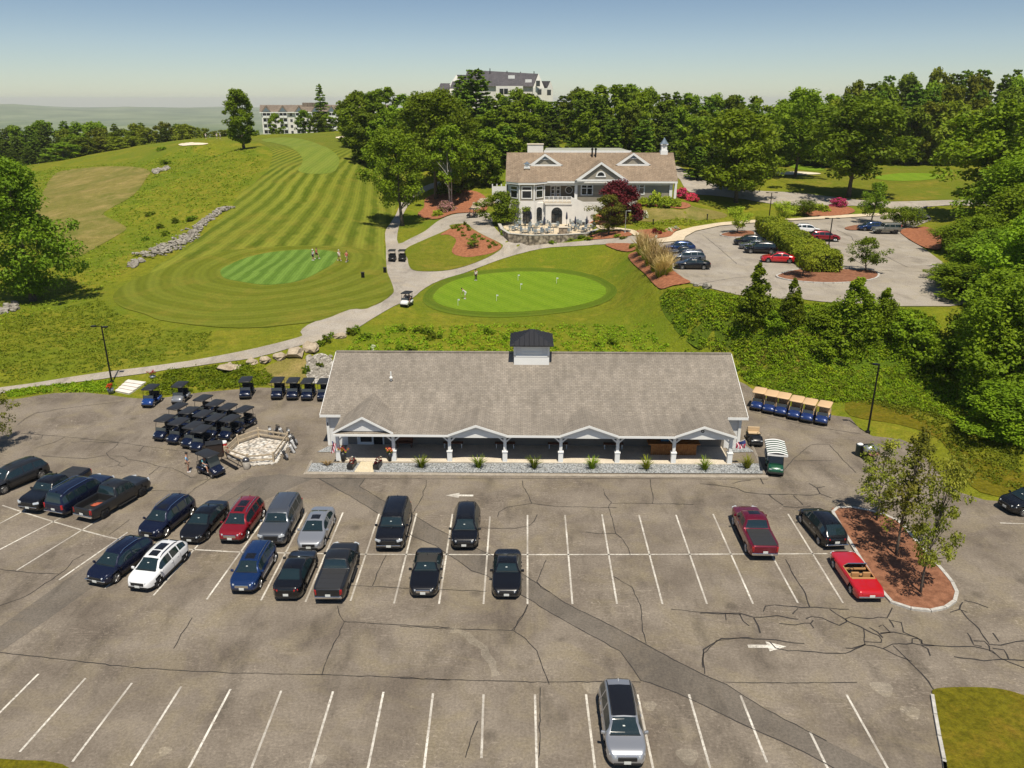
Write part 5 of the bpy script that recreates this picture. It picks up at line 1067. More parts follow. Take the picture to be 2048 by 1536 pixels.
def make_car(kind, col, name, label, cat, rims=M_RIMS, opts=(), scale=1.0):
    k = KIND[kind]; L, W = k['L'], k['W']
    st = set(np.linspace(0, 1, 64)) | {p for p, _ in k['top']} | set(k['ws'] or ()) | set(k['rg'] or ()) | set(k['sg'] or ()) | set(k.get('bed') or ()) | set(k.get('tub') or ())
    for p in k['pil']: st |= {p - .009, p + .009}
    sunr = None
    if k['ws']:
        sunr = (k['ws'][0] - .145, k['ws'][0] - .03); st |= set(sunr)
        pano = (k['ws'][0] - .34, k['ws'][0] - .165); st |= set(pano)
    ys = sorted(st); ys = [y for i, y in enumerate(ys) if i == 0 or y - ys[i - 1] > .0025 or y in k['pil']]; ys = np.array(ys); n = len(ys)
    top = pchip(*zip(*k['top']))(ys); belt = np.minimum(pchip(*zip(*k['belt']))(ys), top - .012)
    e = np.minimum(ys, 1 - ys) * L
    plan = 1 - (.34 if kind in ('sedan', 'coupe', 'cross') else .27 if kind == 'suv' else .17) * np.clip(1 - e / .72, 0, 1) ** 2.3
    plan *= np.where(ys > .5, 1 - .04 * np.clip((ys - .7) / .3, 0, 1), 1)
    hw = W / 2 * plan; zb = k['zb'] + .16 * np.clip(1 - e / .25, 0, 1) ** 2
    cab = np.clip((top - belt - .06) / .42, 0, 1)             # 0 on bonnet / boot, 1 under the roof
    wr = hw * (.90 + (k['rw'] - .90) * cab)
    ring = []
    for i in range(n):
        h_, b, t, w_, c = hw[i], belt[i], top[i], wr[i], cab[i]; q = t - b
        z0 = zb[i]; zm = z0 + (b - z0) * .52
        ring.append([(.80 * h_, z0), (.965 * h_, z0 + .03), (h_ * 1.0, z0 + (b - z0) * .28), (h_ * 1.005, zm), (h_ * .992, b - .10 * min(1, (b - z0) / .4)), (h_ * .955, b), (h_ * .955 + (w_ - h_ * .955) * .12, b + q * .10), (w_ + (h_ * .955 - w_) * .14, b + q * .76), (w_ - .015, b + q * .88), (w_ * .86, b + q * .957), (w_ * .5, t - .010 * c - q * .012), (0, t)])
    ring = np.array(ring); m = ring.shape[1]
    V = np.zeros((2, n, m, 3))
    for s_ in (0, 1):
        V[s_, :, :, 0] = ring[:, :, 0] * (1 if s_ else -1); V[s_, :, :, 1] = ((ys - .5) * L)[:, None]; V[s_, :, :, 2] = ring[:, :, 1]
    VV = V.reshape(-1, 3); idx = lambda s_, i, j: s_ * n * m + i * m + j
    groups = {g: [] for g in ('body', 'windscreen', 'rear_window', 'side_window', 'sill', 'roof', 'bed_cover', 'sunroof')}
    WRr = k['wr']; axy = [(a - .5) * L for a in k['ax']]; sgz = {}
    for i in range(n - 1):
        yc = (ys[i] + ys[i + 1]) / 2
        for j in range(m - 1):
            zc = (ring[i, j, 1] + ring[i + 1, j + 1, 1]) / 2; yy = (yc - .5) * L
            if j <= 4 and any((yy - a) ** 2 + (zc - WRr) ** 2 < (WRr + .07) ** 2 for a in axy): continue
            g = 'body'
            if j < 2 and k['clad']: g = 'sill'
            if k['ws'] and k['ws'][0] <= yc <= k['ws'][1] and j >= 9: g = 'windscreen'
            if k['rg'] and k['rg'][0] <= yc <= k['rg'][1] and j >= 9: g = 'rear_window'
            if k['sg'] and k['sg'][0] <= yc <= k['sg'][1] and j == 6 and not any(abs(yc - p) < .0095 for p in k['pil']) and top[i] - belt[i] > .2 and top[i + 1] - belt[i + 1] > .2: g = 'side_window'
            if 'bed' in k and k['bed'][0] <= yc <= k['bed'][1] and j >= 9: g = 'bed_cover'
            if 'softtop' in opts and k['rg'] and k['rg'][1] <= yc <= k['ws'][0] and j >= 7: g = 'roof'
            if 'blackroof' in opts and k['rg'] and k['rg'][1] <= yc <= k['ws'][0] and j >= 9: g = 'roof'
            if 'sunroof' in opts and sunr[0] <= yc <= sunr[1] and j >= 10: g = 'sunroof'
            if 'pano' in opts and (sunr[0] <= yc <= sunr[1] or pano[0] <= yc <= pano[1]) and j >= 10: g = 'sunroof'
            if 'bigpano' in opts and k['rg'][1] + .10 <= yc <= k['ws'][0] - .01 and j >= 9: g = 'sunroof'
            if 'tub' in k and k['tub'][0] <= yc <= k['tub'][1] and j >= 9: continue
            if 'openbed' in opts and g == 'bed_cover': continue
            for s_ in (0, 1):
                q = (idx(s_, i, j), idx(s_, i + 1, j), idx(s_, i + 1, j + 1), idx(s_, i, j + 1)); groups[g].append(q if s_ else q[::-1])
    # end caps, closed down the middle
    capf = []
    for i in (0, n - 1):
        for j in range(m - 1):
            q = (idx(0, i, j), idx(0, i, j + 1), idx(1, i, j + 1), idx(1, i, j)); capf.append(q if i else q[::-1])
    groups['body'] += capf
    root = empty(name, (0, 0, 0), 0, label, cat)
    mats = {'body': col, 'windscreen': M_CGLASS, 'rear_window': M_CGLASS, 'side_window': M_CGLASS, 'sill': M_CAPL, 'roof': M_SOFT if 'softtop' in opts else M_ROOFGL, 'bed_cover': M_COVER, 'sunroof': M_ROOFGL}
    def sub(nm, faces, mat_, parent=root, keep=None):
        F_ = np.array(faces); u, inv = np.unique(F_.ravel(), return_inverse=True)
        me = np_mesh(nm, VV[u], inv.reshape(F_.shape)); return link(nm, me, mat_, parent, True)
    body = None
    for g, fc in groups.items():
        if not fc: continue
        if g in ('side_window', 'sunroof'):
            A = np.array(fc); xs_ = VV[A].mean(1)
            for sgn in ((-1, 1) if g == 'side_window' else (0,)):
                sel = A if sgn == 0 else A[xs_[:, 0] * sgn > 0]; yy = VV[sel].mean(1)[:, 1] / L + .5
                if g == 'side_window': cuts = [-1] + sorted(k['pil']) + [2]
                else: cuts = [-1, sunr[0] - .01, 2]
                for a, b in zip(cuts[:-1], cuts[1:]):
                    q = sel[(yy > a) & (yy <= b)]
                    if len(q): sub(g, q, mats[g])
        else:
            o = sub('bonnet_and_body' if False else g, fc, mats[g])
            if g == 'body': body = o
    # dark floor behind the wheel arches
    MB().box(0, 0, k['zb'] + .16, W * .74, L * .86, .24).box(0, axy[0], WRr + .10, W * .90, WRr * 2.2, WRr * 1.05).box(0, axy[1], WRr + .10, W * .90, WRr * 2.2, WRr * 1.05).build('underbody', M_CAPL, root)
    tw = .24 if kind in ('pickup', 'bigsuv', 'jeep') else .215
    for a in axy:
        for sgn in (-1, 1):
            xo = sgn * (W / 2 - tw / 2 - .02); r = WRr * .93
            wh = MB().lathe([(r * .62, -tw / 2), (r * .93, -tw / 2), (r, -tw * .3), (r, tw * .3), (r * .93, tw / 2), (r * .62, tw / 2)], (0, 0, 0), 20, 'x').build('wheel', M_TYRE, root, True); wh.location = (xo, a, r)
            rm = MB(); f = sgn * (tw / 2 + .003); rm.lathe([(r * .20, f * 1.0), (r * .14, f * 1.04)], (0, 0, 0), 10, 'x')
            for s5 in range(10):
                g0 = 2 * math.pi * s5 / 10; c1, s1 = math.cos(g0), math.sin(g0); rm.tube([(f, c1 * r * .14, s1 * r * .14), (f * .96, c1 * r * .62, s1 * r * .62)], [r * .06, r * .075], 5)
            rm.lathe([(r * .60, f * .9), (r * .68, f * 1.0), (r * .70, f * .9)], (0, 0, 0), 20, 'x'); rm.build('rim', rims, wh)
    Lh = L / 2; zt = pchip(*zip(*k['top'])); fz = float(zt(.972)); rz_ = float(zt(.02)); hwf = float(np.interp(.972, ys, hw)); hwr = float(np.interp(.03, ys, hw))
    for sgn in (-1, 1):
        ln = MB(); 
        ln.box(0, 0, 0, W * .20, .17, .12 if kind not in ('pickup', 'bigsuv') else .16); h = ln.build('headlight', M_HEAD, root, bevel=.03); h.location = (sgn * hwf * .83, Lh - (.20 if kind in ('sedan', 'coupe', 'cross', 'suv') else .115), fz - .10); h.rotation_euler = (.3, 0, -sgn * .62)
        tl = MB().box(0, 0, 0, W * .15 if kind not in ('pickup', 'bigsuv', 'jeep') else .15, .12, .13 if kind not in ('pickup', 'bigsuv', 'jeep') else .36).build('tail_light', M_TAIL, root, bevel=.02); tl.location = (sgn * hwr * (.80 if kind not in ('pickup', 'jeep', 'bigsuv') else .86), -Lh + (.12 if kind not in ('pickup', 'bigsuv', 'jeep') else .06), rz_ - .16 if kind not in ('pickup', 'bigsuv', 'jeep') else rz_ - .26); tl.rotation_euler = (0, 0, sgn * .5)
    gz = (fz + k['zb'] + .1) / 2
    gr = MB().box(0, Lh - .01, gz + .08, W * .46, .06, .20 if kind not in ('pickup', 'bigsuv') else .34)
    gr.build('grille', M_CAPL if 'chromegrille' not in opts else M_CHROME, root, bevel=.02)
    MB().box(0, Lh - .015, k['zb'] + .17, W * .66, .05, .13).build('lower_intake', M_CAPL, root, bevel=.01)
    if kind in ('pickup', 'bigsuv', 'open') or 'chrome' in opts:
        MB().box(0, Lh - .02, k['zb'] + .30 if kind != 'sedan' else k['zb'] + .25, W * .80, .10, .07).build('front_bumper', M_CHROME, root, bevel=.02)
        MB().box(0, -Lh + .0, k['zb'] + .24, W * .84, .14, .16 if kind == 'pickup' else .09).build('rear_bumper', M_CHROME, root, bevel=.02)
    else: MB().box(0, -Lh + .02, k['zb'] + .15, W * .70, .05, .14).build('rear_bumper', M_CAPL, root, bevel=.01)
    MB().box(0, Lh + .025, k['zb'] + .26, .32, .02, .15).box(0, -Lh - .02 - (.06 if kind in ('pickup', 'open') else 0), k['zb'] + (.42 if kind not in ('sedan', 'coupe', 'open') else .34), .32, .02, .15).build('number_plate', M_PLATE, root)
    if k['ws']:
        ym = (k['ws'][1] - .02 - .5) * L; zb_ = float(np.interp(k['ws'][1] - .03, ys, belt))
        for sgn in (-1, 1):
            mo = MB().box(0, 0, 0, .20, .13, .16).build('mirror', col if 'blackmirror' not in opts else M_CAPL, root, bevel=.04); mo.location = (sgn * (W / 2 + .06), ym - .12, zb_ + .09); mo.rotation_euler = (0, 0, -sgn * .2)
        if kind in ('suv', 'cross', 'bigsuv') and 'norails' not in opts:
            i0, i1 = k['rg'][1] + .02, k['ws'][0] - .02
            for sgn in (-1, 1):
                P_ = [(sgn * (float(np.interp(y, ys, wr)) * .90), (y - .5) * L, float(zt(y)) + (.035 if 0 < q_ < 6 else -.03)) for q_, y in enumerate(np.linspace(i0, i1, 7))]
                MB().tube(P_, .022, 6).build('roof_rail', M_CHROME if 'silverrails' in opts else M_CAPL, root)
        hz = []
        for yq in ((k['sg'][0] + (k['pil'][-1] if k['pil'] else .45)) / 2 + .06, (k['pil'][-1] if k['pil'] else .3) + .03):
            for sgn in (-1, 1): MB().box(sgn * (float(np.interp(yq, ys, hw)) * .998), (yq - .5) * L, float(np.interp(yq, ys, belt)) - .10, .03, .17, .035).build('door_handle', col if 'chrome' not in opts else M_CHROME, root)
        y_ = k['rg'][1] + .03; MB().extr_x([((y_ - .5) * L - .1, float(zt(y_)) - .01), ((y_ - .5) * L + .1, float(zt(y_)) - .01), ((y_ - .5) * L - .08, float(zt(y_)) + .075)], -.015, .015).build('antenna_fin', col, root)
        # shut lines round the doors
        sl_ = MB()
        for yq in list(k['pil']) + [k['ws'][1] - .055]:
            for sgn in (-1, 1):
                i = int(np.argmin(abs(ys - yq))); P_ = [(sgn * (ring[i, j, 0] + .003), (ys[i] - .5) * L, ring[i, j, 1]) for j in (2, 3, 4, 5)]; sl_.tube(P_, .009, 4)
        sl_.build('door_seams', M_CAPL, root)
        i = int(np.argmin(abs(ys - (k['ws'][1] - .012)))); MB().tube([(-ring[i, 8, 0] * .92, (ys[i] - .5) * L, ring[i, 9, 1] + .01), (0, (ys[i] - .5) * L + .03, ring[i, 11, 1] + .015), (ring[i, 8, 0] * .92, (ys[i] - .5) * L, ring[i, 9, 1] + .01)], .018, 5).build('wipers', M_CAPL, root)
        # pale inspection sticker low in the windscreen
        i = int(np.argmin(abs(ys - (k['ws'][0] + .45 * (k['ws'][1] - k['ws'][0]))))); p = (ring[i, 10, 0] * .1, (ys[i] - .5) * L, ring[i, 10, 1] + .03)
        MB().box(p[0], p[1], p[2], .11, .07, .02).build('mirror_sticker', M_PLATE, root)
    if kind == 'pickup':
        hwb = float(np.interp(.2, ys, wr)) * .80; y0, y1 = (k['bed'][0] - .5) * L, (k['bed'][1] - .5) * L; zt_ = float(zt(.2))
        if 'openbed' in opts:
            b = MB(); b.span(-hwb, hwb, y0, y1, .66, .70).span(-hwb - .04, -hwb, y0, y1, .68, zt_ - .02).span(hwb, hwb + .04, y0, y1, .68, zt_ - .02).span(-hwb, hwb, y0 - .03, y0, .68, zt_ - .02).span(-hwb, hwb, y1, y1 + .03, .68, zt_ - .02); b.build('bed_liner', M_CAPL, root)
        else:
            b = MB()
            for q_ in range(4): b.box(0, y0 + (y1 - y0) * (q_ + .5) / 4, zt_ + .012, hwb * 2.15, (y1 - y0) / 4 - .02, .035)
            b.build('tonneau_panels', M_COVER, root, bevel=.008)
        MB().box(0, -Lh - .004, zt_ - .30, W * .66, .012, .40).build('tailgate', col, root, bevel=.004)
        for sgn in (-1, 1): MB().box(sgn * (W / 2 - .01), .05 * L, k['zb'] - .02, .16, L * .30, .05).build('side_step', M_CAPL, root, bevel=.01)
    if 'tub' in k:
        y0, y1 = (k['tub'][0] - .5) * L, (k['tub'][1] - .5) * L; w_ = float(np.interp(.45, ys, wr)) * .86
        t_ = MB(); t_.span(-w_, w_, y0, y1, .34, .38).span(-w_ - .03, -w_, y0, y1, .36, .86).span(w_, w_ + .03, y0, y1, .36, .86).span(-w_, w_, y0 - .03, y0, .36, .86).span(-w_, w_, y1, y1 + .03, .36, .84); t_.build('cabin_tub', M_CAPL, root)
        for sgn in (-1, 1):
            s1 = MB().box(sgn * .36, y0 + .62, .55, .52, .5, .2).build('seat', M_TANSEAT, root, bevel=.05); MB().box(sgn * .36, y0 + .36, .80, .50, .14, .5).build('seat_back', M_TANSEAT, s1, bevel=.05)
        MB().box(0, y0 + .13, .66, w_ * 1.8, .26, .24).build('rear_bench', M_TANSEAT, root, bevel=.05)
        MB().box(0, y1 - .10, .78, w_ * 1.9, .2, .14).build('dashboard', M_TANSEAT, root, bevel=.03)
        MB().box(0, y0 - .06, .885, w_ * 2.1, .16, .03).box(-w_ - .04, (y0 + y1) / 2, .885, .07, y1 - y0, .03).box(w_ + .04, (y0 + y1) / 2, .885, .07, y1 - y0, .03).build('cockpit_trim', M_TANSEAT, root)
        sw = MB(); P_ = [(-.36 + .19 * math.cos(2 * math.pi * q_ / 14), y1 - .32 - .05 * math.sin(2 * math.pi * q_ / 14), .84 + .17 * math.sin(2 * math.pi * q_ / 14)) for q_ in range(15)]; sw.tube(P_, .018, 5).tube([(-.36, y1 - .32, .84), (-.36, y1 - .1, .80)], .025, 5).build('steering_wheel', M_CAPL, root)
        a, b = (w_ * 1.02, y1 + .05, .88), (w_ * .86, y1 - .28, 1.28)
        fr = MB().tube([(-a[0], a[1], a[2]), (-b[0], b[1], b[2]), (b[0], b[1], b[2]), (a[0], a[1], a[2])], .022, 6).build('windscreen_frame', M_CHROME, root)
        MB().quad((-a[0], a[1], a[2]), (a[0], a[1], a[2]), (b[0], b[1], b[2]), (-b[0], b[1], b[2])).build('windscreen', pm('clear_screen', (.06, .08, .08), .05), fr)
    root.scale = (scale,) * 3
    return root
CARMATS = dict(black=paint('black_paint', (.008, .008, .010), .2, .2), navy=paint('navy_paint', (.010, .014, .040), .4, .22), blue=paint('blue_paint', (.010, .034, .125), .4, .22), grey=paint('charcoal_paint', (.035, .037, .042), .5, .3), dgrey=paint('dark_grey_paint', (.022, .023, .026), .4, .4),
 gunm=paint('grey_paint', (.13, .14, .16), .6, .3), silver=paint('silver_paint', (.40, .41, .44), .6, .3), white=paint('white_paint', (.75, .75, .76), .0, .25), red=paint('deep_red_paint', (.26, .008, .014), .35, .25), wine=paint('wine_red_paint', (.17, .006, .022), .4, .25), scarlet=paint('scarlet_paint', (.50, .010, .016), .1, .22), olive=paint('grey_green_paint', (.16, .16, .14), .2, .35))
def head(pa, pb, z=0.0):
    """heading so that +y points from pixel pa to pixel pb on the ground"""
    a, b = at_z(*pa, z), at_z(*pb, z); return math.atan2(-(b[0] - a[0]), b[1] - a[1])
def park(kind, colk, name, label, cat, end, px, dirpx, z=0.0, **kw):
    """park a car with its front ('F') or rear ('R') bumper over pixel px, its axis along the stall line dirpx (far pixel, near pixel)"""
    o = make_car(kind, CARMATS[colk], name, label, cat, **kw); L = KIND[kind]['L'] * kw.get('scale', 1.0)
    p = at_z(*px, z); far, near = at_z(*dirpx[0], z), at_z(*dirpx[1], z); u = (near - far); u = u / np.linalg.norm(u)
    f = u if end == 'F' else -u                                   # facing direction
    c = p - u * L / 2
    o.location = (c[0], c[1], z); o.rotation_euler = (0, 0, math.atan2(-f[0], f[1])); return o
LINES = {'a': ((89,931),(0,967)), 'b': ((279.5,989),(33,1141)), 'c': ((458,1020),(307,1191)), 'd': ((540,1022),(413.5,1199)), 'e': ((612.5,1025.5),(522,1201)), 'f': ((686,1025),(611,1204)), 'g': ((758.6,1027),(701,1202)), 'h': ((833,1027),(788,1207)), 'i': ((905,1028),(878,1208)), 'j': ((980,1033),(967,1208)), 'k': ((1055,1030),(1055,1208)), 'r': ((1501,1040),(1596,1206)), 's': ((1576,1028),(1686,1206)), 't': ((1640,1028),(1760,1206)), 'u': ((1225,1389),(1248,1536)), 'bb': ((255,1065),(118,1160)), 'cc': ((365,1040),(210,1177))}
park('suv', 'grey', 'parked_suv', 'dark grey SUV cut off by the left edge of the picture', 'suv', 'R', (92,944), ((0,967),(89,931)), opts=('norails',))
park('pickup', 'black', 'pickup_truck', 'black pickup with a covered bed and its nose towards the viewer', 'pickup truck', 'F', (58,1030), ((175,957),(58,1030)), opts=('sunroof','chrome'), rims=M_RIMD)
park('bigsuv', 'navy', 'parked_suv', 'dark navy three row SUV backed between two pickups', 'suv', 'R', (110,1036), ((215,974),(110,1036)), opts=('chrome','silverrails'))
park('pickup', 'dgrey', 'pickup_truck', 'dark grey pickup with an open bed carrying something orange', 'pickup truck', 'R', (168,1046), ((275,984),(168,1046)), opts=('openbed',), rims=M_RIMD)
park('suv', 'navy', 'parked_suv', 'dark navy SUV with a slotted grille, leftmost of its row of five', 'suv', 'F', (296,1084), ((400,1000),(296,1084)), opts=('sunroof','silverrails'))
park('sedan', 'black', 'parked_sedan', 'black sedan between the navy SUV and the red SUV', 'sedan', 'F', (380,1092), LINES['c'], rims=M_RIMD)
park('suv', 'red', 'parked_suv', 'dark red SUV with a chrome grille and two roof windows', 'suv', 'F', (461,1091), LINES['d'], opts=('pano','chromegrille','silverrails'))
park('bigsuv', 'gunm', 'parked_suv', 'large steel grey SUV beside the red SUV', 'suv', 'F', (543,1098), LINES['e'], opts=('silverrails',), rims=M_RIMD)
park('sedan', 'silver', 'parked_sedan', 'silver sedan with a sunroof, rightmost of the row of five', 'sedan', 'F', (618,1107), LINES['f'], opts=('sunroof',))
park('cross', 'navy', 'parked_crossover', 'dark navy crossover with bright wheels beside the white SUV', 'suv', 'F', (192,1176), LINES['bb'], opts=('silverrails','chrome'))
park('cross', 'white', 'parked_crossover', 'white SUV with a twin panel glass roof', 'suv', 'F', (277,1187), LINES['cc'], opts=('pano',), rims=M_RIMD)
park('suv', 'blue', 'parked_suv', 'bright blue SUV with a glass sunroof facing the viewer', 'suv', 'F', (485,1192), ((576,1023),(468,1200)), opts=('sunroof','silverrails','chromegrille'), scale=.96)
park('sedan', 'black', 'parked_sedan', 'black sedan with its tail lights towards the viewer', 'sedan', 'R', (573,1205), ((650,1025),(566,1203)), opts=('blackmirror',), rims=M_RIMD)
park('pickup', 'dgrey', 'pickup_truck', 'charcoal pickup with a folding bed cover, tailgate towards the viewer', 'pickup truck', 'R', (658,1211), ((722,1026),(656,1203)), rims=M_RIMD, scale=.97)
park('bigsuv', 'black', 'parked_suv', 'large black SUV with ribbed roof alone beside the dark asphalt strip', 'suv', 'F', (778,1107), ((796,1027),(744,1205)), opts=('sunroof',), rims=M_RIMD)
park('suv', 'black', 'parked_suv', 'black SUV with a wide sunroof parked below the white left arrow', 'suv', 'F', (928,1104), ((942,1030),(922,1208)), opts=('pano','blackmirror','norails'), rims=M_RIMD)
park('coupe', 'black', 'parked_convertible', 'black convertible with a raised fabric roof and silver mirrors', 'convertible', 'F', (846,1199), ((869,1028),(833,1208)), opts=('softtop','chromegrille'))
park('coupe', 'black', 'parked_roadster', 'small black roadster with a hard roof, rightmost of the near cars', 'sports car', 'F', (1013,1202), ((1017,1030),(1011,1208)), rims=M_RIMD)
park('pickup', 'wine', 'pickup_truck', 'wine red pickup with a grey bed cover and chrome bumper', 'pickup truck', 'R', (1528,1124), ((1500,1040),(1551,1140)), opts=('sunroof','chrome'))
park('cross', 'black', 'parked_crossover', 'black wagon beside the mulch island, tail towards the viewer', 'suv', 'R', (1672,1102), ((1608,1028),(1672,1104)), opts=('pano','chrome','norails'))
park('open', 'scarlet', 'open_convertible', 'bright red classic convertible with its top down and tan seats', 'convertible', 'R', (1741,1207), ((1668,1103),(1741,1207)))
park('suv', 'silver', 'parked_suv', 'silver SUV with a long dark glass roof alone in the nearest row', 'suv', 'F', (1254,1543), LINES['u'], opts=('bigpano',), rims=M_RIMD)
park('suv', 'black', 'parked_suv', 'black SUV cut off by the right edge of the picture', 'suv', 'F', (2006,1024), ((2110,1008),(2006,1020)), opts=('norails',))
# load in the open bed
mb = MB(); rg_ = random.Random(5); b_ = [o for o in bpy.data.objects if o.get('label', '').startswith('dark grey pickup with an open bed')][0]
for q_ in range(4): mb.ball((rg_.uniform(-.1, .4), rg_.uniform(-.35, .3), .06 + rg_.random() * .06), (.24, .20, .09), 9, 6, .8, rg_)
M_ = b_.matrix_basis; o = mb.build('tarpaulin', pm('orange_tarpaulin', (.40, .08, .035), .7), None, True); o.location = M_ @ Vector((0, -1.7, .72)); tag(o, 'crumpled orange tarpaulin lying in the open pickup bed', 'tarpaulin')
# upper car park
def upark(kind, colk, name, label, cat, pc, heading, **kw):
    o = make_car(kind, CARMATS[colk], name, label, cat, **kw); p = at_z(*pc, UZ); o.location = tuple(p); o.rotation_euler = (0, 0, R(heading)); return o
upark('cross', 'blue', 'parked_crossover', 'blue SUV farthest back in the row beside the tall golden grass', 'suv', (1359,503), 88)
upark('pickup', 'dgrey', 'pickup_truck', 'dark grey pickup second from the back beside the golden grass', 'pickup truck', (1370,514), 88, scale=.86)
upark('suv', 'gunm', 'parked_suv', 'grey SUV with silver roof rails next to the black coupe', 'suv', (1376,524), 88, opts=('silverrails',))
upark('sedan', 'black', 'parked_sedan', 'glossy black coupe nearest the viewer in the row by the golden grass', 'sedan', (1384,537), 88)
upark('cross', 'black', 'parked_crossover', 'black SUV at the back of the row in front of the long hedge', 'suv', (1497,490), 80)
upark('sedan', 'gunm', 'parked_sedan', 'grey sedan between two black cars in front of the long hedge', 'sedan', (1510,498), 80)
upark('suv', 'black', 'parked_suv', 'black SUV in front of the hedge beside the red sedan', 'suv', (1520,506), 80)
upark('sedan', 'scarlet', 'parked_sedan', 'red sedan with its back under the small tree by the hedge', 'sedan', (1556,524), 80)
upark('cross', 'white', 'parked_crossover', 'white SUV half hidden behind the long hedge', 'suv', (1612,466), -95)
upark('suv', 'red', 'parked_suv', 'red SUV behind the hedge beside the tall lamp post', 'suv', (1648,482), -95)
upark('cross', 'blue', 'parked_crossover', 'blue SUV beside the grey green off-roader under the tree', 'suv', (1742,461), 88)
upark('jeep', 'olive', 'off_road_vehicle', 'boxy grey green off-roader in the upper car park', 'off-roader', (1770,467), 88, rims=M_RIMD)

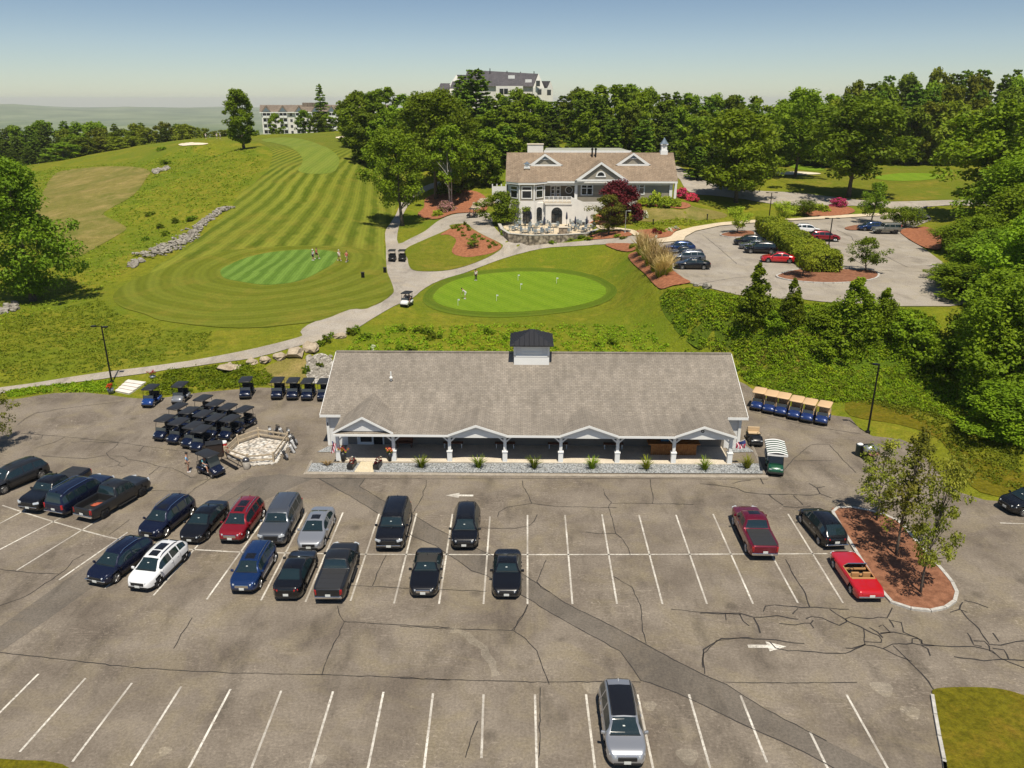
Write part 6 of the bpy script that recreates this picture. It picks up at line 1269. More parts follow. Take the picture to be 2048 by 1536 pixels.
# ------------------------------------------------------------------ golf carts
M_NAVY = paint('cart_navy', (.005, .010, .034), .2, .25); M_CROOF = pm('cart_black_roof', (.022, .022, .024), .45); M_CTAN = pm('cart_tan_roof', (.62, .42, .24), .55); M_CSEAT = pm('cart_black_seat', (.02, .02, .022), .6)
M_CLEAR = pm('smoked_screen', (.05, .055, .055), .08, 0, 0, .7)
def make_cart(label, bodym=M_NAVY, roofm=M_CROOF, seatm=M_CSEAT, roof=True, screen='low', bags=False, name='golf_cart', rearseat=False, canopy=False, box=False):
    """front is +y; rear body, front cowl, floor, seats, roof on posts, screen, wheels"""
    c = empty(name, (0, 0, 0), 0, label, 'golf cart')
    pr = [(.42, .30), (1.16, .30), (1.22, .42), (1.17, .60), (1.0, .74), (.72, .86), (.60, .90), (.52, .84), (.44, .5)]
    b = MB(); n0 = 0
    secs = []
    for x, kx, kz in ((-.56, .80, .72), (-.50, .94, .93), (-.30, 1.0, 1.0), (.30, 1.0, 1.0), (.50, .94, .93), (.56, .80, .72)):
        secs.append([(x, .42 + (p[0] - .42) * kx, .30 + (p[1] - .30) * kz) for p in pr])
    m_ = len(pr); b.v = [q for s_ in secs for q in s_]
    for i in range(len(secs) - 1):
        for j in range(m_): b.f.append((i * m_ + j, i * m_ + (j + 1) % m_, (i + 1) * m_ + (j + 1) % m_, (i + 1) * m_ + j))
    b.f.append(tuple(range(m_ - 1, -1, -1))); b.f.append(tuple((len(secs) - 1) * m_ + j for j in range(m_)))
    b.build('front_cowl', bodym, c, True, fix=True)
    r_ = MB(); pr2 = [(-.18, .30), (-1.12, .36), (-1.18, .50), (-1.06, .66), (-.62, .68), (-.22, .62)]
    secs = [[(x, p[0] * kx, .3 + (p[1] - .3) * kx) for p in pr2] for x, kx in ((-.58, .93), (-.5, 1.0), (.5, 1.0), (.58, .93))]; m_ = len(pr2); r_.v = [q for s_ in secs for q in s_]
    for i in range(3):
        for j in range(m_): r_.f.append((i * m_ + j, i * m_ + (j + 1) % m_, (i + 1) * m_ + (j + 1) % m_, (i + 1) * m_ + j))
    r_.f.append(tuple(range(m_ - 1, -1, -1))); r_.f.append(tuple(3 * m_ + j for j in range(m_))); r_.build('rear_body', bodym, c, True, fix=True)
    MB().box(0, .15, .30, 1.12, .75, .06).box(0, 0, .36, .62, 2.0, .14).build('floor', M_CAPL, c)
    MB().box(0, 1.235, .36, 1.0, .05, .14).build('bumper', M_CAPL, c, bevel=.02)
    for sx in (-1, 1): MB().box(sx * .38, 1.10, .60, .2, .12, .07).build('headlight', M_HEAD, c, bevel=.02)
    MB().box(0, -.38, .76, 1.05, .48, .14).build('seat', seatm, c, bevel=.04); MB().box(0, -.66, 1.02, 1.05, .12, .42).build('seat_back', seatm, c, bevel=.04)
    if rearseat: MB().box(0, -.92, .76, 1.05, .44, .14).box(0, -.75, 1.0, 1.05, .08, .4).build('rear_seat', seatm, c, bevel=.04)
    MB().tube([(-.28, .62, .86), (-.28, .36, 1.04)], .022, 5).tube([(-.28 + .17 * math.cos(2 * math.pi * q / 12), .36 + .07 * math.sin(2 * math.pi * q / 12), 1.05 + .15 * math.sin(2 * math.pi * q / 12)) for q in range(13)], .017, 5).build('steering_wheel', M_CAPL, c)
    if roof:
        for sx in (-1, 1):
            MB().tube([(sx * .52, .66, .80), (sx * .50, .40, 1.74)], .022, 6).build('roof_post', M_CAPL if roofm is not M_CTAN else M_CTAN, c)
            MB().tube([(sx * .54, -.80, .66), (sx * .52, -.72, 1.74)], .022, 6).build('roof_post', M_CAPL if roofm is not M_CTAN else M_CTAN, c)
        rl, rr_ = (.74, -1.05) if not canopy else (.95, -1.3)
        P_ = []; rm = MB()
        for (k_, z_) in ((1.0, 1.74), (1.02, 1.78), (.97, 1.83), (.80, 1.86)):
            hw_, y0, y1 = .60 * k_, (rl + rr_) / 2 - (rl - rr_) / 2 * k_, (rl + rr_) / 2 + (rl - rr_) / 2 * k_; q = .12
            P_.append([(-hw_ + q, y0, z_), (hw_ - q, y0, z_), (hw_, y0 + q, z_), (hw_, y1 - q, z_), (hw_ - q, y1, z_), (-hw_ + q, y1, z_), (-hw_, y1 - q, z_), (-hw_, y0 + q, z_)])
        rm.v = [q for l_ in P_ for q in l_]
        for i in range(3):
            for j in range(8): rm.f.append((i * 8 + j, i * 8 + (j + 1) % 8, (i + 1) * 8 + (j + 1) % 8, (i + 1) * 8 + j))
        rm.f.append(tuple(range(7, -1, -1))); rm.f.append(tuple(24 + j for j in range(8)))
        if not canopy: rm.build('roof', roofm, c, True, fix=True)
        else:
            for k_ in range(13):
                y0, y1 = -1.5 + 2.6 * k_ / 13, -1.5 + 2.6 * (k_ + 1) / 13; a_ = MB(); xs_ = np.linspace(-.72, .72, 9)
                for i in range(8):
                    z0, z1 = 1.78 + .16 * math.cos(xs_[i] / .72 * 1.45), 1.78 + .16 * math.cos(xs_[i + 1] / .72 * 1.45); a_.quad((xs_[i], y0, z0), (xs_[i + 1], y0, z1), (xs_[i + 1], y1, z1), (xs_[i], y1, z0))
                for sx in (-1, 1): a_.quad((sx * .72, y0, 1.80), (sx * .72, y1, 1.80), (sx * .73, y1, 1.66), (sx * .73, y0, 1.66))
                if k_ == 12: a_.quad((-.72, y1, 1.66), (.72, y1, 1.66), (.72, y1, 1.80), (-.72, y1, 1.80))
                a_.build('canopy_stripe', M_WHITE if k_ % 2 == 0 else pm('canopy_green', (.012, .05, .025), .6), c)
        if screen:
            zt_ = 1.16 if screen == 'low' else 1.70; t_ = (zt_ - .84) / .90
            MB().quad((-.50, .655, .84), (.50, .655, .84), (.49, .655 - .25 * t_, zt_), (-.49, .655 - .25 * t_, zt_)).build('screen', M_CLEAR, c)
    MB().tube([(-.5, -.98, .72), (-.5, -1.05, 1.0), (.5, -1.05, 1.0), (.5, -.98, .72)], .02, 5).box(0, -.95, .70, .95, .34, .04).build('bag_rack', M_CAPL, c)
    if box: MB().span(-.62, .62, -1.75, -.85, .62, .66).span(-.62, .62, -1.75, -1.71, .66, .98).span(-.62, .62, -.89, -.85, .66, .98).span(-.62, -.58, -1.71, -.89, .66, .98).span(.58, .62, -1.71, -.89, .66, .98).build('cargo_box', pm('grey_cargo_box', (.20, .21, .23), .45), c)
    for sy in (.80, -.78):
        for sx in (-1, 1):
            w_ = MB().lathe([(.11, -.09), (.20, -.09), (.225, -.06), (.225, .06), (.20, .09), (.11, .09)], (0, 0, 0), 14, 'x').build('wheel', M_TYRE, c, True); w_.location = (sx * .50, sy, .225)
            MB().lathe([(.115, sx * .07), (.10, sx * .094), (.04, sx * .098)], (0, 0, 0), 12, 'x').build('hub_cap', M_RIMS, w_)
    return c
def cart_at(proto, px, rear, z=None, label=None, group=None, first=False):
    """front bottom over pixel px, body trailing away towards pixel rear"""
    zz_ = 0.0 if z is None else z
    p, q = at_z(*px, zz_), at_z(*rear, zz_); u = (p - q) / np.linalg.norm(p - q); c = p - u * 1.15
    return put(proto, c, math.atan2(-u[0], u[1]), label, group, first)
def put(proto, loc, rz, label=None, group=None, first=False):
    if first:
        proto.location = tuple(loc); proto.rotation_euler = (0, 0, rz)
        if label: proto['label'] = label
        if group: proto['group'] = group
        return proto
    return dup(proto, loc, rz, label, group)
navy = make_cart('navy golf cart', screen='low')
G1 = 'navy golf carts packed in the block beside the rock ring'
blk = [((317,884),'front','first'),((344,891),'front','second'),((373,899),'front','third'),((391,907),'front','fourth'),((342,858),'middle','first'),((366,867),'middle','second'),((394,874),'middle','third'),((418,882),'middle','fourth'),((447,884),'middle','fifth'),((394,840),'back','first'),((420,851),'back','second'),((444,859),'back','third'),((473,864),'back','fourth')]
for i, (p, row, nth) in enumerate(blk):
    cart_at(navy, p, (p[0] + 36 + (i * 7) % 5 - 2, p[1] - 21 - (i * 5) % 4), label=f'navy cart {nth} from the left in the {row} row of the packed cart block', group=G1, first=(i == 0))
G2 = 'navy golf carts lined up below the boulder bank'
for p, lb in (((490,800),'lone navy cart below the grassy bank, left of the row against the shop'),((553,801),'navy cart at the left end of the row of four against the shop'),((584,802),'second navy cart from the left in the row of four against the shop'),((613,803),'third navy cart from the left in the row of four against the shop'),((645,804),'navy cart half hidden by the left corner of the shop roof')):
    cart_at(navy, p, (p[0] + 9, p[1] - 15), label=lb, group=G2)
bl = make_cart('bright blue cart at the foot of the concrete steps', paint('cart_blue', (.012, .05, .22), .2, .25), screen='low'); cart_at(bl, (294,817), (318,799), first=True)
gy = make_cart('silver grey golf cart with a black roof near the concrete steps', paint('cart_silver', (.25, .26, .28), .4, .3), screen='low'); cart_at(gy, (354,811), (372,795), first=True)
tan = make_cart('blue cart', paint('cart_royal', (.012, .035, .15), .2, .25), M_CTAN, pm('tan_cart_seat', (.55, .40, .24), .6), screen='low')
for i, (p, lb) in enumerate((((1511,823),'first'),((1535,829),'second'),((1559,834),'third'),((1585,841),'fourth'),((1611,847),'fifth'),((1640,852),'sixth'))):
    cart_at(tan, p, (p[0] + 9, p[1] - 16), label=f'blue cart with tan roof, {lb} from the left right of the shop', group='tan roofed carts right of the shop', first=(i == 0))
ut = make_cart('black four seat cart without a roof and with tan seats beside the shop', paint('cart_black', (.012, .012, .013), .2, .3), roof=False, seatm=pm('tan_cart_seat', (.55, .40, .24), .6), rearseat=True); cart_at(ut, (1513,895), (1500,868), first=True)
gu = make_cart('green utility cart with a green and white striped canopy', paint('cart_green', (.008, .075, .038), .1, .3), canopy=True, box=True, name='utility_cart', seatm=pm('cart_white_seat', (.5, .5, .48), .6), screen='high'); cart_at(gu, (1550,953), (1542,915), first=True); gu.scale = (1.1,) * 3
pe = make_cart('dark cart with a driver stopped beside the standing man', paint('cart_navy_dark', (.008, .012, .035), .2, .25), screen='high'); cart_at(pe, (441,954), (395,937), first=True)
pc = hit(807, 616)
wh = make_cart('white golf cart driving down the path with a black roof', paint('cart_white', (.72, .72, .70), 0, .3), screen='low'); put(wh, (pc[0] + .3, pc[1] + 1.2, float(tz(pc[0], pc[1])) + .08), R(165), first=True)
bk = make_cart('black cart with golf bags', paint('cart_black', (.012, .012, .013), .2, .3), screen='low')
for i, (p, lb) in enumerate((((785,522),'black cart with bags, left of the pair parked on the path junction'),((805,522),'black cart with bags, right of the pair parked on the path junction'))):
    q = hit(*p); put(bk, (q[0], q[1], q[2] + .08), R(2), lb, 'pair of carts on the path junction', first=(i == 0))
q = hit(945, 436); put(bk, (q[0], q[1], q[2] + .08), R(86), 'dark cart with one driver at the top of the path near the clubhouse', None)
# ------------------------------------------------------------------ foliage
def leaf_mat(name, c1, c2, c3, trans=.32, scale=.55, rvar=.35):
    m, nt, b = new_mat(name); v = pos(nt)
    oi = N(nt, 'ShaderNodeObjectInfo')
    c = ramp(nt, noise(nt, v, scale, 4, .6), [(.30, c1), (.55, c2), (.75, c3)])
    c = mix(nt, c, ramp(nt, noise(nt, v, 6.0, 2), [(.3, .75), (.7, 1.3)]), 1.0, 'MULTIPLY')
    hs = N(nt, 'ShaderNodeHueSaturation')
    mr = N(nt, 'ShaderNodeMapRange'); mr.inputs[3].default_value = .49 ; mr.inputs[4].default_value = .515; nt.links.new(oi.outputs['Random'], mr.inputs[0]); nt.links.new(mr.outputs[0], hs.inputs['Hue'])
    mv = N(nt, 'ShaderNodeMapRange'); mv.inputs[3].default_value = 1 - rvar; mv.inputs[4].default_value = 1 + rvar; nt.links.new(oi.outputs['Random'], mv.inputs[0]); nt.links.new(mv.outputs[0], hs.inputs['Value'])
    nt.links.new(c, hs.inputs['Color']); c = hs.outputs['Color']
    nt.links.new(c, b.inputs['Base Color']); setp(b, Roughness=.6); b.inputs['Specular IOR Level'].default_value = .15
    tr = N(nt, 'ShaderNodeBsdfTranslucent'); nt.links.new(mix(nt, c, (1.25, 1.25, .4), 1.0, 'MULTIPLY'), tr.inputs['Color'])
    ms = N(nt, 'ShaderNodeMixShader'); ms.inputs[0].default_value = trans
    nt.links.new(b.outputs[0], ms.inputs[1]); nt.links.new(tr.outputs[0], ms.inputs[2]); nt.links.new(ms.outputs[0], nt.nodes['Material Output'].inputs[0])
    return m
L_OAK = leaf_mat('oak_leaves', (0.1073, 0.1573, 0.0078), (0.1746, 0.2445, 0.0105), (0.2551, 0.3167, 0.0144))
L_LIGHT = leaf_mat('light_green_leaves', (0.124, 0.1925, 0.0082), (0.2031, 0.2843, 0.0123), (0.2821, 0.3485, 0.0191))
L_YEL = leaf_mat('yellow_green_leaves', (0.1289, 0.154, 0.0095), (0.1977, 0.2271, 0.0148), (0.2751, 0.2757, 0.0236))
L_PINE = leaf_mat('pine_needles', (0.0824, 0.1372, 0.0121), (0.1334, 0.2011, 0.0151), (0.2062, 0.2719, 0.0196), .22)
L_DARK = leaf_mat('dark_leaves', (0.0919, 0.1427, 0.0092), (0.1479, 0.209, 0.0106), (0.2299, 0.2931, 0.0152))
L_RED = leaf_mat('dark_red_leaves', (0.0874, 0.0108, 0.014), (0.1529, 0.0189, 0.0234), (0.2184, 0.0297, 0.0328), .2)
L_SPARSE = leaf_mat('olive_sapling_leaves', (0.1261, 0.1464, 0.015), (0.2103, 0.2238, 0.025), (0.3155, 0.2928, 0.0417), .25)
L_HEDGE = leaf_mat('hedge_leaves', (0.1669, 0.2291, 0.0131), (0.2919, 0.3491, 0.0206), (0.4171, 0.4363, 0.0327), .2)
L_COVER = leaf_mat('undergrowth_leaves', (0.1098, 0.1779, 0.0058), (0.2084, 0.2962, 0.0081), (0.3289, 0.364, 0.0151), .25, .8)
L_TUFT = leaf_mat('meadow_tuft_blades', (0.1226, 0.1749, 0.0092), (0.2044, 0.2578, 0.0138), (0.3065, 0.313, 0.023), .25, .25)
L_GOLD = leaf_mat('golden_grass_blades', (.38, .26, .11), (.52, .38, .18), (.62, .48, .26), .25)
def petal(n, c): return leaf_mat(n, tuple(x * .7 for x in c), c, tuple(min(1, x * 1.25) for x in c), .2, 2.0)
P_PINK = petal('pale_pink_petals', (.62, .34, .32)); P_MAG = petal('magenta_petals', (.72, .06, .20)); P_WHITE = petal('white_petals', (.78, .78, .68)); P_RED = petal('red_petals', (.55, .02, .03)); P_COR = petal('coral_petals', (.75, .16, .12))
M_BARK = nmat('grey_brown_bark', (.075, .060, .046), (.16, .135, .11), 6.0, .95, bstr=.5, coords='obj'); M_BIRCH = nmat('pale_birch_bark', (.35, .32, .28), (.60, .57, .52), 3.0, .8, bstr=.2, coords='obj')
def leaf_quads(C, Rd, per, size, rng, up=.45, shell=.36, flat=False):
    n = len(C); d = rng.normal(size=(n, per, 3)); d /= np.linalg.norm(d, axis=2, keepdims=True) + 1e-9
    r = rng.random((n, per, 1)) ** shell
    Pp = (C[:, None] + d * Rd[:, None] * r).reshape(-1, 3)
    nn = d.reshape(-1, 3) * .55 + rng.normal(size=(n * per, 3)) * .55 + np.array([0, 0, up]); nn /= np.linalg.norm(nn, axis=1, keepdims=True) + 1e-9
    q = rng.normal(size=(n * per, 3)); t1 = np.cross(nn, q); t1 /= np.linalg.norm(t1, axis=1, keepdims=True) + 1e-9; t2 = np.cross(nn, t1)
    s_ = size * (.55 + .9 * rng.random((n * per, 1)))
    V = np.stack([Pp - t1 * s_, Pp + t2 * s_ * .6, Pp + t1 * s_, Pp - t2 * s_ * .6], axis=1).reshape(-1, 3)
    return V, np.arange(len(V), dtype=np.int32).reshape(-1, 4)
def envelope(H, W, base, n, rng, kind='round', lump=.28, zf=.74):
    """clump centres filling a crown"""
    C = []; Rd = []
    ph = rng.random(6) * 6.28
    while len(C) < n:
        t = rng.random(); a = rng.random() * 6.283
        if kind == 'round': w = math.sin(math.pi * min(1, max(0, .12 + .84 * t))) ** .62
        elif kind == 'vase': w = (.35 + 1.1 * t) if t < .55 else math.cos((t - .55) / .45 * 1.35) ** .8
        elif kind == 'oval': w = math.sin(math.pi * (.08 + .88 * t) ** .85) ** .7
        else: w = (1 - t) ** .8 + .05
        w *= 1 + lump * math.sin(a * 2 + ph[0] + t * 3) + lump * .7 * math.sin(a * 3 + ph[1] - t * 5) + lump * .5 * math.sin(t * 11 + ph[2])
        r = max(.1, w) * rng.random() ** .42
        C.append((math.cos(a) * r * W / 2, math.sin(a) * r * W / 2, base + t * (H - base))); q = W * (.085 + .075 * rng.random()); Rd.append((q, q, q * zf))
    return np.array(C), np.array(Rd)
def make_tree(name, H, W, base, ncl, per, leaf, lm, seed, kind='round', bark=None, tr=.30, lean=(0, 0), lump=.28, stems=1, limbs=9, up=.85, label='tree', cat='tree', zf=.74):
    rng = np.random.default_rng(seed); C, Rd = envelope(H * .97, W * .88, base, ncl, rng, kind, lump, zf)
    C[:, 0] += lean[0] * (C[:, 2] / H); C[:, 1] += lean[1] * (C[:, 2] / H)
    V, Fq = leaf_quads(C, Rd, per, leaf, rng, up)
    root = empty(name, (0, 0, -500), 0, label, cat); link('crown', np_mesh('crown', V, Fq), lm, root)
    mb = MB()
    for s_ in range(stems):
        o = np.array([rng.normal() * .25, rng.normal() * .25, 0]) * (stems > 1); tl = np.array([lean[0], lean[1], 0]) + o * 4
        top = H * (.80 if kind != 'cone' else .97); P_ = []; rd = []
        for k in range(7):
            t = k / 6; P_.append(o + tl * t * top / H + np.array([math.sin(t * 4 + seed) * .15 * (t > 0), math.cos(t * 3 + seed) * .12 * (t > 0), top * t - (.4 if k == 0 else 0)])); rd.append(tr * (1 - .82 * t) * (1.35 if k == 0 else 1) / math.sqrt(stems))
        mb.tube(P_, rd, 8)
        for k in rng.choice(len(C), min(limbs, len(C)), replace=False):
            c = C[k]; f = min(.9, max(.22, (c[2] - W * .25) / top * .9)); j = int(f * 6); st = np.array(P_[j]) + (np.array(P_[min(6, j + 1)]) - np.array(P_[j])) * (f * 6 - j); md = (st + c) / 2 + np.array([0, 0, .06 * H * (rng.random() - .2)])
            mb.tube([st, md, c], [tr * .36 * (1 - f * .5), tr * .22, tr * .07], 5, False)
    mb.build('trunk', bark or M_BARK, root, True)
    root['H0'] = H; root['W0'] = W; return root
def make_pine(name, H, W, base, lm, seed, dense=1.0, leaf=.34, label='pine', whorl=.075, droop=.0, power=.75, cat='pine tree'):
    rng = np.random.default_rng(seed); C = []; Rd = []; mb = MB(); z = base
    mb.tube([(0, 0, -.4), (0, 0, H * .5), (0, 0, H * .98)], [.30, .2, .03], 8)
    while z < H * .97:
        t = (z - base) / (H - base); L = W / 2 * (1 - t) ** power * (.75 + .4 * rng.random()) + .25; nb = 6 if t < .8 else 4; a0 = rng.random() * 6
        for k in range(nb):
            a = a0 + 6.283 * k / nb + rng.normal() * .25; l_ = L * (.7 + .45 * rng.random()); tip = np.array([math.cos(a) * l_, math.sin(a) * l_, z + l_ * (.18 - droop) + rng.normal() * .15])
            mb.tube([(0, 0, z), tuple(tip * np.array([.6, .6, 0]) + np.array([0, 0, z + l_ * .02])), tuple(tip)], [.06, .04, .015], 4, False)
            m_ = max(1, int(l_ / .75))
            for j in range(m_):
                f = (j + 1) / m_; q = np.array([0, 0, z]) * (1 - f) + tip * f; w_ = (.34 + .30 * l_ / m_ * .8) * (1.1 - .3 * f)
                C.append(q + np.array([rng.normal() * .12, rng.normal() * .12, .05])); Rd.append((w_ * 1.25, w_ * 1.25, w_ * .42))
        z += H * whorl * (.75 + .5 * rng.random()) * (1 - .35 * t)
    C.append(np.array([0, 0, H * .97])); Rd.append((.3, .3, .6))
    V, Fq = leaf_quads(np.array(C), np.array(Rd), int(30 * dense), leaf, rng, .7, .6)
    root = empty(name, (0, 0, -500), 0, label, cat); link('crown', np_mesh('crown', V, Fq), lm, root); mb.build('trunk', M_BARK, root, True)
    root['H0'] = H; root['W0'] = W; return root
def make_shrub(name, W, H, lm, seed, per=26, ncl=36, leaf=.12, label='shrub', cat='shrub', petals=None, frac=.6, kind='dome'):
    rng = np.random.default_rng(seed); C = []; Rd = []
    while len(C) < ncl:
        d = rng.normal(size=3); d /= np.linalg.norm(d); d[2] = abs(d[2]); r = rng.random() ** .35
        if kind == 'cone': t = rng.random() ** 1.3; a = rng.random() * 6.28; q_ = (1 - t) ** .7; C.append((math.cos(a) * W / 2 * q_ * r, math.sin(a) * W / 2 * q_ * r, H * .93 * t + .1))
        else: C.append((d[0] * r * W * .40, d[1] * r * W * .40, d[2] * r * H * .80 + H * .08))
        q = W * (.12 + .06 * rng.random()) * (1 if kind != 'cone' else 1.25 * (1 - .8 * t) + .08); Rd.append((q, q, q * (.7 if kind != 'cone' else 1.0)))
    root = empty(name, (0, 0, -500), 0, label, cat)
    V, Fq = leaf_quads(np.array(C), np.array(Rd), per, leaf, rng, .5, .5); link('foliage', np_mesh('foliage', V, Fq), lm, root)
    if petals is not None:
        sel = rng.random(len(C)) < frac; C2 = np.array(C)[sel]; C2 = C2 * np.array([1.10, 1.10, 1.12]); V, Fq = leaf_quads(C2, np.array(Rd)[sel], per * 2, leaf * .8, rng, .6, .25); link('blossom', np_mesh('blossom', V, Fq), petals, root)
    MB().tube([(0, 0, -.2), (0, 0, H * .5)], [.06, .03], 5).build('stem', M_BARK, root)
    root['H0'] = H; root['W0'] = W; return root
USED = set()
def plant(proto, px, top, base=None, d=None, wpx=None, label=None, group=None, rz=None, z=None, sink=.1):
    if base is not None: g = at_z(px, base, z) if z is not None else hit(px, base)
    else:
        g = at_d(px, 600, d); g[2] = float(tz(g[0], g[1]))
    dd = float(g @ FWH); zt_ = at_d(px, top, dd)[2]; h = max(.3, zt_ - g[2]); sz = h / proto['H0']
    zc = proj((g[0], g[1], g[2] + h / 2))[2]; sx = (wpx * zc / F / proto['W0']) if wpx else sz
    rz = random.random() * 6.28 if rz is None else rz; loc = (g[0], g[1], g[2] - sink)
    if proto.name in USED: o = dup(proto, loc, rz, label, group, (sx, sx, sz))
    else:
        USED.add(proto.name); o = proto; o.location = loc; o.rotation_euler = (0, 0, rz); o.scale = (sx, sx, sz)
        if label: o['label'] = label
        if group: o['group'] = group
    return o
# ---- prototypes
oak = [make_tree('oak_tree', 18, 15, 4.0, 120, 105, .30, L_OAK, 1, 'round'), make_tree('oak_tree', 18, 14, 3.5, 115, 105, .30, L_OAK, 2, 'oval'), make_tree('oak_tree', 18, 14, 4.5, 110, 105, .30, L_DARK, 3, 'round', lump=.36)]
lite = [make_tree('maple_tree', 17, 14, 3.0, 125, 105, .29, L_LIGHT, 4, 'round'), make_tree('maple_tree', 17, 13, 3.2, 115, 105, .29, L_LIGHT, 5, 'oval', lump=.35)]
farl = [make_tree('leafy_tree', 16, 12, 1.5, 70, 62, .46, L_OAK, 6, 'round', limbs=4), make_tree('leafy_tree', 16, 11, 1.5, 70, 62, .46, L_LIGHT, 7, 'oval', limbs=4), make_tree('leafy_tree', 16, 12, 1.5, 70, 62, .46, L_DARK, 8, 'round', limbs=4), make_tree('leafy_tree', 14, 12, 1.0, 70, 62, .46, L_YEL, 9, 'round', limbs=4)]
pine = [make_pine('pine_tree', 20, 10, 2.5, L_PINE, 10, leaf=.38, whorl=.05, dense=1.25, power=.55), make_pine('pine_tree', 20, 9, 2.0, L_PINE, 11, leaf=.38, power=.5, whorl=.055, dense=1.25), make_pine('spruce_tree', 20, 8, 1.2, L_PINE, 12, leaf=.34, whorl=.06, droop=.3, power=1.0, cat='spruce tree')]
near = [make_tree('woodland_tree', 17, 13, 1.5, 230, 115, .215, L_OAK, 13, 'round', limbs=14, lump=.34, zf=.92), make_tree('woodland_tree', 17, 12, 1.2, 220, 115, .215, L_DARK, 14, 'oval', limbs=14, lump=.34, zf=.92), make_tree('woodland_tree', 17, 13, 1.0, 230, 115, .215, L_LIGHT, 15, 'round', limbs=14, lump=.38, zf=.92)]
# ---- single trees one can point to
big = make_tree('oak_tree', 19, 15, 1.8, 190, 135, .23, L_DARK, 21, 'oval', tr=.45, lump=.34, limbs=16)
plant(big, 66, 318, 602, wpx=205, label='big spreading oak at the left edge of the picture with dark shade beneath')
lone = make_tree('lone_tree', 16, 9.5, 2.0, 125, 110, .26, L_OAK, 23, 'oval', tr=.35, lump=.24)
plant(lone, 488, 176, 297, wpx=74, label='lone tree standing on the crest beside the white apartment block', rz=1.0)
mp = make_tree('maple_tree', 19, 14.5, 5.2, 120, 130, .24, L_OAK, 23, 'oval', tr=.36, lump=.36, lean=(-1.3, 0), limbs=16)
plant(mp, 806, 258, 452, wpx=142, label='maple leaning left over the path beside the striped fairway', rz=0)
tall = make_tree('oak_tree', 25, 17, 9, 130, 115, .30, L_OAK, 24, 'round', tr=.42, lump=.30)
plant(tall, 873, 178, 398, wpx=165, label='tall oak with a long bare trunk in the mulch bed by the path')
plant(make_tree('birch_tree', 14, 10, 5, 70, 90, .28, L_LIGHT, 25, 'round', bark=M_BIRCH, stems=3, tr=.26), 906, 250, d=178, wpx=95, label='pale stemmed birch clump behind the pink rhododendron')
plant(lite[0], 1472, 222, 405, wpx=185, label='bright green maple right of the clubhouse at the entrance road')
plant(oak[2], 1697, 186, 394, wpx=205, label='broad dark oak alone on the mown lawn across the road')
plant(lite[1], 1945, 203, d=150, wpx=215, label='tall bright green tree at the right above the entrance road')
plant(oak[0], 1560, 178, d=205, wpx=150, label='dark oak behind the bright green maple at the road bend')
orn = [make_tree('ornamental_tree', 5, 5.2, 1.3, 55, 85, .11, L_DARK, 30, 'round', tr=.11, limbs=8), make_tree('ornamental_tree', 5, 5.5, 1.5, 50, 80, .11, L_HEDGE, 31, 'vase', tr=.11, limbs=8)]
plant(make_tree('ornamental_tree', 5.4, 6.6, 1.0, 80, 100, .14, L_OAK, 32, 'round', tr=.12), 1006, 383, 449, wpx=98, label='round leafy tree at the left end of the clubhouse patio')
plant(make_tree('red_maple', 7.5, 9, .6, 95, 100, .19, L_RED, 33, 'round', tr=.2), 1236, 360, 444, wpx=112, label='dark red maple in front of the clubhouse')
plant(make_tree('ornamental_tree', 7, 5.5, 1.3, 60, 85, .13, L_SPARSE, 34, 'oval', tr=.12), 1217, 388, 470, wpx=78, label='thin light green tree before the dark red maple')
plant(orn[1], 1475, 413, 467, wpx=62, z=UZ, label='small vase shaped tree in the far kerbed island by the hedge')
plant(orn[1], 1606, 488, 554, wpx=78, z=UZ, label='small tree in front of the near end of the long hedge')
plant(orn[0], 1729, 474, 543, wpx=78, z=UZ, label='small tree at the right end of the long kerbed island')
plant(orn[0], 1743, 366, 446, wpx=72, z=UZ, label='round tree behind the blue SUV in the upper car park')
plant(orn[1], 1566, 402, 446, wpx=62, label='small dark tree behind the far end of the long hedge')
flat = make_tree('ornamental_tree', 3.6, 7.5, 1.3, 60, 90, .13, L_DARK, 35, 'round', tr=.12)
plant(flat, 1808, 414, 455, wpx=92, label='wide flat topped tree behind the grey green off-roader'); plant(flat, 1608, 400, 432, wpx=58, label='low flat topped tree left of the magenta rhododendron')
plant(orn[0], 946, 470, 497, wpx=30, label='small round tree in the red mulch bed between the paths')
# saplings in the near island, each its own
for i, (px, top, base, w_, sd, lb) in enumerate(((1752, 880, 1040, 104, 40, 'left sapling of the three in the mulch island'), (1792, 856, 1108, 128, 41, 'middle sapling of the three in the mulch island'), (1842, 904, 1184, 112, 42, 'right sapling of the three in the mulch island'))):
    plant(make_tree('young_tree', 6.5, 3.8, 1.4, 76, 56, .080, L_SPARSE, sd, 'oval', tr=.085, lean=(.5 if i else .1, .3), lump=.5, limbs=26), px, top, base, wpx=w_, z=.1, label=lb, group='saplings in the mulch island', rz=0, sink=0)
plant(make_tree('young_tree', 7, 5, 1.2, 70, 60, .10, L_SPARSE, 43, 'round', tr=.1, lump=.4, limbs=16), -8, 745, 900, wpx=92, z=0, label='leafy sapling at the left edge above the grey SUV', rz=0)
con = [make_shrub('sapling', 2.6, 4.4, L_OAK, 50, 46, 120, .10, 'young tree', 'young tree', kind='cone'), make_shrub('sapling', 3.4, 3.8, L_LIGHT, 51, 46, 120, .10, 'young tree', 'young tree', kind='cone'), make_shrub('bush', 3.6, 2.4, L_OAK, 52, 60, 50, .11, 'bush', 'bush')]
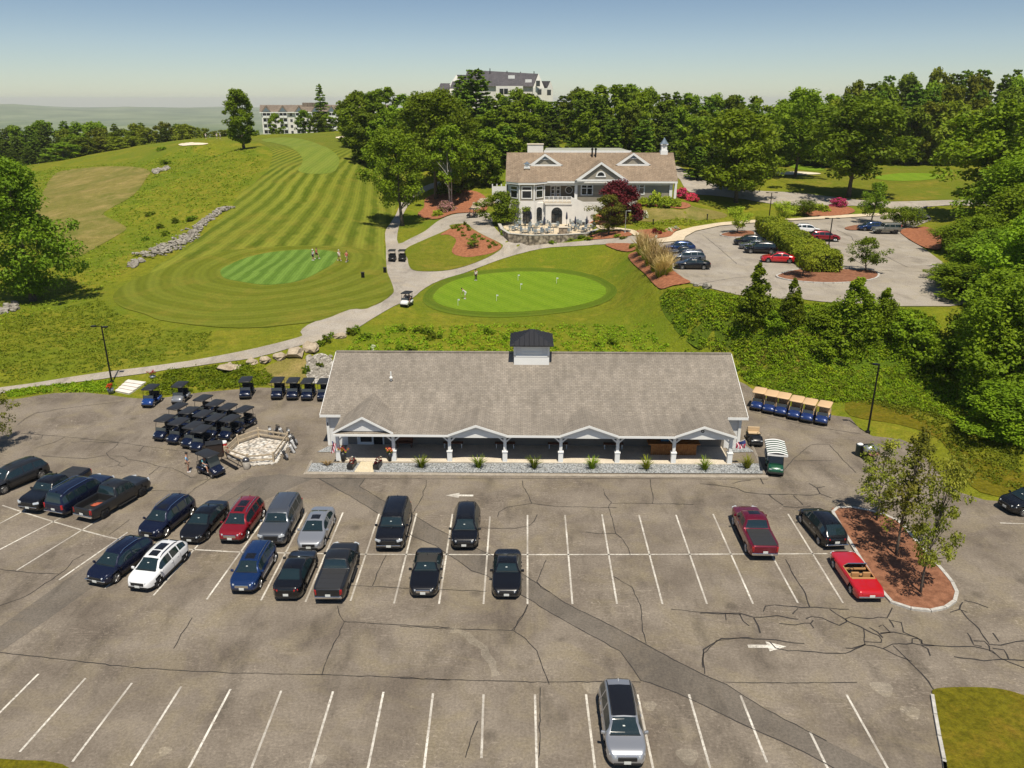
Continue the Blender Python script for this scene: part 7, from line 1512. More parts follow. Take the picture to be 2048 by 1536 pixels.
for i, (k, px, top, base, w_, lb) in enumerate(((0, 1508, 520, 640, 78, 'cone shaped young tree, leftmost on the bank below the upper car park'), (0, 1580, 552, 640, 56, 'narrow cone shaped young tree second from the left on the bank'), (1, 1706, 550, 660, 115, 'broad young tree with thin top shoots on the bank'), (1, 1765, 572, 650, 70, 'spindly young tree right of the broad one on the bank'), (2, 1640, 612, 642, 90, 'rounded bush between the cone shaped trees and the broad one'), (2, 1550, 617, 650, 70, 'low bush between the two cone shaped young trees'), (2, 1665, 655, 700, 110, 'dark bush below the broad young tree on the bank'), (2, 1810, 617, 668, 110, 'bush nearest the dark wood at the top of the bank'), (2, 1850, 658, 720, 120, 'big bush against the dark wood on the bank'))):
    plant(con[k], px, top, base, wpx=w_, label=lb, group='young growth along the top of the bank')
# ---- woods: every tree its own object
def wood(rows, skyline, x0, x1, step, protos, label, group, jx=14, wide=1.0):
    sx, sy = zip(*skyline)
    for (d, drop, dj) in rows:
        px = x0 + random.uniform(-8, 8)
        while px < x1:
            q = px + random.uniform(-jx, jx); dd = d + random.uniform(-7, 7); top = np.interp(q, sx, sy) + drop + random.uniform(-dj, dj)
            pr_ = protos(q, d); g = at_d(q, 600, dd); z0 = float(tz(g[0], g[1])); h = at_d(q, top, dd)[2] - z0
            if h > 5: plant(pr_, q, top, d=dd, wpx=random.uniform(.85, 1.2) * wide * step * 1.75 if 'pine' not in pr_.name and 'spruce' not in pr_.name else step * random.uniform(1.0, 1.5), label=label, group=group, sink=.4)
            px += step * random.uniform(.8, 1.2)
SKYC = [(680, 205), (705, 195), (722, 176), (760, 172), (800, 170), (830, 182), (870, 182), (890, 186), (905, 190), (990, 190), (1000, 192), (1040, 178), (1070, 184), (1085, 190), (1105, 192), (1125, 180), (1160, 166), (1200, 164), (1250, 160), (1290, 165), (1310, 186), (1326, 204), (1345, 187), (1400, 181), (1450, 183), (1490, 192), (1505, 208), (1520, 192)]
def pc_(q, d):
    r = random.random()
    if 1030 < q < 1330 and d < 215: return pine[random.choice((0, 1))] if r < .55 else random.choice(farl[:3])
    if q < 880: return random.choice((farl[0], farl[0], farl[2], farl[1]))
    return pine[random.choice((0, 1))] if r < .3 else random.choice((farl[0], farl[1], farl[1], farl[2]))
wood([(262, 2, 5), (243, 12, 8), (224, 32, 12), (206, 62, 16)], SKYC, 742, 1510, 44, pc_, 'tree in the dense mixed wood behind the clubhouse', 'wood behind the clubhouse')
wood([(190, 95, 14)], SKYC, 900, 1010, 40, pc_, 'tree in the dense mixed wood behind the clubhouse', 'wood behind the clubhouse')
wood([(190, 95, 14)], SKYC, 1370, 1460, 40, pc_, 'tree in the dense mixed wood behind the clubhouse', 'wood behind the clubhouse')
plant(pine[1], 958, 138, d=236, wpx=84, label='tall pine standing before the slate roofed hotel')
plant(pine[0], 932, 150, d=240, wpx=60, label='slightly lower pine at the left of the hotel pine')
plant(pine[2], 672, 166, d=300, wpx=46, label='pointed spruce beside the white apartment block')
plant(pine[0], 1326, 182, d=250, wpx=44, label='pine top in the dip of the treeline behind the clubhouse')
for px_, tp_, w_ in ((1001, 186, 62), (1032, 174, 66), (1052, 186, 56), (1084, 200, 52), (880, 190, 66)): plant(farl[1 if px_ % 2 else 0], px_, tp_, d=268, wpx=w_, label='tree in the dense mixed wood behind the clubhouse', group='wood behind the clubhouse')
SKYD = [(1500, 200), (1520, 190), (1540, 180), (1580, 176), (1610, 182), (1640, 166), (1680, 152), (1720, 147), (1770, 137), (1800, 137), (1830, 132), (1870, 130), (1900, 137), (1940, 134), (1975, 152), (1990, 162), (2010, 150), (2048, 142), (2120, 140)]
def pd_(q, d):
    r = random.random()
    if q > 1620 and d > 235: return pine[random.choice((0, 1))] if r < .5 else random.choice((farl[0], farl[3]))
    return farl[2] if r < .45 else random.choice((farl[0], farl[1], pine[0]))
wood([(292, 3, 4), (272, 14, 8), (252, 34, 10), (236, 70, 14)], SKYD, 1520, 2110, 46, pd_, 'tree in the tall dark wood at the upper right', 'tall wood at the upper right')
SKYA = [(-60, 255), (0, 262), (25, 286), (50, 266), (95, 245), (150, 243), (200, 240), (230, 242), (270, 245), (300, 253), (330, 240), (370, 239), (385, 251), (400, 242), (430, 247), (470, 258), (530, 262)]
def pa_(q, d):
    return (pine[random.choice((0, 1))] if random.random() < .75 else farl[2]) if q < 175 else (farl[3] if random.random() < .6 else random.choice((farl[0], pine[0])))
wood([(338, 0, 5), (320, 10, 7), (303, 26, 8), (288, 44, 8)], SKYA, -60, 522, 27, pa_, 'tree in the low wood along the left horizon', 'wood along the left horizon', 9, 1.15)
SKYB = [(570, 226), (592, 220), (612, 240), (640, 208), (655, 214), (675, 225), (700, 198)]
wood([(292, 4, 6)], SKYB, 588, 712, 24, lambda q, d: random.choice((farl[0], farl[2])), 'tree in the row before the white apartment block', 'trees before the apartment block', 5, .9)
for i, (k, px, top, d, w_) in enumerate(((0, 1990, 305, 122, 200), (2, 1915, 430, 116, 130), (2, 2060, 255, 128, 230), (0, 1945, 425, 103, 150), (0, 2030, 365, 104, 210), (2, 1905, 520, 100, 120), (1, 1995, 450, 94, 190), (2, 2065, 410, 86, 220), (0, 1955, 520, 91, 210), (0, 2015, 530, 78, 220), (0, 2075, 550, 70, 230), (2, 1985, 660, 77, 150), (0, 2095, 760, 64, 200), (2, 1925, 640, 90, 150), (2, 1890, 575, 99, 120), (2, 2045, 760, 70, 150), (0, 2180, 330, 118, 220), (2, 2290, 350, 112, 230), (0, 2170, 480, 95, 220), (2, 2290, 520, 90, 230), (0, 2190, 640, 78, 230), (2, 2330, 680, 76, 240), (0, 2420, 420, 104, 240))):
    plant(near[k], px, top, d=d, wpx=w_, label='broadleaf tree in the close wood filling the right edge', group='close wood at the right edge', sink=.5)
# ---- shrubs
G = make_shrub('green_shrub', 2.6, 1.6, L_HEDGE, 60, 40, 44, .11); SM = make_shrub('small_shrub', 1.1, .8, L_OAK, 61, 26, 24, .07)
for px, top, base, w_, lb in ((1287,392,408,30,'small green bush left of the clubhouse corner shrubs'),(1311,380,409,40,'tall feathery green shrub against the clubhouse wall'),(1333,389,411,38,'broad clipped shrub in the middle of the clubhouse bed'),(1352,394,412,26,'round clipped shrub at the right end of the clubhouse bed'),(1010,456,470,22,'green shrub at the left corner of the patio wall'),(1165,408,436,56,'dark green hedge shrub at the foot of the clubhouse stair'),(1264,486,497,16,'small green shrub beside the golden grass'),(897,350,372,24,'clipped round shrub by the upper path'),(1640,405,421,44,'low bush right of the flat topped tree'),(1318,450,463,30,'low green shrub in the curved plaza bed'),(875,418,432,30,'low green bush beside the pink rhododendron')):
    plant(G, px, top, base, wpx=w_, label=lb)
rh = make_shrub('rhododendron', 3.4, 2.0, L_DARK, 62, 40, 44, .12, petals=P_MAG, frac=1.0)
for px, top, base, w_, lb in ((1362,374,396,32,'magenta rhododendron at the right corner of the clubhouse'),(1382,385,402,30,'magenta rhododendron lower right of the clubhouse corner'),(1676,394,413,38,'magenta rhododendron beside the entrance road')): plant(rh, px, top, base, wpx=w_, label=lb)
plant(make_shrub('rhododendron', 4, 2.2, L_DARK, 63, 40, 50, .13, petals=P_PINK, frac=.95), 893, 401, 422, wpx=42, label='pale pink rhododendron in the mulch bed by the path')
plant(make_shrub('white_hydrangea', 2.4, 1.4, L_HEDGE, 64, 40, 36, .11, petals=P_WHITE, frac=.9), 1284, 419, 437, wpx=24, label='white flowering shrub under the dark red maple')
wf = make_shrub('white_flowers', 1.6, .7, L_HEDGE, 65, 30, 26, .08, petals=P_WHITE, frac=.7)
for px, py, lb in ((1338,463,'left clump of white flowers in the plaza bed'),(1350,459,'right clump of white flowers in the plaza bed'),(745,697,'white flowering clump behind the shop roof')): plant(wf, px, py - 9, py, wpx=17, label=lb)
plant(make_shrub('red_shrub', 1.8, 1.0, L_RED, 66, 36, 30, .09), 1312, 452, 468, wpx=24, label='low dark red shrub in the curved plaza bed')
rg_ = random.Random(8)
for i, (px, py) in enumerate(((906,459),(917,454),(924,459),(930,452),(918,463),(938,463),(928,474),(925,468),(950,472),(936,456),(958,476),(966,481),(976,485),(985,489),(992,493),(979,497),(912,458))):
    plant(SM, px, py - rg_.uniform(8, 13), py, wpx=rg_.uniform(9, 14), label='small dark green shrub planted in the central red mulch bed', group='small shrubs in the central mulch bed')
for i, (px, py) in enumerate(((662,674),(652,684),(640,690),(700,668),(712,665),(730,676),(805,660),(835,664),(855,667),(862,678),(880,676),(800,700),(822,699),(978,668),(1010,680),(1030,670),(1195,690),(1225,688),(612,745),(640,735))):
    plant(SM, px, py - rg_.uniform(12, 20), py, wpx=rg_.uniform(16, 30), label='small dark bush in the grassy slope behind the shop', group='bushes on the slope behind the shop')
for i, (px, py) in enumerate(((1163,476),(1178,480),(1140,481),(1105,484),(1085,484),(1060,482),(1235,474),(1247,478))):
    plant(SM, px, py - 9, py, wpx=rg_.uniform(14, 24), label='low green plant at the foot of the fieldstone patio wall', group='low plants below the patio wall')
for i, (px, py) in enumerate(((300,430),(320,455),(330,470),(350,445),(290,480),(325,300),(332,328),(385,440))):
    plant(SM, px, py - rg_.uniform(9, 15), py, wpx=rg_.uniform(18, 34), label='dark bush scattered on the rough left hillside', group='bushes on the left hillside')
# clipped hedge: one long block of leaves
rng = np.random.default_rng(70); a, b = at_z(1534, 463, UZ), at_z(1648, 546, UZ); u = (b - a) / np.linalg.norm(b - a); v_ = np.array([-u[1], u[0], 0]); Lh = np.linalg.norm(b - a); wh_, hh = 2.1, 2.5
Pq = []
for k in range(2000):
    t, s_, z_ = rng.random() * Lh, rng.uniform(-1, 1), rng.random()
    f = rng.integers(0, 5)
    if f < 2: z_ = 1.0
    elif f < 4: s_ = np.sign(s_)
    elif rng.random() < .35: t = Lh if rng.random() < .7 else 0
    Pq.append(a + u * t + v_ * s_ * wh_ + np.array([0, 0, .25 + z_ * (hh - .3 + .18 * math.sin(t * .8))]))
hd = empty('clipped_hedge', tuple((a + b) / 2), 0, 'long thick clipped hedge dividing the upper car park', 'hedge'); o0 = (a + b) / 2
Vq, Fq = leaf_quads(np.array(Pq) - o0, np.full((2000, 3), .34), 22, .12, rng, .5, .6); link('foliage', np_mesh('foliage', Vq, Fq), L_HEDGE, hd)
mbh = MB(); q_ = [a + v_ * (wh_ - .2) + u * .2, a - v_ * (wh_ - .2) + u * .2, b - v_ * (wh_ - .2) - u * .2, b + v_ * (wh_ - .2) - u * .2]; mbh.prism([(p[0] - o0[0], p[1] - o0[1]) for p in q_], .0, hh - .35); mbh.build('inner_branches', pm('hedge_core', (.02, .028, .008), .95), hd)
# ---- grasses
def blades(n, h, spread, w, lean, rng, tipw=.0):
    V = []; 
    a = rng.random(n) * 6.283; r0 = rng.random(n) * spread * .25; r1 = r0 + lean * (.4 + rng.random(n)); hh_ = h * (.6 + .5 * rng.random(n)); aw = a + rng.normal(size=n) * .6
    for i in range(n):
        c, s_ = math.cos(a[i]), math.sin(a[i]); tx, ty = -math.sin(aw[i]) * w, math.cos(aw[i]) * w
        p0, p1, p2 = (c * r0[i], s_ * r0[i], 0), (c * (r0[i] + (r1[i] - r0[i]) * .35), s_ * (r0[i] + (r1[i] - r0[i]) * .35), hh_[i] * .65), (c * r1[i], s_ * r1[i], hh_[i])
        V += [(p0[0] - tx, p0[1] - ty, 0), (p0[0] + tx, p0[1] + ty, 0), (p1[0] + tx, p1[1] + ty, p1[2]), (p1[0] - tx, p1[1] - ty, p1[2]), (p1[0] - tx, p1[1] - ty, p1[2]), (p1[0] + tx, p1[1] + ty, p1[2]), (p2[0] + tx * .5, p2[1] + ty * .5, p2[2]), (p2[0] - tx * .5, p2[1] - ty * .5, p2[2])]
    return np.array(V), np.arange(len(V), dtype=np.int32).reshape(-1, 4)
rng = np.random.default_rng(80)
def grass_clump(name, h, n, w, lean, lm, label, cat='ornamental grass', lm2=None):
    root = empty(name, (0, 0, -500), 0, label, cat); Vq, Fq = blades(n, h, .5, w, lean, rng); link('blades', np_mesh('blades', Vq, Fq), lm, root)
    if lm2: Vq, Fq = blades(int(n * .5), h * .45, .5, w * 1.2, lean * .9, rng); link('green_base', np_mesh('green_base', Vq, Fq), lm2, root)
    root['H0'] = h; root['W0'] = 2 * lean; return root
gc = grass_clump('ornamental_grass', .95, 90, .018, .42, L_TUFT, 'tuft')
for i, (px, py) in enumerate(((843,935),(957,935),(1068,936),(1184,937),(1293,938),(1410,939),(1494,936))):
    plant(gc, px, py - 21, py, wpx=27, z=.06, label=f'green grass tuft in the gravel bed, {("first","second","third","fourth","fifth","sixth","seventh")[i]} from the left', group='grass tufts in the gravel bed', sink=0)
plant(grass_clump('dried_plant', .4, 60, .02, .35, L_GOLD, 'd'), 655, 922, 930, wpx=20, z=.06, label='small dried brown tuft at the left end of the gravel bed', sink=0)
gg = grass_clump('golden_grass', 2.6, 150, .022, .85, L_GOLD, 'g', lm2=L_TUFT)
for i, (px, py, h) in enumerate(((1280,512,52),(1290,520,50),(1300,517,50),(1296,532,50),(1310,528,52),(1318,540,50),(1308,545,48),(1328,538,46),(1318,556,42),(1330,552,44),(1335,545,40))):
    plant(gg, px, py - h, py, wpx=34, label='tall clump of golden plume grass in the mulch strip', group='golden grass beside the upper car park')
# ---- undergrowth: uncountable leaves on the bank, tufts in the meadow
def scatter(name, px_poly, n, size, h, per, lm, seed, excl=()):
    rng = np.random.default_rng(seed); P_ = np.array(px_poly, float); lo, hi = P_.min(0), P_.max(0); W_ = wpoly(px_poly, 0); l2, h2 = W_.min(0), W_.max(0); pts = []
    X_ = rng.uniform(l2[0], h2[0], n * 6); Y_ = rng.uniform(l2[1], h2[1], n * 6)
    ok = (poly_sd(W_, X_, Y_) < 0) & (poly_sd(LOT, X_, Y_) > .3) & (poly_sd(ULOT, X_, Y_) > .4)
    for e in excl: ok &= poly_sd(e, X_, Y_) > .2
    ok &= (np.sin(X_ * 1.9 + 1.7 * np.sin(Y_ * 1.3)) * np.cos(Y_ * 2.1 + 1.9 * np.sin(X_ * 1.1)) + .35 * np.sin(X_ * .5 + Y_ * .3) > -.5 - .6 * (rng.random(n * 6) < .25))
    X_, Y_ = X_[ok][:n], Y_[ok][:n]; Z_ = tz(X_, Y_); k = len(X_)
    g = .55 + .9 * np.clip(np.sin(X_ * .9 + np.sin(Y_ * .7) * 2) * np.cos(Y_ * .8 + np.sin(X_ * .5) * 2) * .5 + .5, 0, 1)
    q = size * (.6 + .8 * rng.random(k)) * g; C = np.column_stack([X_, Y_, Z_ + h * .4 * g]); Rd = np.column_stack([q * 2.4, q * 2.4, np.full(k, h * .55) * g])
    Vq, Fq = leaf_quads(C, Rd, per, size * .62, rng, .55, .6); o = link(name, np_mesh(name, Vq, Fq), lm, None); o['kind'] = 'stuff'; return o
BANK = [(1330,585),(1400,580),(1480,598),(1620,610),(1760,615),(1870,640),(1900,760),(1930,850),(1880,830),(1760,800),(1650,805),(1560,790),(1490,762),(1470,704),(1400,700),(1350,660),(1320,610)]
drape('undergrowth_soil', wpoly(BANK, 2), M_BANKSOIL, .05, 1.2)
scatter('bank_undergrowth', BANK, 3900, .17, .36, 19, L_COVER, 90); scatter('bank_brambles', BANK, 1000, .15, .5, 20, L_OAK, 190); scatter('bank_saplings', BANK, 900, .13, .42, 20, L_YEL, 191)
scatter('slope_weeds', [(690,705),(720,672),(800,650),(900,655),(1000,648),(1150,650),(1300,640),(1340,690),(1400,704),(1465,706),(1460,735),(690,735)], 1300, .18, .4, 12, L_COVER, 91)
scatter('bank_weeds', [(290,772),(330,745),(400,735),(480,728),(520,735),(560,762),(520,772),(400,782),(340,792),(300,793)], 900, .17, .35, 12, L_COVER, 92)
scatter('path_edge_weeds', [(10,783),(120,768),(215,762),(232,772),(215,786),(110,783),(20,795)], 480, .15, .3, 12, L_COVER, 93)
pathw = wpoly(PATH_PX, 0)
scatter('meadow_tufts', [(0,360),(110,335),(300,322),(420,296),(510,300),(530,330),(500,370),(460,410),(400,430),(330,480),(250,540),(180,600),(0,650)], 3600, .26, .26, 6, L_TUFT, 94, (wpoly([(121,343),(184,335),(246,333),(287,337),(301,345),(291,359),(277,380),(256,398),(225,415),(206,429),(235,444),(253,457),(236,470),(205,488),(147,516),(102,500),(60,470),(80,400),(100,360)], 0),))
scatter('meadow_tufts', [(0,640),(200,600),(240,630),(330,660),(420,665),(420,700),(300,728),(140,748),(0,768)], 2600, .16, .18, 8, L_TUFT, 95, (pathw,))
scatter('verge_weeds', [(1700,800),(1780,820),(1850,850),(1900,900),(1960,960),(2040,985),(2040,900),(1950,840),(1850,790)], 900, .16, .25, 10, L_TUFT, 96)
scatter('garden_plants', [(1262,448),(1300,447),(1400,443),(1440,440),(1380,452),(1290,457)], 260, .2, .35, 12, L_HEDGE, 97)
# ------------------------------------------------------------------ people
SKIN = pm('skin', (.46, .25, .17), .55); HAIR = pm('brown_hair', (.05, .03, .02), .8)
def skinned(name, pts, edges, m, parent=None, root=0, sub=1):
    me = bpy.data.meshes.new(name); me.from_pydata([p[0] for p in pts], edges, []); o = link(name, me, m, parent)
    sm = o.modifiers.new('skin', 'SKIN'); sm.use_smooth_shade = True
    for i, p in enumerate(pts):
        d = me.skin_vertices[0].data[i]; r = p[1]; d.radius = r if hasattr(r, '__len__') else (r, r); d.use_root = (i == root)
    s_ = o.modifiers.new('smooth', 'SUBSURF'); s_.levels = sub; s_.render_levels = sub
    return o
def person(loc, rz, pose, shirt, shorts, label, cap=None, shoe=None, scale=1.0, trousers=False):
    J = dict(pel=(0, 0, .93), spi=(0, .0, 1.12), che=(0, 0, 1.34), nec=(0, .01, 1.50), hea=(0, .03, 1.60), top=(0, .03, 1.73))
    for s_, n in ((-1, 'l'), (1, 'r')):
        J.update({n + 'sh': (s_ * .18, 0, 1.41), n + 'el': (s_ * .25, -.03, 1.14), n + 'wr': (s_ * .26, .09, .91), n + 'hi': (s_ * .10, 0, .88), n + 'kn': (s_ * .11, .03, .49), n + 'an': (s_ * .11, -.02, .09), n + 'to': (s_ * .12, .15, .05)})
    if pose == 'walk': J.update(lkn=(-.11, .22, .52), lan=(-.11, .26, .10), lto=(-.11, .42, .09), rkn=(.11, -.10, .50), ran=(.11, -.36, .14), rto=(.12, -.22, .06), lel=(-.25, -.14, 1.16), lwr=(-.24, -.08, .93), rel=(.25, .08, 1.15), rwr=(.22, .26, .98))
    if pose == 'putt':
        J.update(spi=(0, .08, 1.08), che=(0, .24, 1.24), nec=(0, .36, 1.36), hea=(0, .44, 1.42), top=(0, .50, 1.53), lkn=(-.14, .08, .48), rkn=(.14, .08, .48), lan=(-.17, 0, .09), ran=(.17, 0, .09), lto=(-.19, .16, .05), rto=(.19, .16, .05))
        J.update(lsh=(-.18, .28, 1.28), rsh=(.18, .28, 1.28), lel=(-.17, .42, 1.04), rel=(.17, .42, 1.04), lwr=(-.04, .46, .84), rwr=(.04, .47, .80))
    if pose == 'phone': J.update(rel=(.27, .05, 1.16), rwr=(.12, .22, 1.38))
    if pose == 'seat': J.update(lhi=(-.11, .03, .90), rhi=(.11, .03, .90), lkn=(-.15, .44, .86), rkn=(.14, .42, .88), lan=(-.17, .52, .42), ran=(.14, .50, .45), lto=(-.18, .68, .38), rto=(.15, .66, .40), lel=(-.27, .14, 1.16), lwr=(-.16, .36, 1.08), rel=(.26, .16, 1.18), rwr=(.15, .38, 1.12))
    names = list(J); pts = []; rad = dict(pel=(.15, .115), spi=(.14, .105), che=(.165, .115), nec=.058, hea=(.075, .09), top=(.078, .092), sh=.062, el=.045, wr=.030, hi=.095, kn=.062, an=.042, to=(.045, .032))
    for n in names: pts.append((J[n], rad.get(n, rad.get(n[1:], .05))))
    I = names.index; E = [(I('pel'), I('spi')), (I('spi'), I('che')), (I('che'), I('nec')), (I('nec'), I('hea')), (I('hea'), I('top'))]
    for n in 'lr': E += [(I('che'), I(n + 'sh')), (I(n + 'sh'), I(n + 'el')), (I(n + 'el'), I(n + 'wr')), (I('pel'), I(n + 'hi')), (I(n + 'hi'), I(n + 'kn')), (I(n + 'kn'), I(n + 'an')), (I(n + 'an'), I(n + 'to'))]
    for n, s_ in (('l', -1), ('r', 1)):
        w_ = Vector(J[n + 'wr']); d = (w_ - Vector(J[n + 'el'])).normalized(); sd = d.cross(Vector((s_ * 1.0, 0, 0))); sd = (sd if sd.length > .1 else Vector((0, 1, 0))).normalized(); palm = w_ + d * .075
        pts.append((tuple(palm), (.034, .022))); ip = len(pts) - 1; E.append((I(n + 'wr'), ip))
        for k, (ln, off) in enumerate(((.075, -.027), (.088, -.009), (.082, .009), (.066, .027))):
            a = palm + d * .045 + sd * off; bq = a + d * ln * .55 + Vector((-s_ * .012, 0, 0)); c = bq + d * ln * .45 + Vector((-s_ * .022, 0, 0))
            for q, r_ in ((a, .010), (bq, .009), (c, .007)): pts.append((tuple(q), r_))
            E += [(ip, len(pts) - 3), (len(pts) - 3, len(pts) - 2), (len(pts) - 2, len(pts) - 1)]
        a = palm - d * .02 - sd * .042; bq = a + d * .045 - sd * .012
        pts += [(tuple(a), .011), (tuple(bq), .009)]; E += [(ip, len(pts) - 2), (len(pts) - 2, len(pts) - 1)]
    root = empty('person', loc, rz, label, 'person'); skinned('body', pts, E, SKIN, root)
    def cloth(nm, ns, es, m, grow=1.16, cut={}):
        p2 = []
        for n in ns:
            if n in cut: a, bq, f = cut[n]; q = tuple(np.array(J[a]) * (1 - f) + np.array(J[bq]) * f); r = rad[bq[1:]] if not hasattr(rad[bq[1:]], '__len__') else .06; r = max(r * 1.25, .058 if bq[1:] == 'el' else .075)
            else: q = J[n]; r = rad.get(n, rad.get(n[1:], .05)); r = tuple(x * grow for x in r) if hasattr(r, '__len__') else r * grow
            p2.append((q, r))
        skinned(nm, p2, [(ns.index(a), ns.index(bq)) for a, bq in es], m, root)
    cloth('shirt', ['spi', 'pel', 'che', 'nec0', 'lsh', 'rsh', 'lm', 'rm'], [('pel', 'spi'), ('spi', 'che'), ('che', 'nec0'), ('che', 'lsh'), ('che', 'rsh'), ('lsh', 'lm'), ('rsh', 'rm')], shirt, 1.14, {'lm': ('lsh', 'lel', .75), 'rm': ('rsh', 'rel', .75), 'nec0': ('che', 'lsh', .0)})
    f = .92 if not trousers else 1.0
    e2 = [('pel', 'lhi'), ('pel', 'rhi'), ('lhi', 'lq'), ('rhi', 'rq')]; n2 = ['pel', 'lhi', 'rhi', 'lq', 'rq']; c2 = {'lq': ('lhi', 'lkn', f), 'rq': ('rhi', 'rkn', f)}
    if trousers: n2 += ['lz', 'rz']; e2 += [('lq', 'lz'), ('rq', 'rz')]; c2.update({'lz': ('lkn', 'lan', .9), 'rz': ('rkn', 'ran', .9)})
    cloth('trousers' if trousers else 'shorts', n2, e2, shorts, 1.13, c2)
    h = Vector(J['hea']); t_ = Vector(J['top']); up = (t_ - h).normalized(); M_ = Matrix.Translation((h + t_) / 2 + up * .045) @ Vector((0, 0, 1)).rotation_difference(up).to_matrix().to_4x4()
    hb = MB(); hb.lathe([(.098, -.02), (.102, .02), (.085, .065), (.045, .09), (.005, .097)], (0, -.005, 0), 12, 'z', M_); 
    if cap is not None: hb.box(0, .115, -.005, .13, .10, .016, 0, M_)
    hb.build('cap' if cap is not None else 'hair', cap or HAIR, root, True, fix=True)
    fx = MB(); 
    for s_ in (-1, 1): fx.ball(tuple(M_ @ Vector((s_ * .032, .088, -.075))), .010, 6, 4)
    fx.build('eyes', M_CAPL, root); nx = MB(); nx.ball(tuple(M_ @ Vector((0, .10, -.10))), (.014, .02, .022), 6, 4)
    for s_ in (-1, 1): nx.ball(tuple(M_ @ Vector((s_ * .088, 0, -.09))), (.012, .022, .03), 6, 4)
    nx.build('nose_and_ears', SKIN, root); MB().box(0, .094, -.135, .045, .012, .010, 0, M_).build('mouth', pm('lips', (.28, .10, .09), .6), root)
    sh = MB()
    for n in 'lr':
        a, bq = Vector(J[n + 'an']), Vector(J[n + 'to']); d = (bq - a); ang = math.atan2(-d.x, d.y); c = (a + bq) / 2; sh.box(c.x, c.y, min(a.z, bq.z) + .005, .10, .29, .085, ang)
    sh.build('shoes', shoe or pm('white_shoe', (.7, .7, .7), .5), root, bevel=.02)
    root.scale = (scale,) * 3; return root
C_ = lambda n, c: pm('cloth_' + n, c, .85)
KHAKI, NAVYC, WHITEC, BLACKC = C_('khaki', (.42, .33, .22)), C_('navy', (.015, .02, .05)), C_('white', (.78, .78, .78)), C_('black', (.02, .02, .022))
p0 = at_z(377, 944); person((p0[0], p0[1], 0), R(-75), 'stand', C_('sky_blue', (.26, .48, .74)), C_('beige', (.50, .38, .28)), 'man in a sky blue polo and beige shorts standing beside the dark cart', cap=BLACKC)
ps = pe.matrix_basis @ Vector((.27, -.32, -.10)); person((ps[0], ps[1], ps[2]), pe.rotation_euler.z, 'seat', C_('teal', (.10, .32, .38)), C_('grey_shorts', (.42, .45, .48)), 'person in a teal shirt sitting in the dark cart', cap=C_('grey_cap', (.2, .2, .21)))
for px, py, rz, pose, sh, so_, cap, lb in ((627, 522, 150, 'stand', C_('mint', (.55, .72, .68)), NAVYC, WHITEC, 'golfer in a pale shirt and white cap on the striped green'), (634, 519, -100, 'walk', C_('red', (.55, .03, .04)), C_('dark_red', (.10, .03, .03)), None, 'golfer in a red shirt beside the pale shirted golfer'), (679, 523, 40, 'walk', C_('cream', (.72, .68, .66)), KHAKI, WHITEC, 'golfer in a cream shirt and khaki shorts off the green edge'), (694, 525, -30, 'walk', C_('coral', (.65, .10, .10)), KHAKI, None, 'golfer in a coral shirt walking right of the green'),
    (931, 599, 95, 'putt', WHITEC, WHITEC, BLACKC, 'golfer in white bending over a putt on the putting green'), (952, 562, 160, 'stand', WHITEC, BLACKC, BLACKC, 'golfer in a white shirt and black trousers at the back of the putting green')):
    g = hit(px, py); person((g[0], g[1], g[2] + .10), R(rz), pose, sh, so_, lb, cap=cap, scale=1.04, trousers=(px == 952))
for i, (px, lb) in enumerate(((412, 'leftmost distant golfer on the far left green'), (434, 'middle distant golfer on the far left green'), (441, 'rightmost distant golfer on the far left green'))):
    g = hit(px, 277.5); person((g[0], g[1], g[2]), R(40 * i), 'stand', WHITEC, C_('grey_shorts', (.42, .45, .48)), lb, cap=WHITEC)
for cart_, nm, lx in ((wh, 'driver in a dark shirt in the white cart', -.27), (wh, 'passenger in a grey shirt in the white cart', .27)):
    q = cart_.matrix_basis @ Vector((lx, -.32, -.10)); person(tuple(q), cart_.rotation_euler.z, 'seat', C_('steel', (.12, .16, .22)) if lx < 0 else C_('grey', (.35, .36, .38)), NAVYC, nm, cap=WHITEC)
q = at_z(0, 0)  # driver of the far cart
for o in bpy.data.objects:
    if o.get('label', '').startswith('dark cart with one driver'): q = o.matrix_basis @ Vector((-.27, -.32, -.10)); person(tuple(q), o.rotation_euler.z, 'seat', BLACKC, NAVYC, 'driver in black in the cart near the clubhouse', cap=C_('red', (.55, .03, .04))); break
def stick(name, a, b, r, m, label, cat, ball=None):
    o = MB().tube([a, b], r, 6)
    if ball: o.ball(*ball)
    return tag(o.build(name, m, None), label, cat)
g = hit(931, 599); stick('putter', (g[0] - .45, g[1] + .05, g[2] + .85), (g[0] - .85, g[1] + .05, g[2] + .12), .012, M_CHROME, 'putter held by the golfer in white', 'golf club')

# ------------------------------------------------------------------ rock ring with its rail fence, bags, racks
ring = [at_z(a, b)[:2] for a, b in ((451.6,914),(476.7,890),(517.5,876),(577,885),(548,926),(497,930))]
drape('river_stones', np.array(ring), M_RIVER, 0, .6, flat=.07)
fn = empty('rail_fence', (ring[0][0], ring[0][1], 0), 0, 'weathered two rail timber fence round the bed of pale stones', 'fence'); ox, oy = ring[0]
for i, p in enumerate(ring): MB().box(p[0] - ox, p[1] - oy, .48, .16, .16, 1.1, .4 * i).build('post', M_ROUNDWOOD, fn, bevel=.02)
for i in range(6):
    a, b = ring[i] - ring[0], ring[(i + 1) % 6] - ring[0]; L = np.linalg.norm(b - a); an = math.atan2(b[1] - a[1], b[0] - a[0])
    for z in (.38, .80): MB().box((a[0] + b[0]) / 2, (a[1] + b[1]) / 2, z, L - .1, .06, .15, an).build('rail', M_ROUNDWOOD, fn, bevel=.015)
mb = MB(); rg_ = random.Random(9)
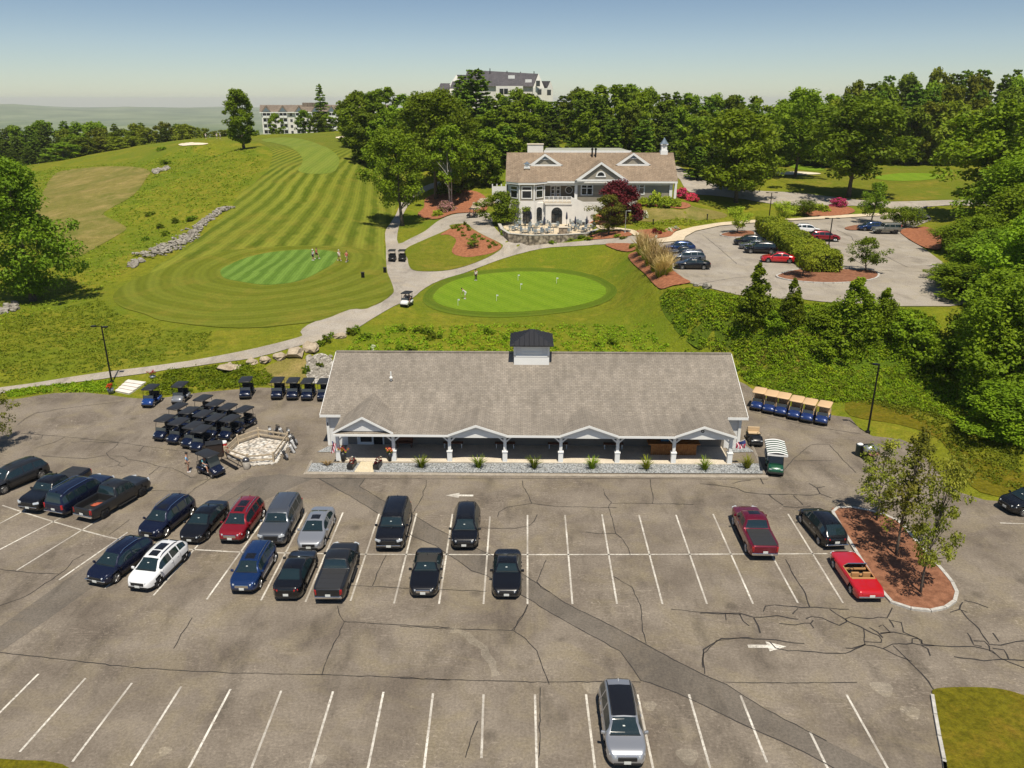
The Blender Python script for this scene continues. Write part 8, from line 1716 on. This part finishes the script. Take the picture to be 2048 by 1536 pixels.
for k in range(150):
    t = rg_.random(); i = rg_.choice((3, 4)); p = ring[i] * (1 - t) + ring[(i + 1) % 6] * t; rock(mb, (p[0] + rg_.gauss(0, .12), p[1] + rg_.gauss(0, .12), .06), .08 + .12 * rg_.random(), rg_)
tag(mb.build('edging_stones', nmat('pale_round_stone', (.42, .39, .35), (.66, .63, .58), 3, .9), None), kind='stuff')
def golf_bag(bm_, trim, label):
    r = empty('golf_bag', (0, 0, 0), 0, label, 'golf bag', 'golf bags standing round the timber fence'); M_ = Matrix.Rotation(R(22), 4, 'X')
    MB().lathe([(.13, .02), (.14, .1), (.12, .45), (.14, .80), (.145, .88)], (0, 0, 0), 10, 'z', M_).build('bag', bm_, r, True)
    MB().box(0, .14, .38, .20, .08, .34, 0, M_).build('pocket', trim, r, bevel=.02)
    c = MB(); h = MB(); rg = random.Random(3)
    for k in range(7):
        x, y = rg.uniform(-.09, .09), rg.uniform(-.09, .09); p, q = M_ @ Vector((x, y, .86)), M_ @ Vector((x * 1.5, y * 1.5, 1.02 + .14 * rg.random())); c.tube([p, q], .008, 4); h.ball(tuple(q), (.035, .05, .03), 6, 4)
    c.build('club_shafts', M_CHROME, r); h.build('club_heads', M_CAPL, r)
    for s_ in (-1, 1): MB().tube([(s_ * .08, .12 - .3, .70), (s_ * .26, -.55, .01)], .012, 4).build('stand_leg', M_CAPL, r)
    return r
gb = [golf_bag(C_('bag_white', (.62, .62, .62)), C_('bag_black', (.03, .03, .035)), 'bag'), golf_bag(C_('bag_black', (.03, .03, .035)), C_('bag_grey', (.3, .3, .32)), 'bag')]
seen = [0, 0]
for i, (px, py, k, rz, lb) in enumerate(((541,871,0,20,'white golf bag farthest left behind the timber fence'),(551,869,1,60,'black golf bag second from the left behind the fence'),(566,871,0,-20,'white golf bag behind the back right corner of the fence'),(575,874,0,40,'white and black bag second behind the back right corner'),(584,879,1,-50,'black golf bag at the top of the right hand stack'),(588,887,0,-70,'white golf bag below the black bag on the right'),(592,897,0,-80,'white bag in the middle of the right hand stack'),(589,906,0,-60,'lowest white bag of the right hand stack'),(575,920,1,-100,'black golf bag alone at the lower right of the fence'),(594,890,1,-90,'black bag outermost on the right of the fence'))):
    p = at_z(px, py)
    if not seen[k]: o = gb[k]; seen[k] = 1; o.location = tuple(p); o.rotation_euler = (0, 0, R(rz)); o['label'] = lb
    else: dup(gb[k], tuple(p), R(rz), lb)
rk = empty('bag_rack', tuple(at_z(466, 928)), math.atan2(*(lambda d: (d[1], d[0]))((at_z(486, 938) - at_z(449, 917))[:2])), 'low black tubular bag rack leaning outside the timber fence', 'bag rack')
MB().tube([(-1.3, 0, .75), (1.3, 0, .75)], .04, 6).tube([(-1.3, .1, .55), (1.3, .1, .55)], .03, 6).build('rail', M_BLACKM, rk); MB().box(0, -.35, .12, 2.6, .3, .1).build('foot_tray', M_BLACKM, rk, bevel=.02)
for s_ in (-1.25, 1.25): MB().tube([(s_, .25, 0), (s_, 0, .78), (s_, -.45, .05)], .03, 6).build('leg', M_BLACKM, rk)
p = at_z(494, 937); tcn = empty('litter_bin', tuple(p), 0, 'domed silver litter bin at the front of the timber fence', 'bin'); MB().lathe([(.26, 0), (.28, .05), (.28, .72)], n=16).build('drum', nmat('steel_drum', (.30, .27, .23), (.42, .39, .35), 4, .5), tcn, True); MB().lathe([(.30, .72), (.29, .82), (.2, .95), (.05, 1.0)], n=16).build('lid', pm('dark_steel', (.16, .16, .17), .3, .8), tcn, True)
p = at_z(450, 905); rc = empty('drinks_cooler', tuple(p), 0, 'round red drinks cooler on a stand behind the carts', 'cooler'); MB().lathe([(.24, .35), (.27, .4), (.27, .95)], n=14).box(0, 0, .17, .5, .5, .35).build('tank', pm('cooler_red', (.55, .03, .03), .4), rc); MB().lathe([(.28, .95), (.26, 1.05), (.1, 1.08)], n=14).build('lid', M_WHITE, rc)
p = at_z(431, 912); cb_ = empty('starter_cabinet', tuple(p), R(20), 'black cabinet standing between the cart block and the fence', 'cabinet'); MB().box(0, 0, .62, 1.3, .8, 1.2).build('body', pm('cabinet_brown_black', (.035, .024, .02), .6), cb_, bevel=.02); MB().box(0, 0, 1.25, 1.4, .9, .06).build('top', M_CAPL, cb_, bevel=.01)
# steps up to the path
P4 = [hit(256,761), hit(292,766), at_z(258,788), at_z(230,782)]; st_ = empty('concrete_steps', tuple(P4[3]), 0, 'four pale concrete steps between the car park and the cart path', 'steps'); zt_ = float(max(P4[0][2], P4[1][2])) + .12
for k in range(4):
    f0, f1 = k / 4, (k + 1.06) / 4; L0, R0 = P4[3][:2] * (1 - f0) + P4[0][:2] * f0, P4[2][:2] * (1 - f0) + P4[1][:2] * f0; L1, R1 = P4[3][:2] * (1 - f1) + P4[0][:2] * f1, P4[2][:2] * (1 - f1) + P4[1][:2] * f1; o0 = P4[3][:2]
    MB().prism([tuple(L0 - o0), tuple(R0 - o0), tuple(R1 - o0), tuple(L1 - o0)], -.2, zt_ * (k + 1) / 4).build('tread', nmat('white_concrete', (.66, .61, .55), (.76, .72, .66), 1, .85), st_, fix=True, bevel=.02)
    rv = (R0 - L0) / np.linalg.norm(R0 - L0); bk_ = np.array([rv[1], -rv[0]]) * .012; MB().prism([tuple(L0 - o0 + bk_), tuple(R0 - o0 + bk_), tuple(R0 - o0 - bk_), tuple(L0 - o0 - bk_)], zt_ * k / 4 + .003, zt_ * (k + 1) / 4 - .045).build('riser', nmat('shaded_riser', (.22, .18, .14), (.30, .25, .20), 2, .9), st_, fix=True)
# flower pots
def flower_pot(px, py, z, r, h, potm, petals, label, sd):
    p = at_z(px, py, z) if z is not None else hit(px, py); o = empty('flower_pot', tuple(p), 0, label, 'flower pot'); MB().lathe([(r * .7, 0), (r * .85, h * .5), (r, h)], n=12).build('pot', potm, o, True)
    rng = np.random.default_rng(sd); C = np.column_stack([rng.normal(size=14) * r * .55, rng.normal(size=14) * r * .55, h + .12 + rng.random(14) * r * 1.0]); Vq, Fq = leaf_quads(C, np.full((14, 3), r * .35), 14, .06, rng); link('leaves', np_mesh('leaves', Vq, Fq), L_HEDGE, o); Vq, Fq = leaf_quads(C + np.array([0, 0, .08]), np.full((14, 3), r * .42), 12, .06, rng, .8, .3); link('flowers', np_mesh('flowers', Vq, Fq), petals, o)
DPOT = pm('black_pot', (.02, .02, .022), .4); GPOT = pm('grey_bucket', (.22, .25, .27), .5, .3)
flower_pot(222, 786, 0, .34, .5, GPOT, P_RED, 'grey bucket of red flowers at the foot of the concrete steps', 1); flower_pot(306, 757, None, .32, .3, GPOT, P_RED, 'pot of red flowers at the top of the concrete steps', 2)
flower_pot(687, 921, .12, .26, .75, DPOT, P_COR, 'tall black pot of coral flowers beside the left porch post', 3); flower_pot(780, 921, .12, .26, .75, DPOT, P_COR, 'tall black pot of coral flowers left of the second porch post', 4)
for px, lb in ((704, 'black trough planter left of the entry paving'), (755.5, 'black trough planter right of the entry paving')):
    p = at_z(px, 934, .07); o = empty('planter_trough', tuple(p), R(-6), lb, 'planter'); MB().box(0, 0, .25, .5, 1.15, .38).box(0, -.5, .1, .4, .1, .2).box(0, .5, .1, .4, .1, .2).build('trough', DPOT, o, bevel=.02); rng = np.random.default_rng(int(px)); C = np.column_stack([rng.uniform(-.2, .2, 18), rng.uniform(-.5, .5, 18), .48 + rng.random(18) * .22]); Vq, Fq = leaf_quads(C, np.full((18, 3), .1), 12, .055, rng); link('leaves', np_mesh('leaves', Vq, Fq), L_RED, o); Vq, Fq = leaf_quads(C[:8] + np.array([0, 0, .06]), np.full((8, 3), .08), 10, .05, rng); link('flowers', np_mesh('flowers', Vq, Fq), P_WHITE, o)
# flags on the end posts
def flag(x, y, z, dx, dy, drop, label):
    o = empty('hanging_flag', (x, y, z), 0, label, 'flag'); tip = Vector((dx, dy, .55)); MB().tube([(0, 0, 0), tuple(tip)], .018, 6).build('flag_pole', M_WHITE, o)
    for nm, m, rows in (('red_stripes', C_('flag_red', (.50, .04, .09)), (0, 2, 4, 6)), ('white_stripes', C_('flag_white', (.75, .68, .70)), (1, 3, 5))):
        mb = MB()
        for r_ in rows:
            for k in range(7):
                f = lambda q, t: (tip * (.95 - .75 * q / 7) + Vector((.06 * math.sin(t * 5 + q) + dx * .15 * t, -.05 + .05 * math.cos(t * 4 + q * 1.3), -drop * t * (1 - .35 * q / 7))))
                a, b, c, d = f(r_, k / 7), f(r_ + 1, k / 7), f(r_ + 1, (k + 1) / 7), f(r_, (k + 1) / 7); mb.quad(a, b, c, d)
        mb.build(nm, m, o, True)
    mb = MB(); f = lambda q, t: (tip * (.95 - .75 * q / 7) + Vector((.06 * math.sin(t * 5 + q) + dx * .15 * t, -.056 + .05 * math.cos(t * 4 + q * 1.3), -drop * t * (1 - .35 * q / 7))))
    for r_ in range(4):
        for k in range(3): mb.quad(f(r_, k / 7), f(r_ + 1, k / 7), f(r_ + 1, (k + 1) / 7), f(r_, (k + 1) / 7))
    mb.build('blue_canton', C_('flag_blue', (.03, .05, .20)), o, True)
flag(postx[0] - .05, 59.5, 1.7, -.25, -.55, 1.15, 'striped flag hanging from the leftmost porch post'); flag(postx[7] + .14, 59.6, 1.9, .9, -.25, .75, 'striped flag drooping from the rightmost porch post')
# lamp posts
def lamp(px, base, top, z, r, label, arms=((1, 0),), m=M_BLACKM):
    g = at_z(px[0], base, z) if z is not None else hit(px[0], base); dd = float(g @ FWH); h = at_d(px[1], top, dd)[2] - g[2]
    o = empty('lamp_post', tuple(g), 0, label, 'lamp post'); MB().tube([(0, 0, -.1), (0, 0, h)], [r, r * .7], 8).lathe([(r * 2.2, -.05), (r * 2.2, .25), (r * 1.2, .3)], n=10).build('pole', m, o)
    for ax, ay in arms:
        q = MB().tube([(0, 0, h - .08), (ax * .75, ay * .75, h - .04)], .035, 5).box(ax * .85, ay * .85, h - .03, .5 if ax else .3, .3 if ax else .5, .12).build('lamp_head', m, o); MB().box(ax * .88, ay * .88, h - .10, .3, .2, .02).build('lens', M_HEAD, q)
    return o
lamp((224, 203), 766, 652, None, .10, 'tall black lamp post beside the concrete steps', ((-1, 0), (.6, -.3))); lamp((1735, 1755), 867, 728, None, .10, 'tall black lamp post on the grass right of the tan roofed carts', ((-.4, 0),))
lamp((1657, 1664), 494, 436, UZ, .11, 'dark lamp post with two arms behind the long hedge', ((1, 0), (-1, 0))); lamp((1538, 1541), 437, 385, UZ + .1, .11, 'dark lamp post with two arms at the far end of the hedge', ((1, 0), (-1, 0)))
lamp((1250, 1251), 467, 421, None, .07, 'slim pale lamp post in the plaza bed', ((.7, 0),), pm('pale_lamp_metal', (.55, .56, .56), .4, .5)); lamp((1050, 1050), 482, 448, None, .06, 'short dark lamp post before the fieldstone patio wall', ((0, -.3),))
for px, py, lb in ((1306, 452, 'short dark bollard light in the plaza garden'), (1414, 441, 'short dark bollard light on the dry lawn'), (1182, 476, 'dark bollard at the right end of the patio wall')):
    g = hit(px, py); o = empty('bollard_light', tuple(g), 0, lb, 'bollard'); MB().lathe([(.12, 0), (.11, .1), (.10, 1.0)], n=8).build('post', M_BLACKM, o); MB().lathe([(.15, 1.0), (.15, 1.15), (.05, 1.22)], n=8).build('cap', M_BLACKM, o)
p = at_z(1311, 490, UZ); o = empty('sign_post', tuple(p), 0, 'small sign on a thin post at the corner of the upper car park', 'sign'); MB().tube([(0, 0, 0), (0, 0, 1.5)], .04, 6).build('post', pm('galvanised', (.4, .41, .42), .4, .7), o); MB().box(0, -.04, 1.35, .34, .03, .46).build('panel', M_WHITE, o)
# bin and barbecue right of the shop
p = at_z(1718, 911); o = empty('refuse_bin', tuple(p), 0, 'dark green refuse bin with a white bag in its mouth', 'bin'); MB().lathe([(.28, 0), (.34, .1), (.36, 1.0), (.38, 1.02)], n=14).build('barrel', pm('bin_green', (.02, .05, .045), .5), o, True); MB().ball((-.05, 0, 1.05), (.26, .26, .12), 9, 5, .3).build('bag', M_WHITE, o, True)
p = at_z(1742, 921); o = empty('barbecue_grill', tuple(p), R(8), 'silver barbecue grill beside the dark green bin', 'barbecue'); MB().lathe([(.02, -.6), (.36, -.56), (.38, 0), (.36, .56), (.02, .6)], (0, .25, .95), 12, 'x').build('lid', pm('brushed_steel', (.55, .56, .57), .35, .8), o, True); MB().box(0, .25, .80, 1.15, .66, .22).build('firebox', M_CAPL, o, bevel=.02); MB().box(0, .9, .55, 1.3, .5, 1.0).build('side_cabinet', M_BLACKM, o, bevel=.02)
for sx in (-.5, .5):
    for sy in (0, .5): MB().tube([(sx, sy, 0), (sx, sy, .75)], .03, 5).build('leg', M_BLACKM, o)
MB().box(0, -.35, .75, 1.0, .45, .04).build('shelf', pm('rust_shelf', (.25, .12, .09), .6), o)
# putting green pins, small bins
for i, (px, py, lb) in enumerate(((1041, 580, 'flag pin in the middle of the putting green'), (1113, 568, 'flag pin at the back right of the putting green'), (993, 603, 'flag pin at the front of the putting green'), (1036, 562, 'flag pin at the back of the putting green'), (916, 612, 'flag pin at the left edge of the putting green'))):
    g = hit(px, py); o = empty('flag_pin', (g[0], g[1], g[2] + .08), 0, lb, 'flag pin'); MB().tube([(0, 0, 0), (0, 0, .95)], .022, 5).build('pin', M_WHITE, o); MB().box(.14, 0, .84, .26, .02, .18).build('pennant', C_('pale_flag', (.6, .62, .7)), o)
for px, py, lb in ((726, 556, 'small black bin in the grass left of the path'), (770, 546, 'small black bin at the edge of the path')):
    g = hit(px, py); o = empty('course_bin', tuple(g), R(10), lb, 'bin'); MB().box(0, 0, .42, .5, .5, .85).build('body', M_BLACKM, o, bevel=.03); MB().box(0, 0, .88, .56, .56, .07).build('lid', M_CAPL, o, bevel=.02)
# patio furniture
def chair():
    c = empty('patio_chair', (0, 0, 0), 0, 'grey metal patio chair drawn up to a table on the clubhouse patio', 'chair', 'chairs on the clubhouse patio'); m = pm('grey_blue_metal', (.26, .31, .34), .45, .3)
    MB().box(0, 0, .45, .52, .5, .06).build('seat', m, c); MB().box(0, -.26, .76, .52, .05, .55).build('backrest', m, c); MB().box(-.27, 0, .62, .05, .45, .04).box(.27, 0, .62, .05, .45, .04).build('armrests', m, c)
    for sx in (-.23, .23):
        for sy in (-.22, .22): MB().box(sx, sy, .22, .045, .045, .44).build('leg', m, c)
    return c
def table():
    t = empty('patio_table', (0, 0, 0), 0, 'round pale patio table on the clubhouse patio', 'table', 'tables on the clubhouse patio'); m = pm('pale_table', (.50, .50, .47), .5)
    MB().lathe([(.58, .70), (.60, .73), (.58, .76)], n=16).build('table_top', m, t); MB().lathe([(.28, 0), (.26, .04), (.05, .08), (.05, .70)], n=10).build('pedestal', M_BLACKM, t); return t
def umbrella():
    u = empty('closed_umbrella', (0, 0, 0), 0, 'closed navy patio umbrella', 'umbrella', 'closed umbrellas on the clubhouse patio'); MB().tube([(0, 0, 0), (0, 0, 2.75)], .03, 6).lathe([(.25, 0), (.25, .08), (.04, .1)], n=10).build('pole', M_BLACKM, u); MB().lathe([(.12, 1.25), (.20, 1.45), (.15, 2.1), (.09, 2.5), (.02, 2.7)], n=10).build('canopy', C_('umbrella_navy', (.02, .025, .06)), u, True); return u
ch, tb, um = chair(), table(), umbrella(); first = True; rg_ = random.Random(4)
for i, (px, py) in enumerate(((1030,461),(1050,466),(1075,468),(1040,451),(1068,456),(1095,466),(1108,455),(1132,466),(1148,458),(1168,464),(1180,456),(1150,448),(1165,450),(1085,450))):
    g = at_z(px, py, PZ)
    if i == 0: tb.location = tuple(g)
    else: dup(tb, tuple(g), rg_.random())
    a0 = rg_.random() * 6
    for k in range(4):
        a = a0 + k * 1.57 + rg_.uniform(-.2, .2); q = (g[0] + .85 * math.cos(a), g[1] + .85 * math.sin(a), PZ)
        if first: ch.location = q; ch.rotation_euler = (0, 0, a + 1.57); first = False
        else: dup(ch, q, a + 1.57)
for i, (px, py) in enumerate(((1043,446),(1062,452),(1088,463),(1097,447),(1133,452),(1150,462),(1163,446),(1173,462),(1080,446),(1188,458))):
    g = at_z(px, py, PZ)
    if i == 0: um.location = tuple(g)
    else: dup(um, tuple(g), 0)
g = at_z(1126, 468, PZ); o = empty('stone_fire_pit', tuple(g), 0, 'square stone fire pit among the patio tables', 'fire pit'); MB().box(0, 0, .6, 1.5, 1.3, 1.2).build('base', M_FIELD, o); MB().box(0, 0, 1.25, 1.7, 1.5, .1).build('cap', M_CONC, o)
# ------------------------------------------------------------------ the air
hz = MB().span(-15600, 15600, -15600, 15600, -185, 62).build('haze', None, None); hz['kind'] = 'stuff'
hm = bpy.data.materials.new('haze_air'); hm.use_nodes = True; nt = hm.node_tree; nt.nodes.remove(nt.nodes['Principled BSDF'])
pv = nt.nodes.new('ShaderNodeVolumePrincipled'); pv.inputs['Density'].default_value = 7.5e-5; pv.inputs['Color'].default_value = (.97, .99, .96, 1); pv.inputs['Anisotropy'].default_value = 0.0
nt.links.new(pv.outputs[0], nt.nodes['Material Output'].inputs['Volume']); hz.data.materials.append(hm)
# prototypes that were never planted
for o in [o for o in bpy.data.objects if o.parent is None and o.type == 'EMPTY' and o.location.z < -400]:
    for c in list(o.children): bpy.data.objects.remove(c)
    bpy.data.objects.remove(o)
# ------------------------------------------------------------------ camera, sun, sky
cam = bpy.data.objects.new('camera', bpy.data.cameras.new('camera')); COL.objects.link(cam)
cam.location = (0, 0, CAMH); cam.rotation_euler = (R(90) - TH, 0, YAW)
cam.data.sensor_width = 36.0; cam.data.lens = 36.0 * F / 2048.0; cam.data.clip_start = .5; cam.data.clip_end = 60000
SC.camera = cam
EL, AZ = R(65.5), R(11.0)
to_sun = Vector((math.sin(AZ) * math.cos(EL), -math.cos(AZ) * math.cos(EL), math.sin(EL)))
sl = bpy.data.lights.new('sun', 'SUN'); sl.energy = 4.9; sl.angle = R(.53); sl.color = (1.0, .925, .78)
so = bpy.data.objects.new('sun', sl); COL.objects.link(so); so.rotation_euler = to_sun.to_track_quat('Z', 'Y').to_euler()
w = bpy.data.worlds.new('World'); SC.world = w; w.use_nodes = True
nt = w.node_tree; bg = nt.nodes['Background']
sky = nt.nodes.new('ShaderNodeTexSky'); sky.sky_type = 'NISHITA'; sky.sun_disc = False
sky.sun_elevation = EL; sky.sun_rotation = math.pi - AZ; sky.altitude = 300; sky.air_density = .8; sky.dust_density = .25; sky.ozone_density = 1.0
dv = nt.nodes.new('ShaderNodeTexCoord'); sp = nt.nodes.new('ShaderNodeSeparateXYZ'); nt.links.new(dv.outputs['Generated'], sp.inputs[0])
tint = ramp(nt, sp.outputs[2], [(0.0, (.92, .94, .90)), (.025, (.94, .94, .90)), (.06, (.94, .93, .92)), (.115, (.80, .82, .85)), (.20, (.74, .82, .90)), (.5, (.95, .95, .92))])
nt.links.new(mix(nt, sky.outputs[0], tint, 1.0, 'MULTIPLY'), bg.inputs[0]); bg.inputs[1].default_value = .088
SC.view_settings.view_transform = 'Standard'; SC.view_settings.look = 'None'; SC.view_settings.exposure = 0.10; SC.view_settings.gamma = 1.0
SC.view_settings.use_curve_mapping = False
SC.cycles.max_bounces = 6; SC.cycles.diffuse_bounces = 2; SC.cycles.glossy_bounces = 2; SC.cycles.transmission_bounces = 3; SC.cycles.transparent_max_bounces = 8; SC.cycles.volume_bounces = 0
SC.cycles.use_denoising = True
SC.cycles.caustics_reflective = False; SC.cycles.caustics_refractive = False
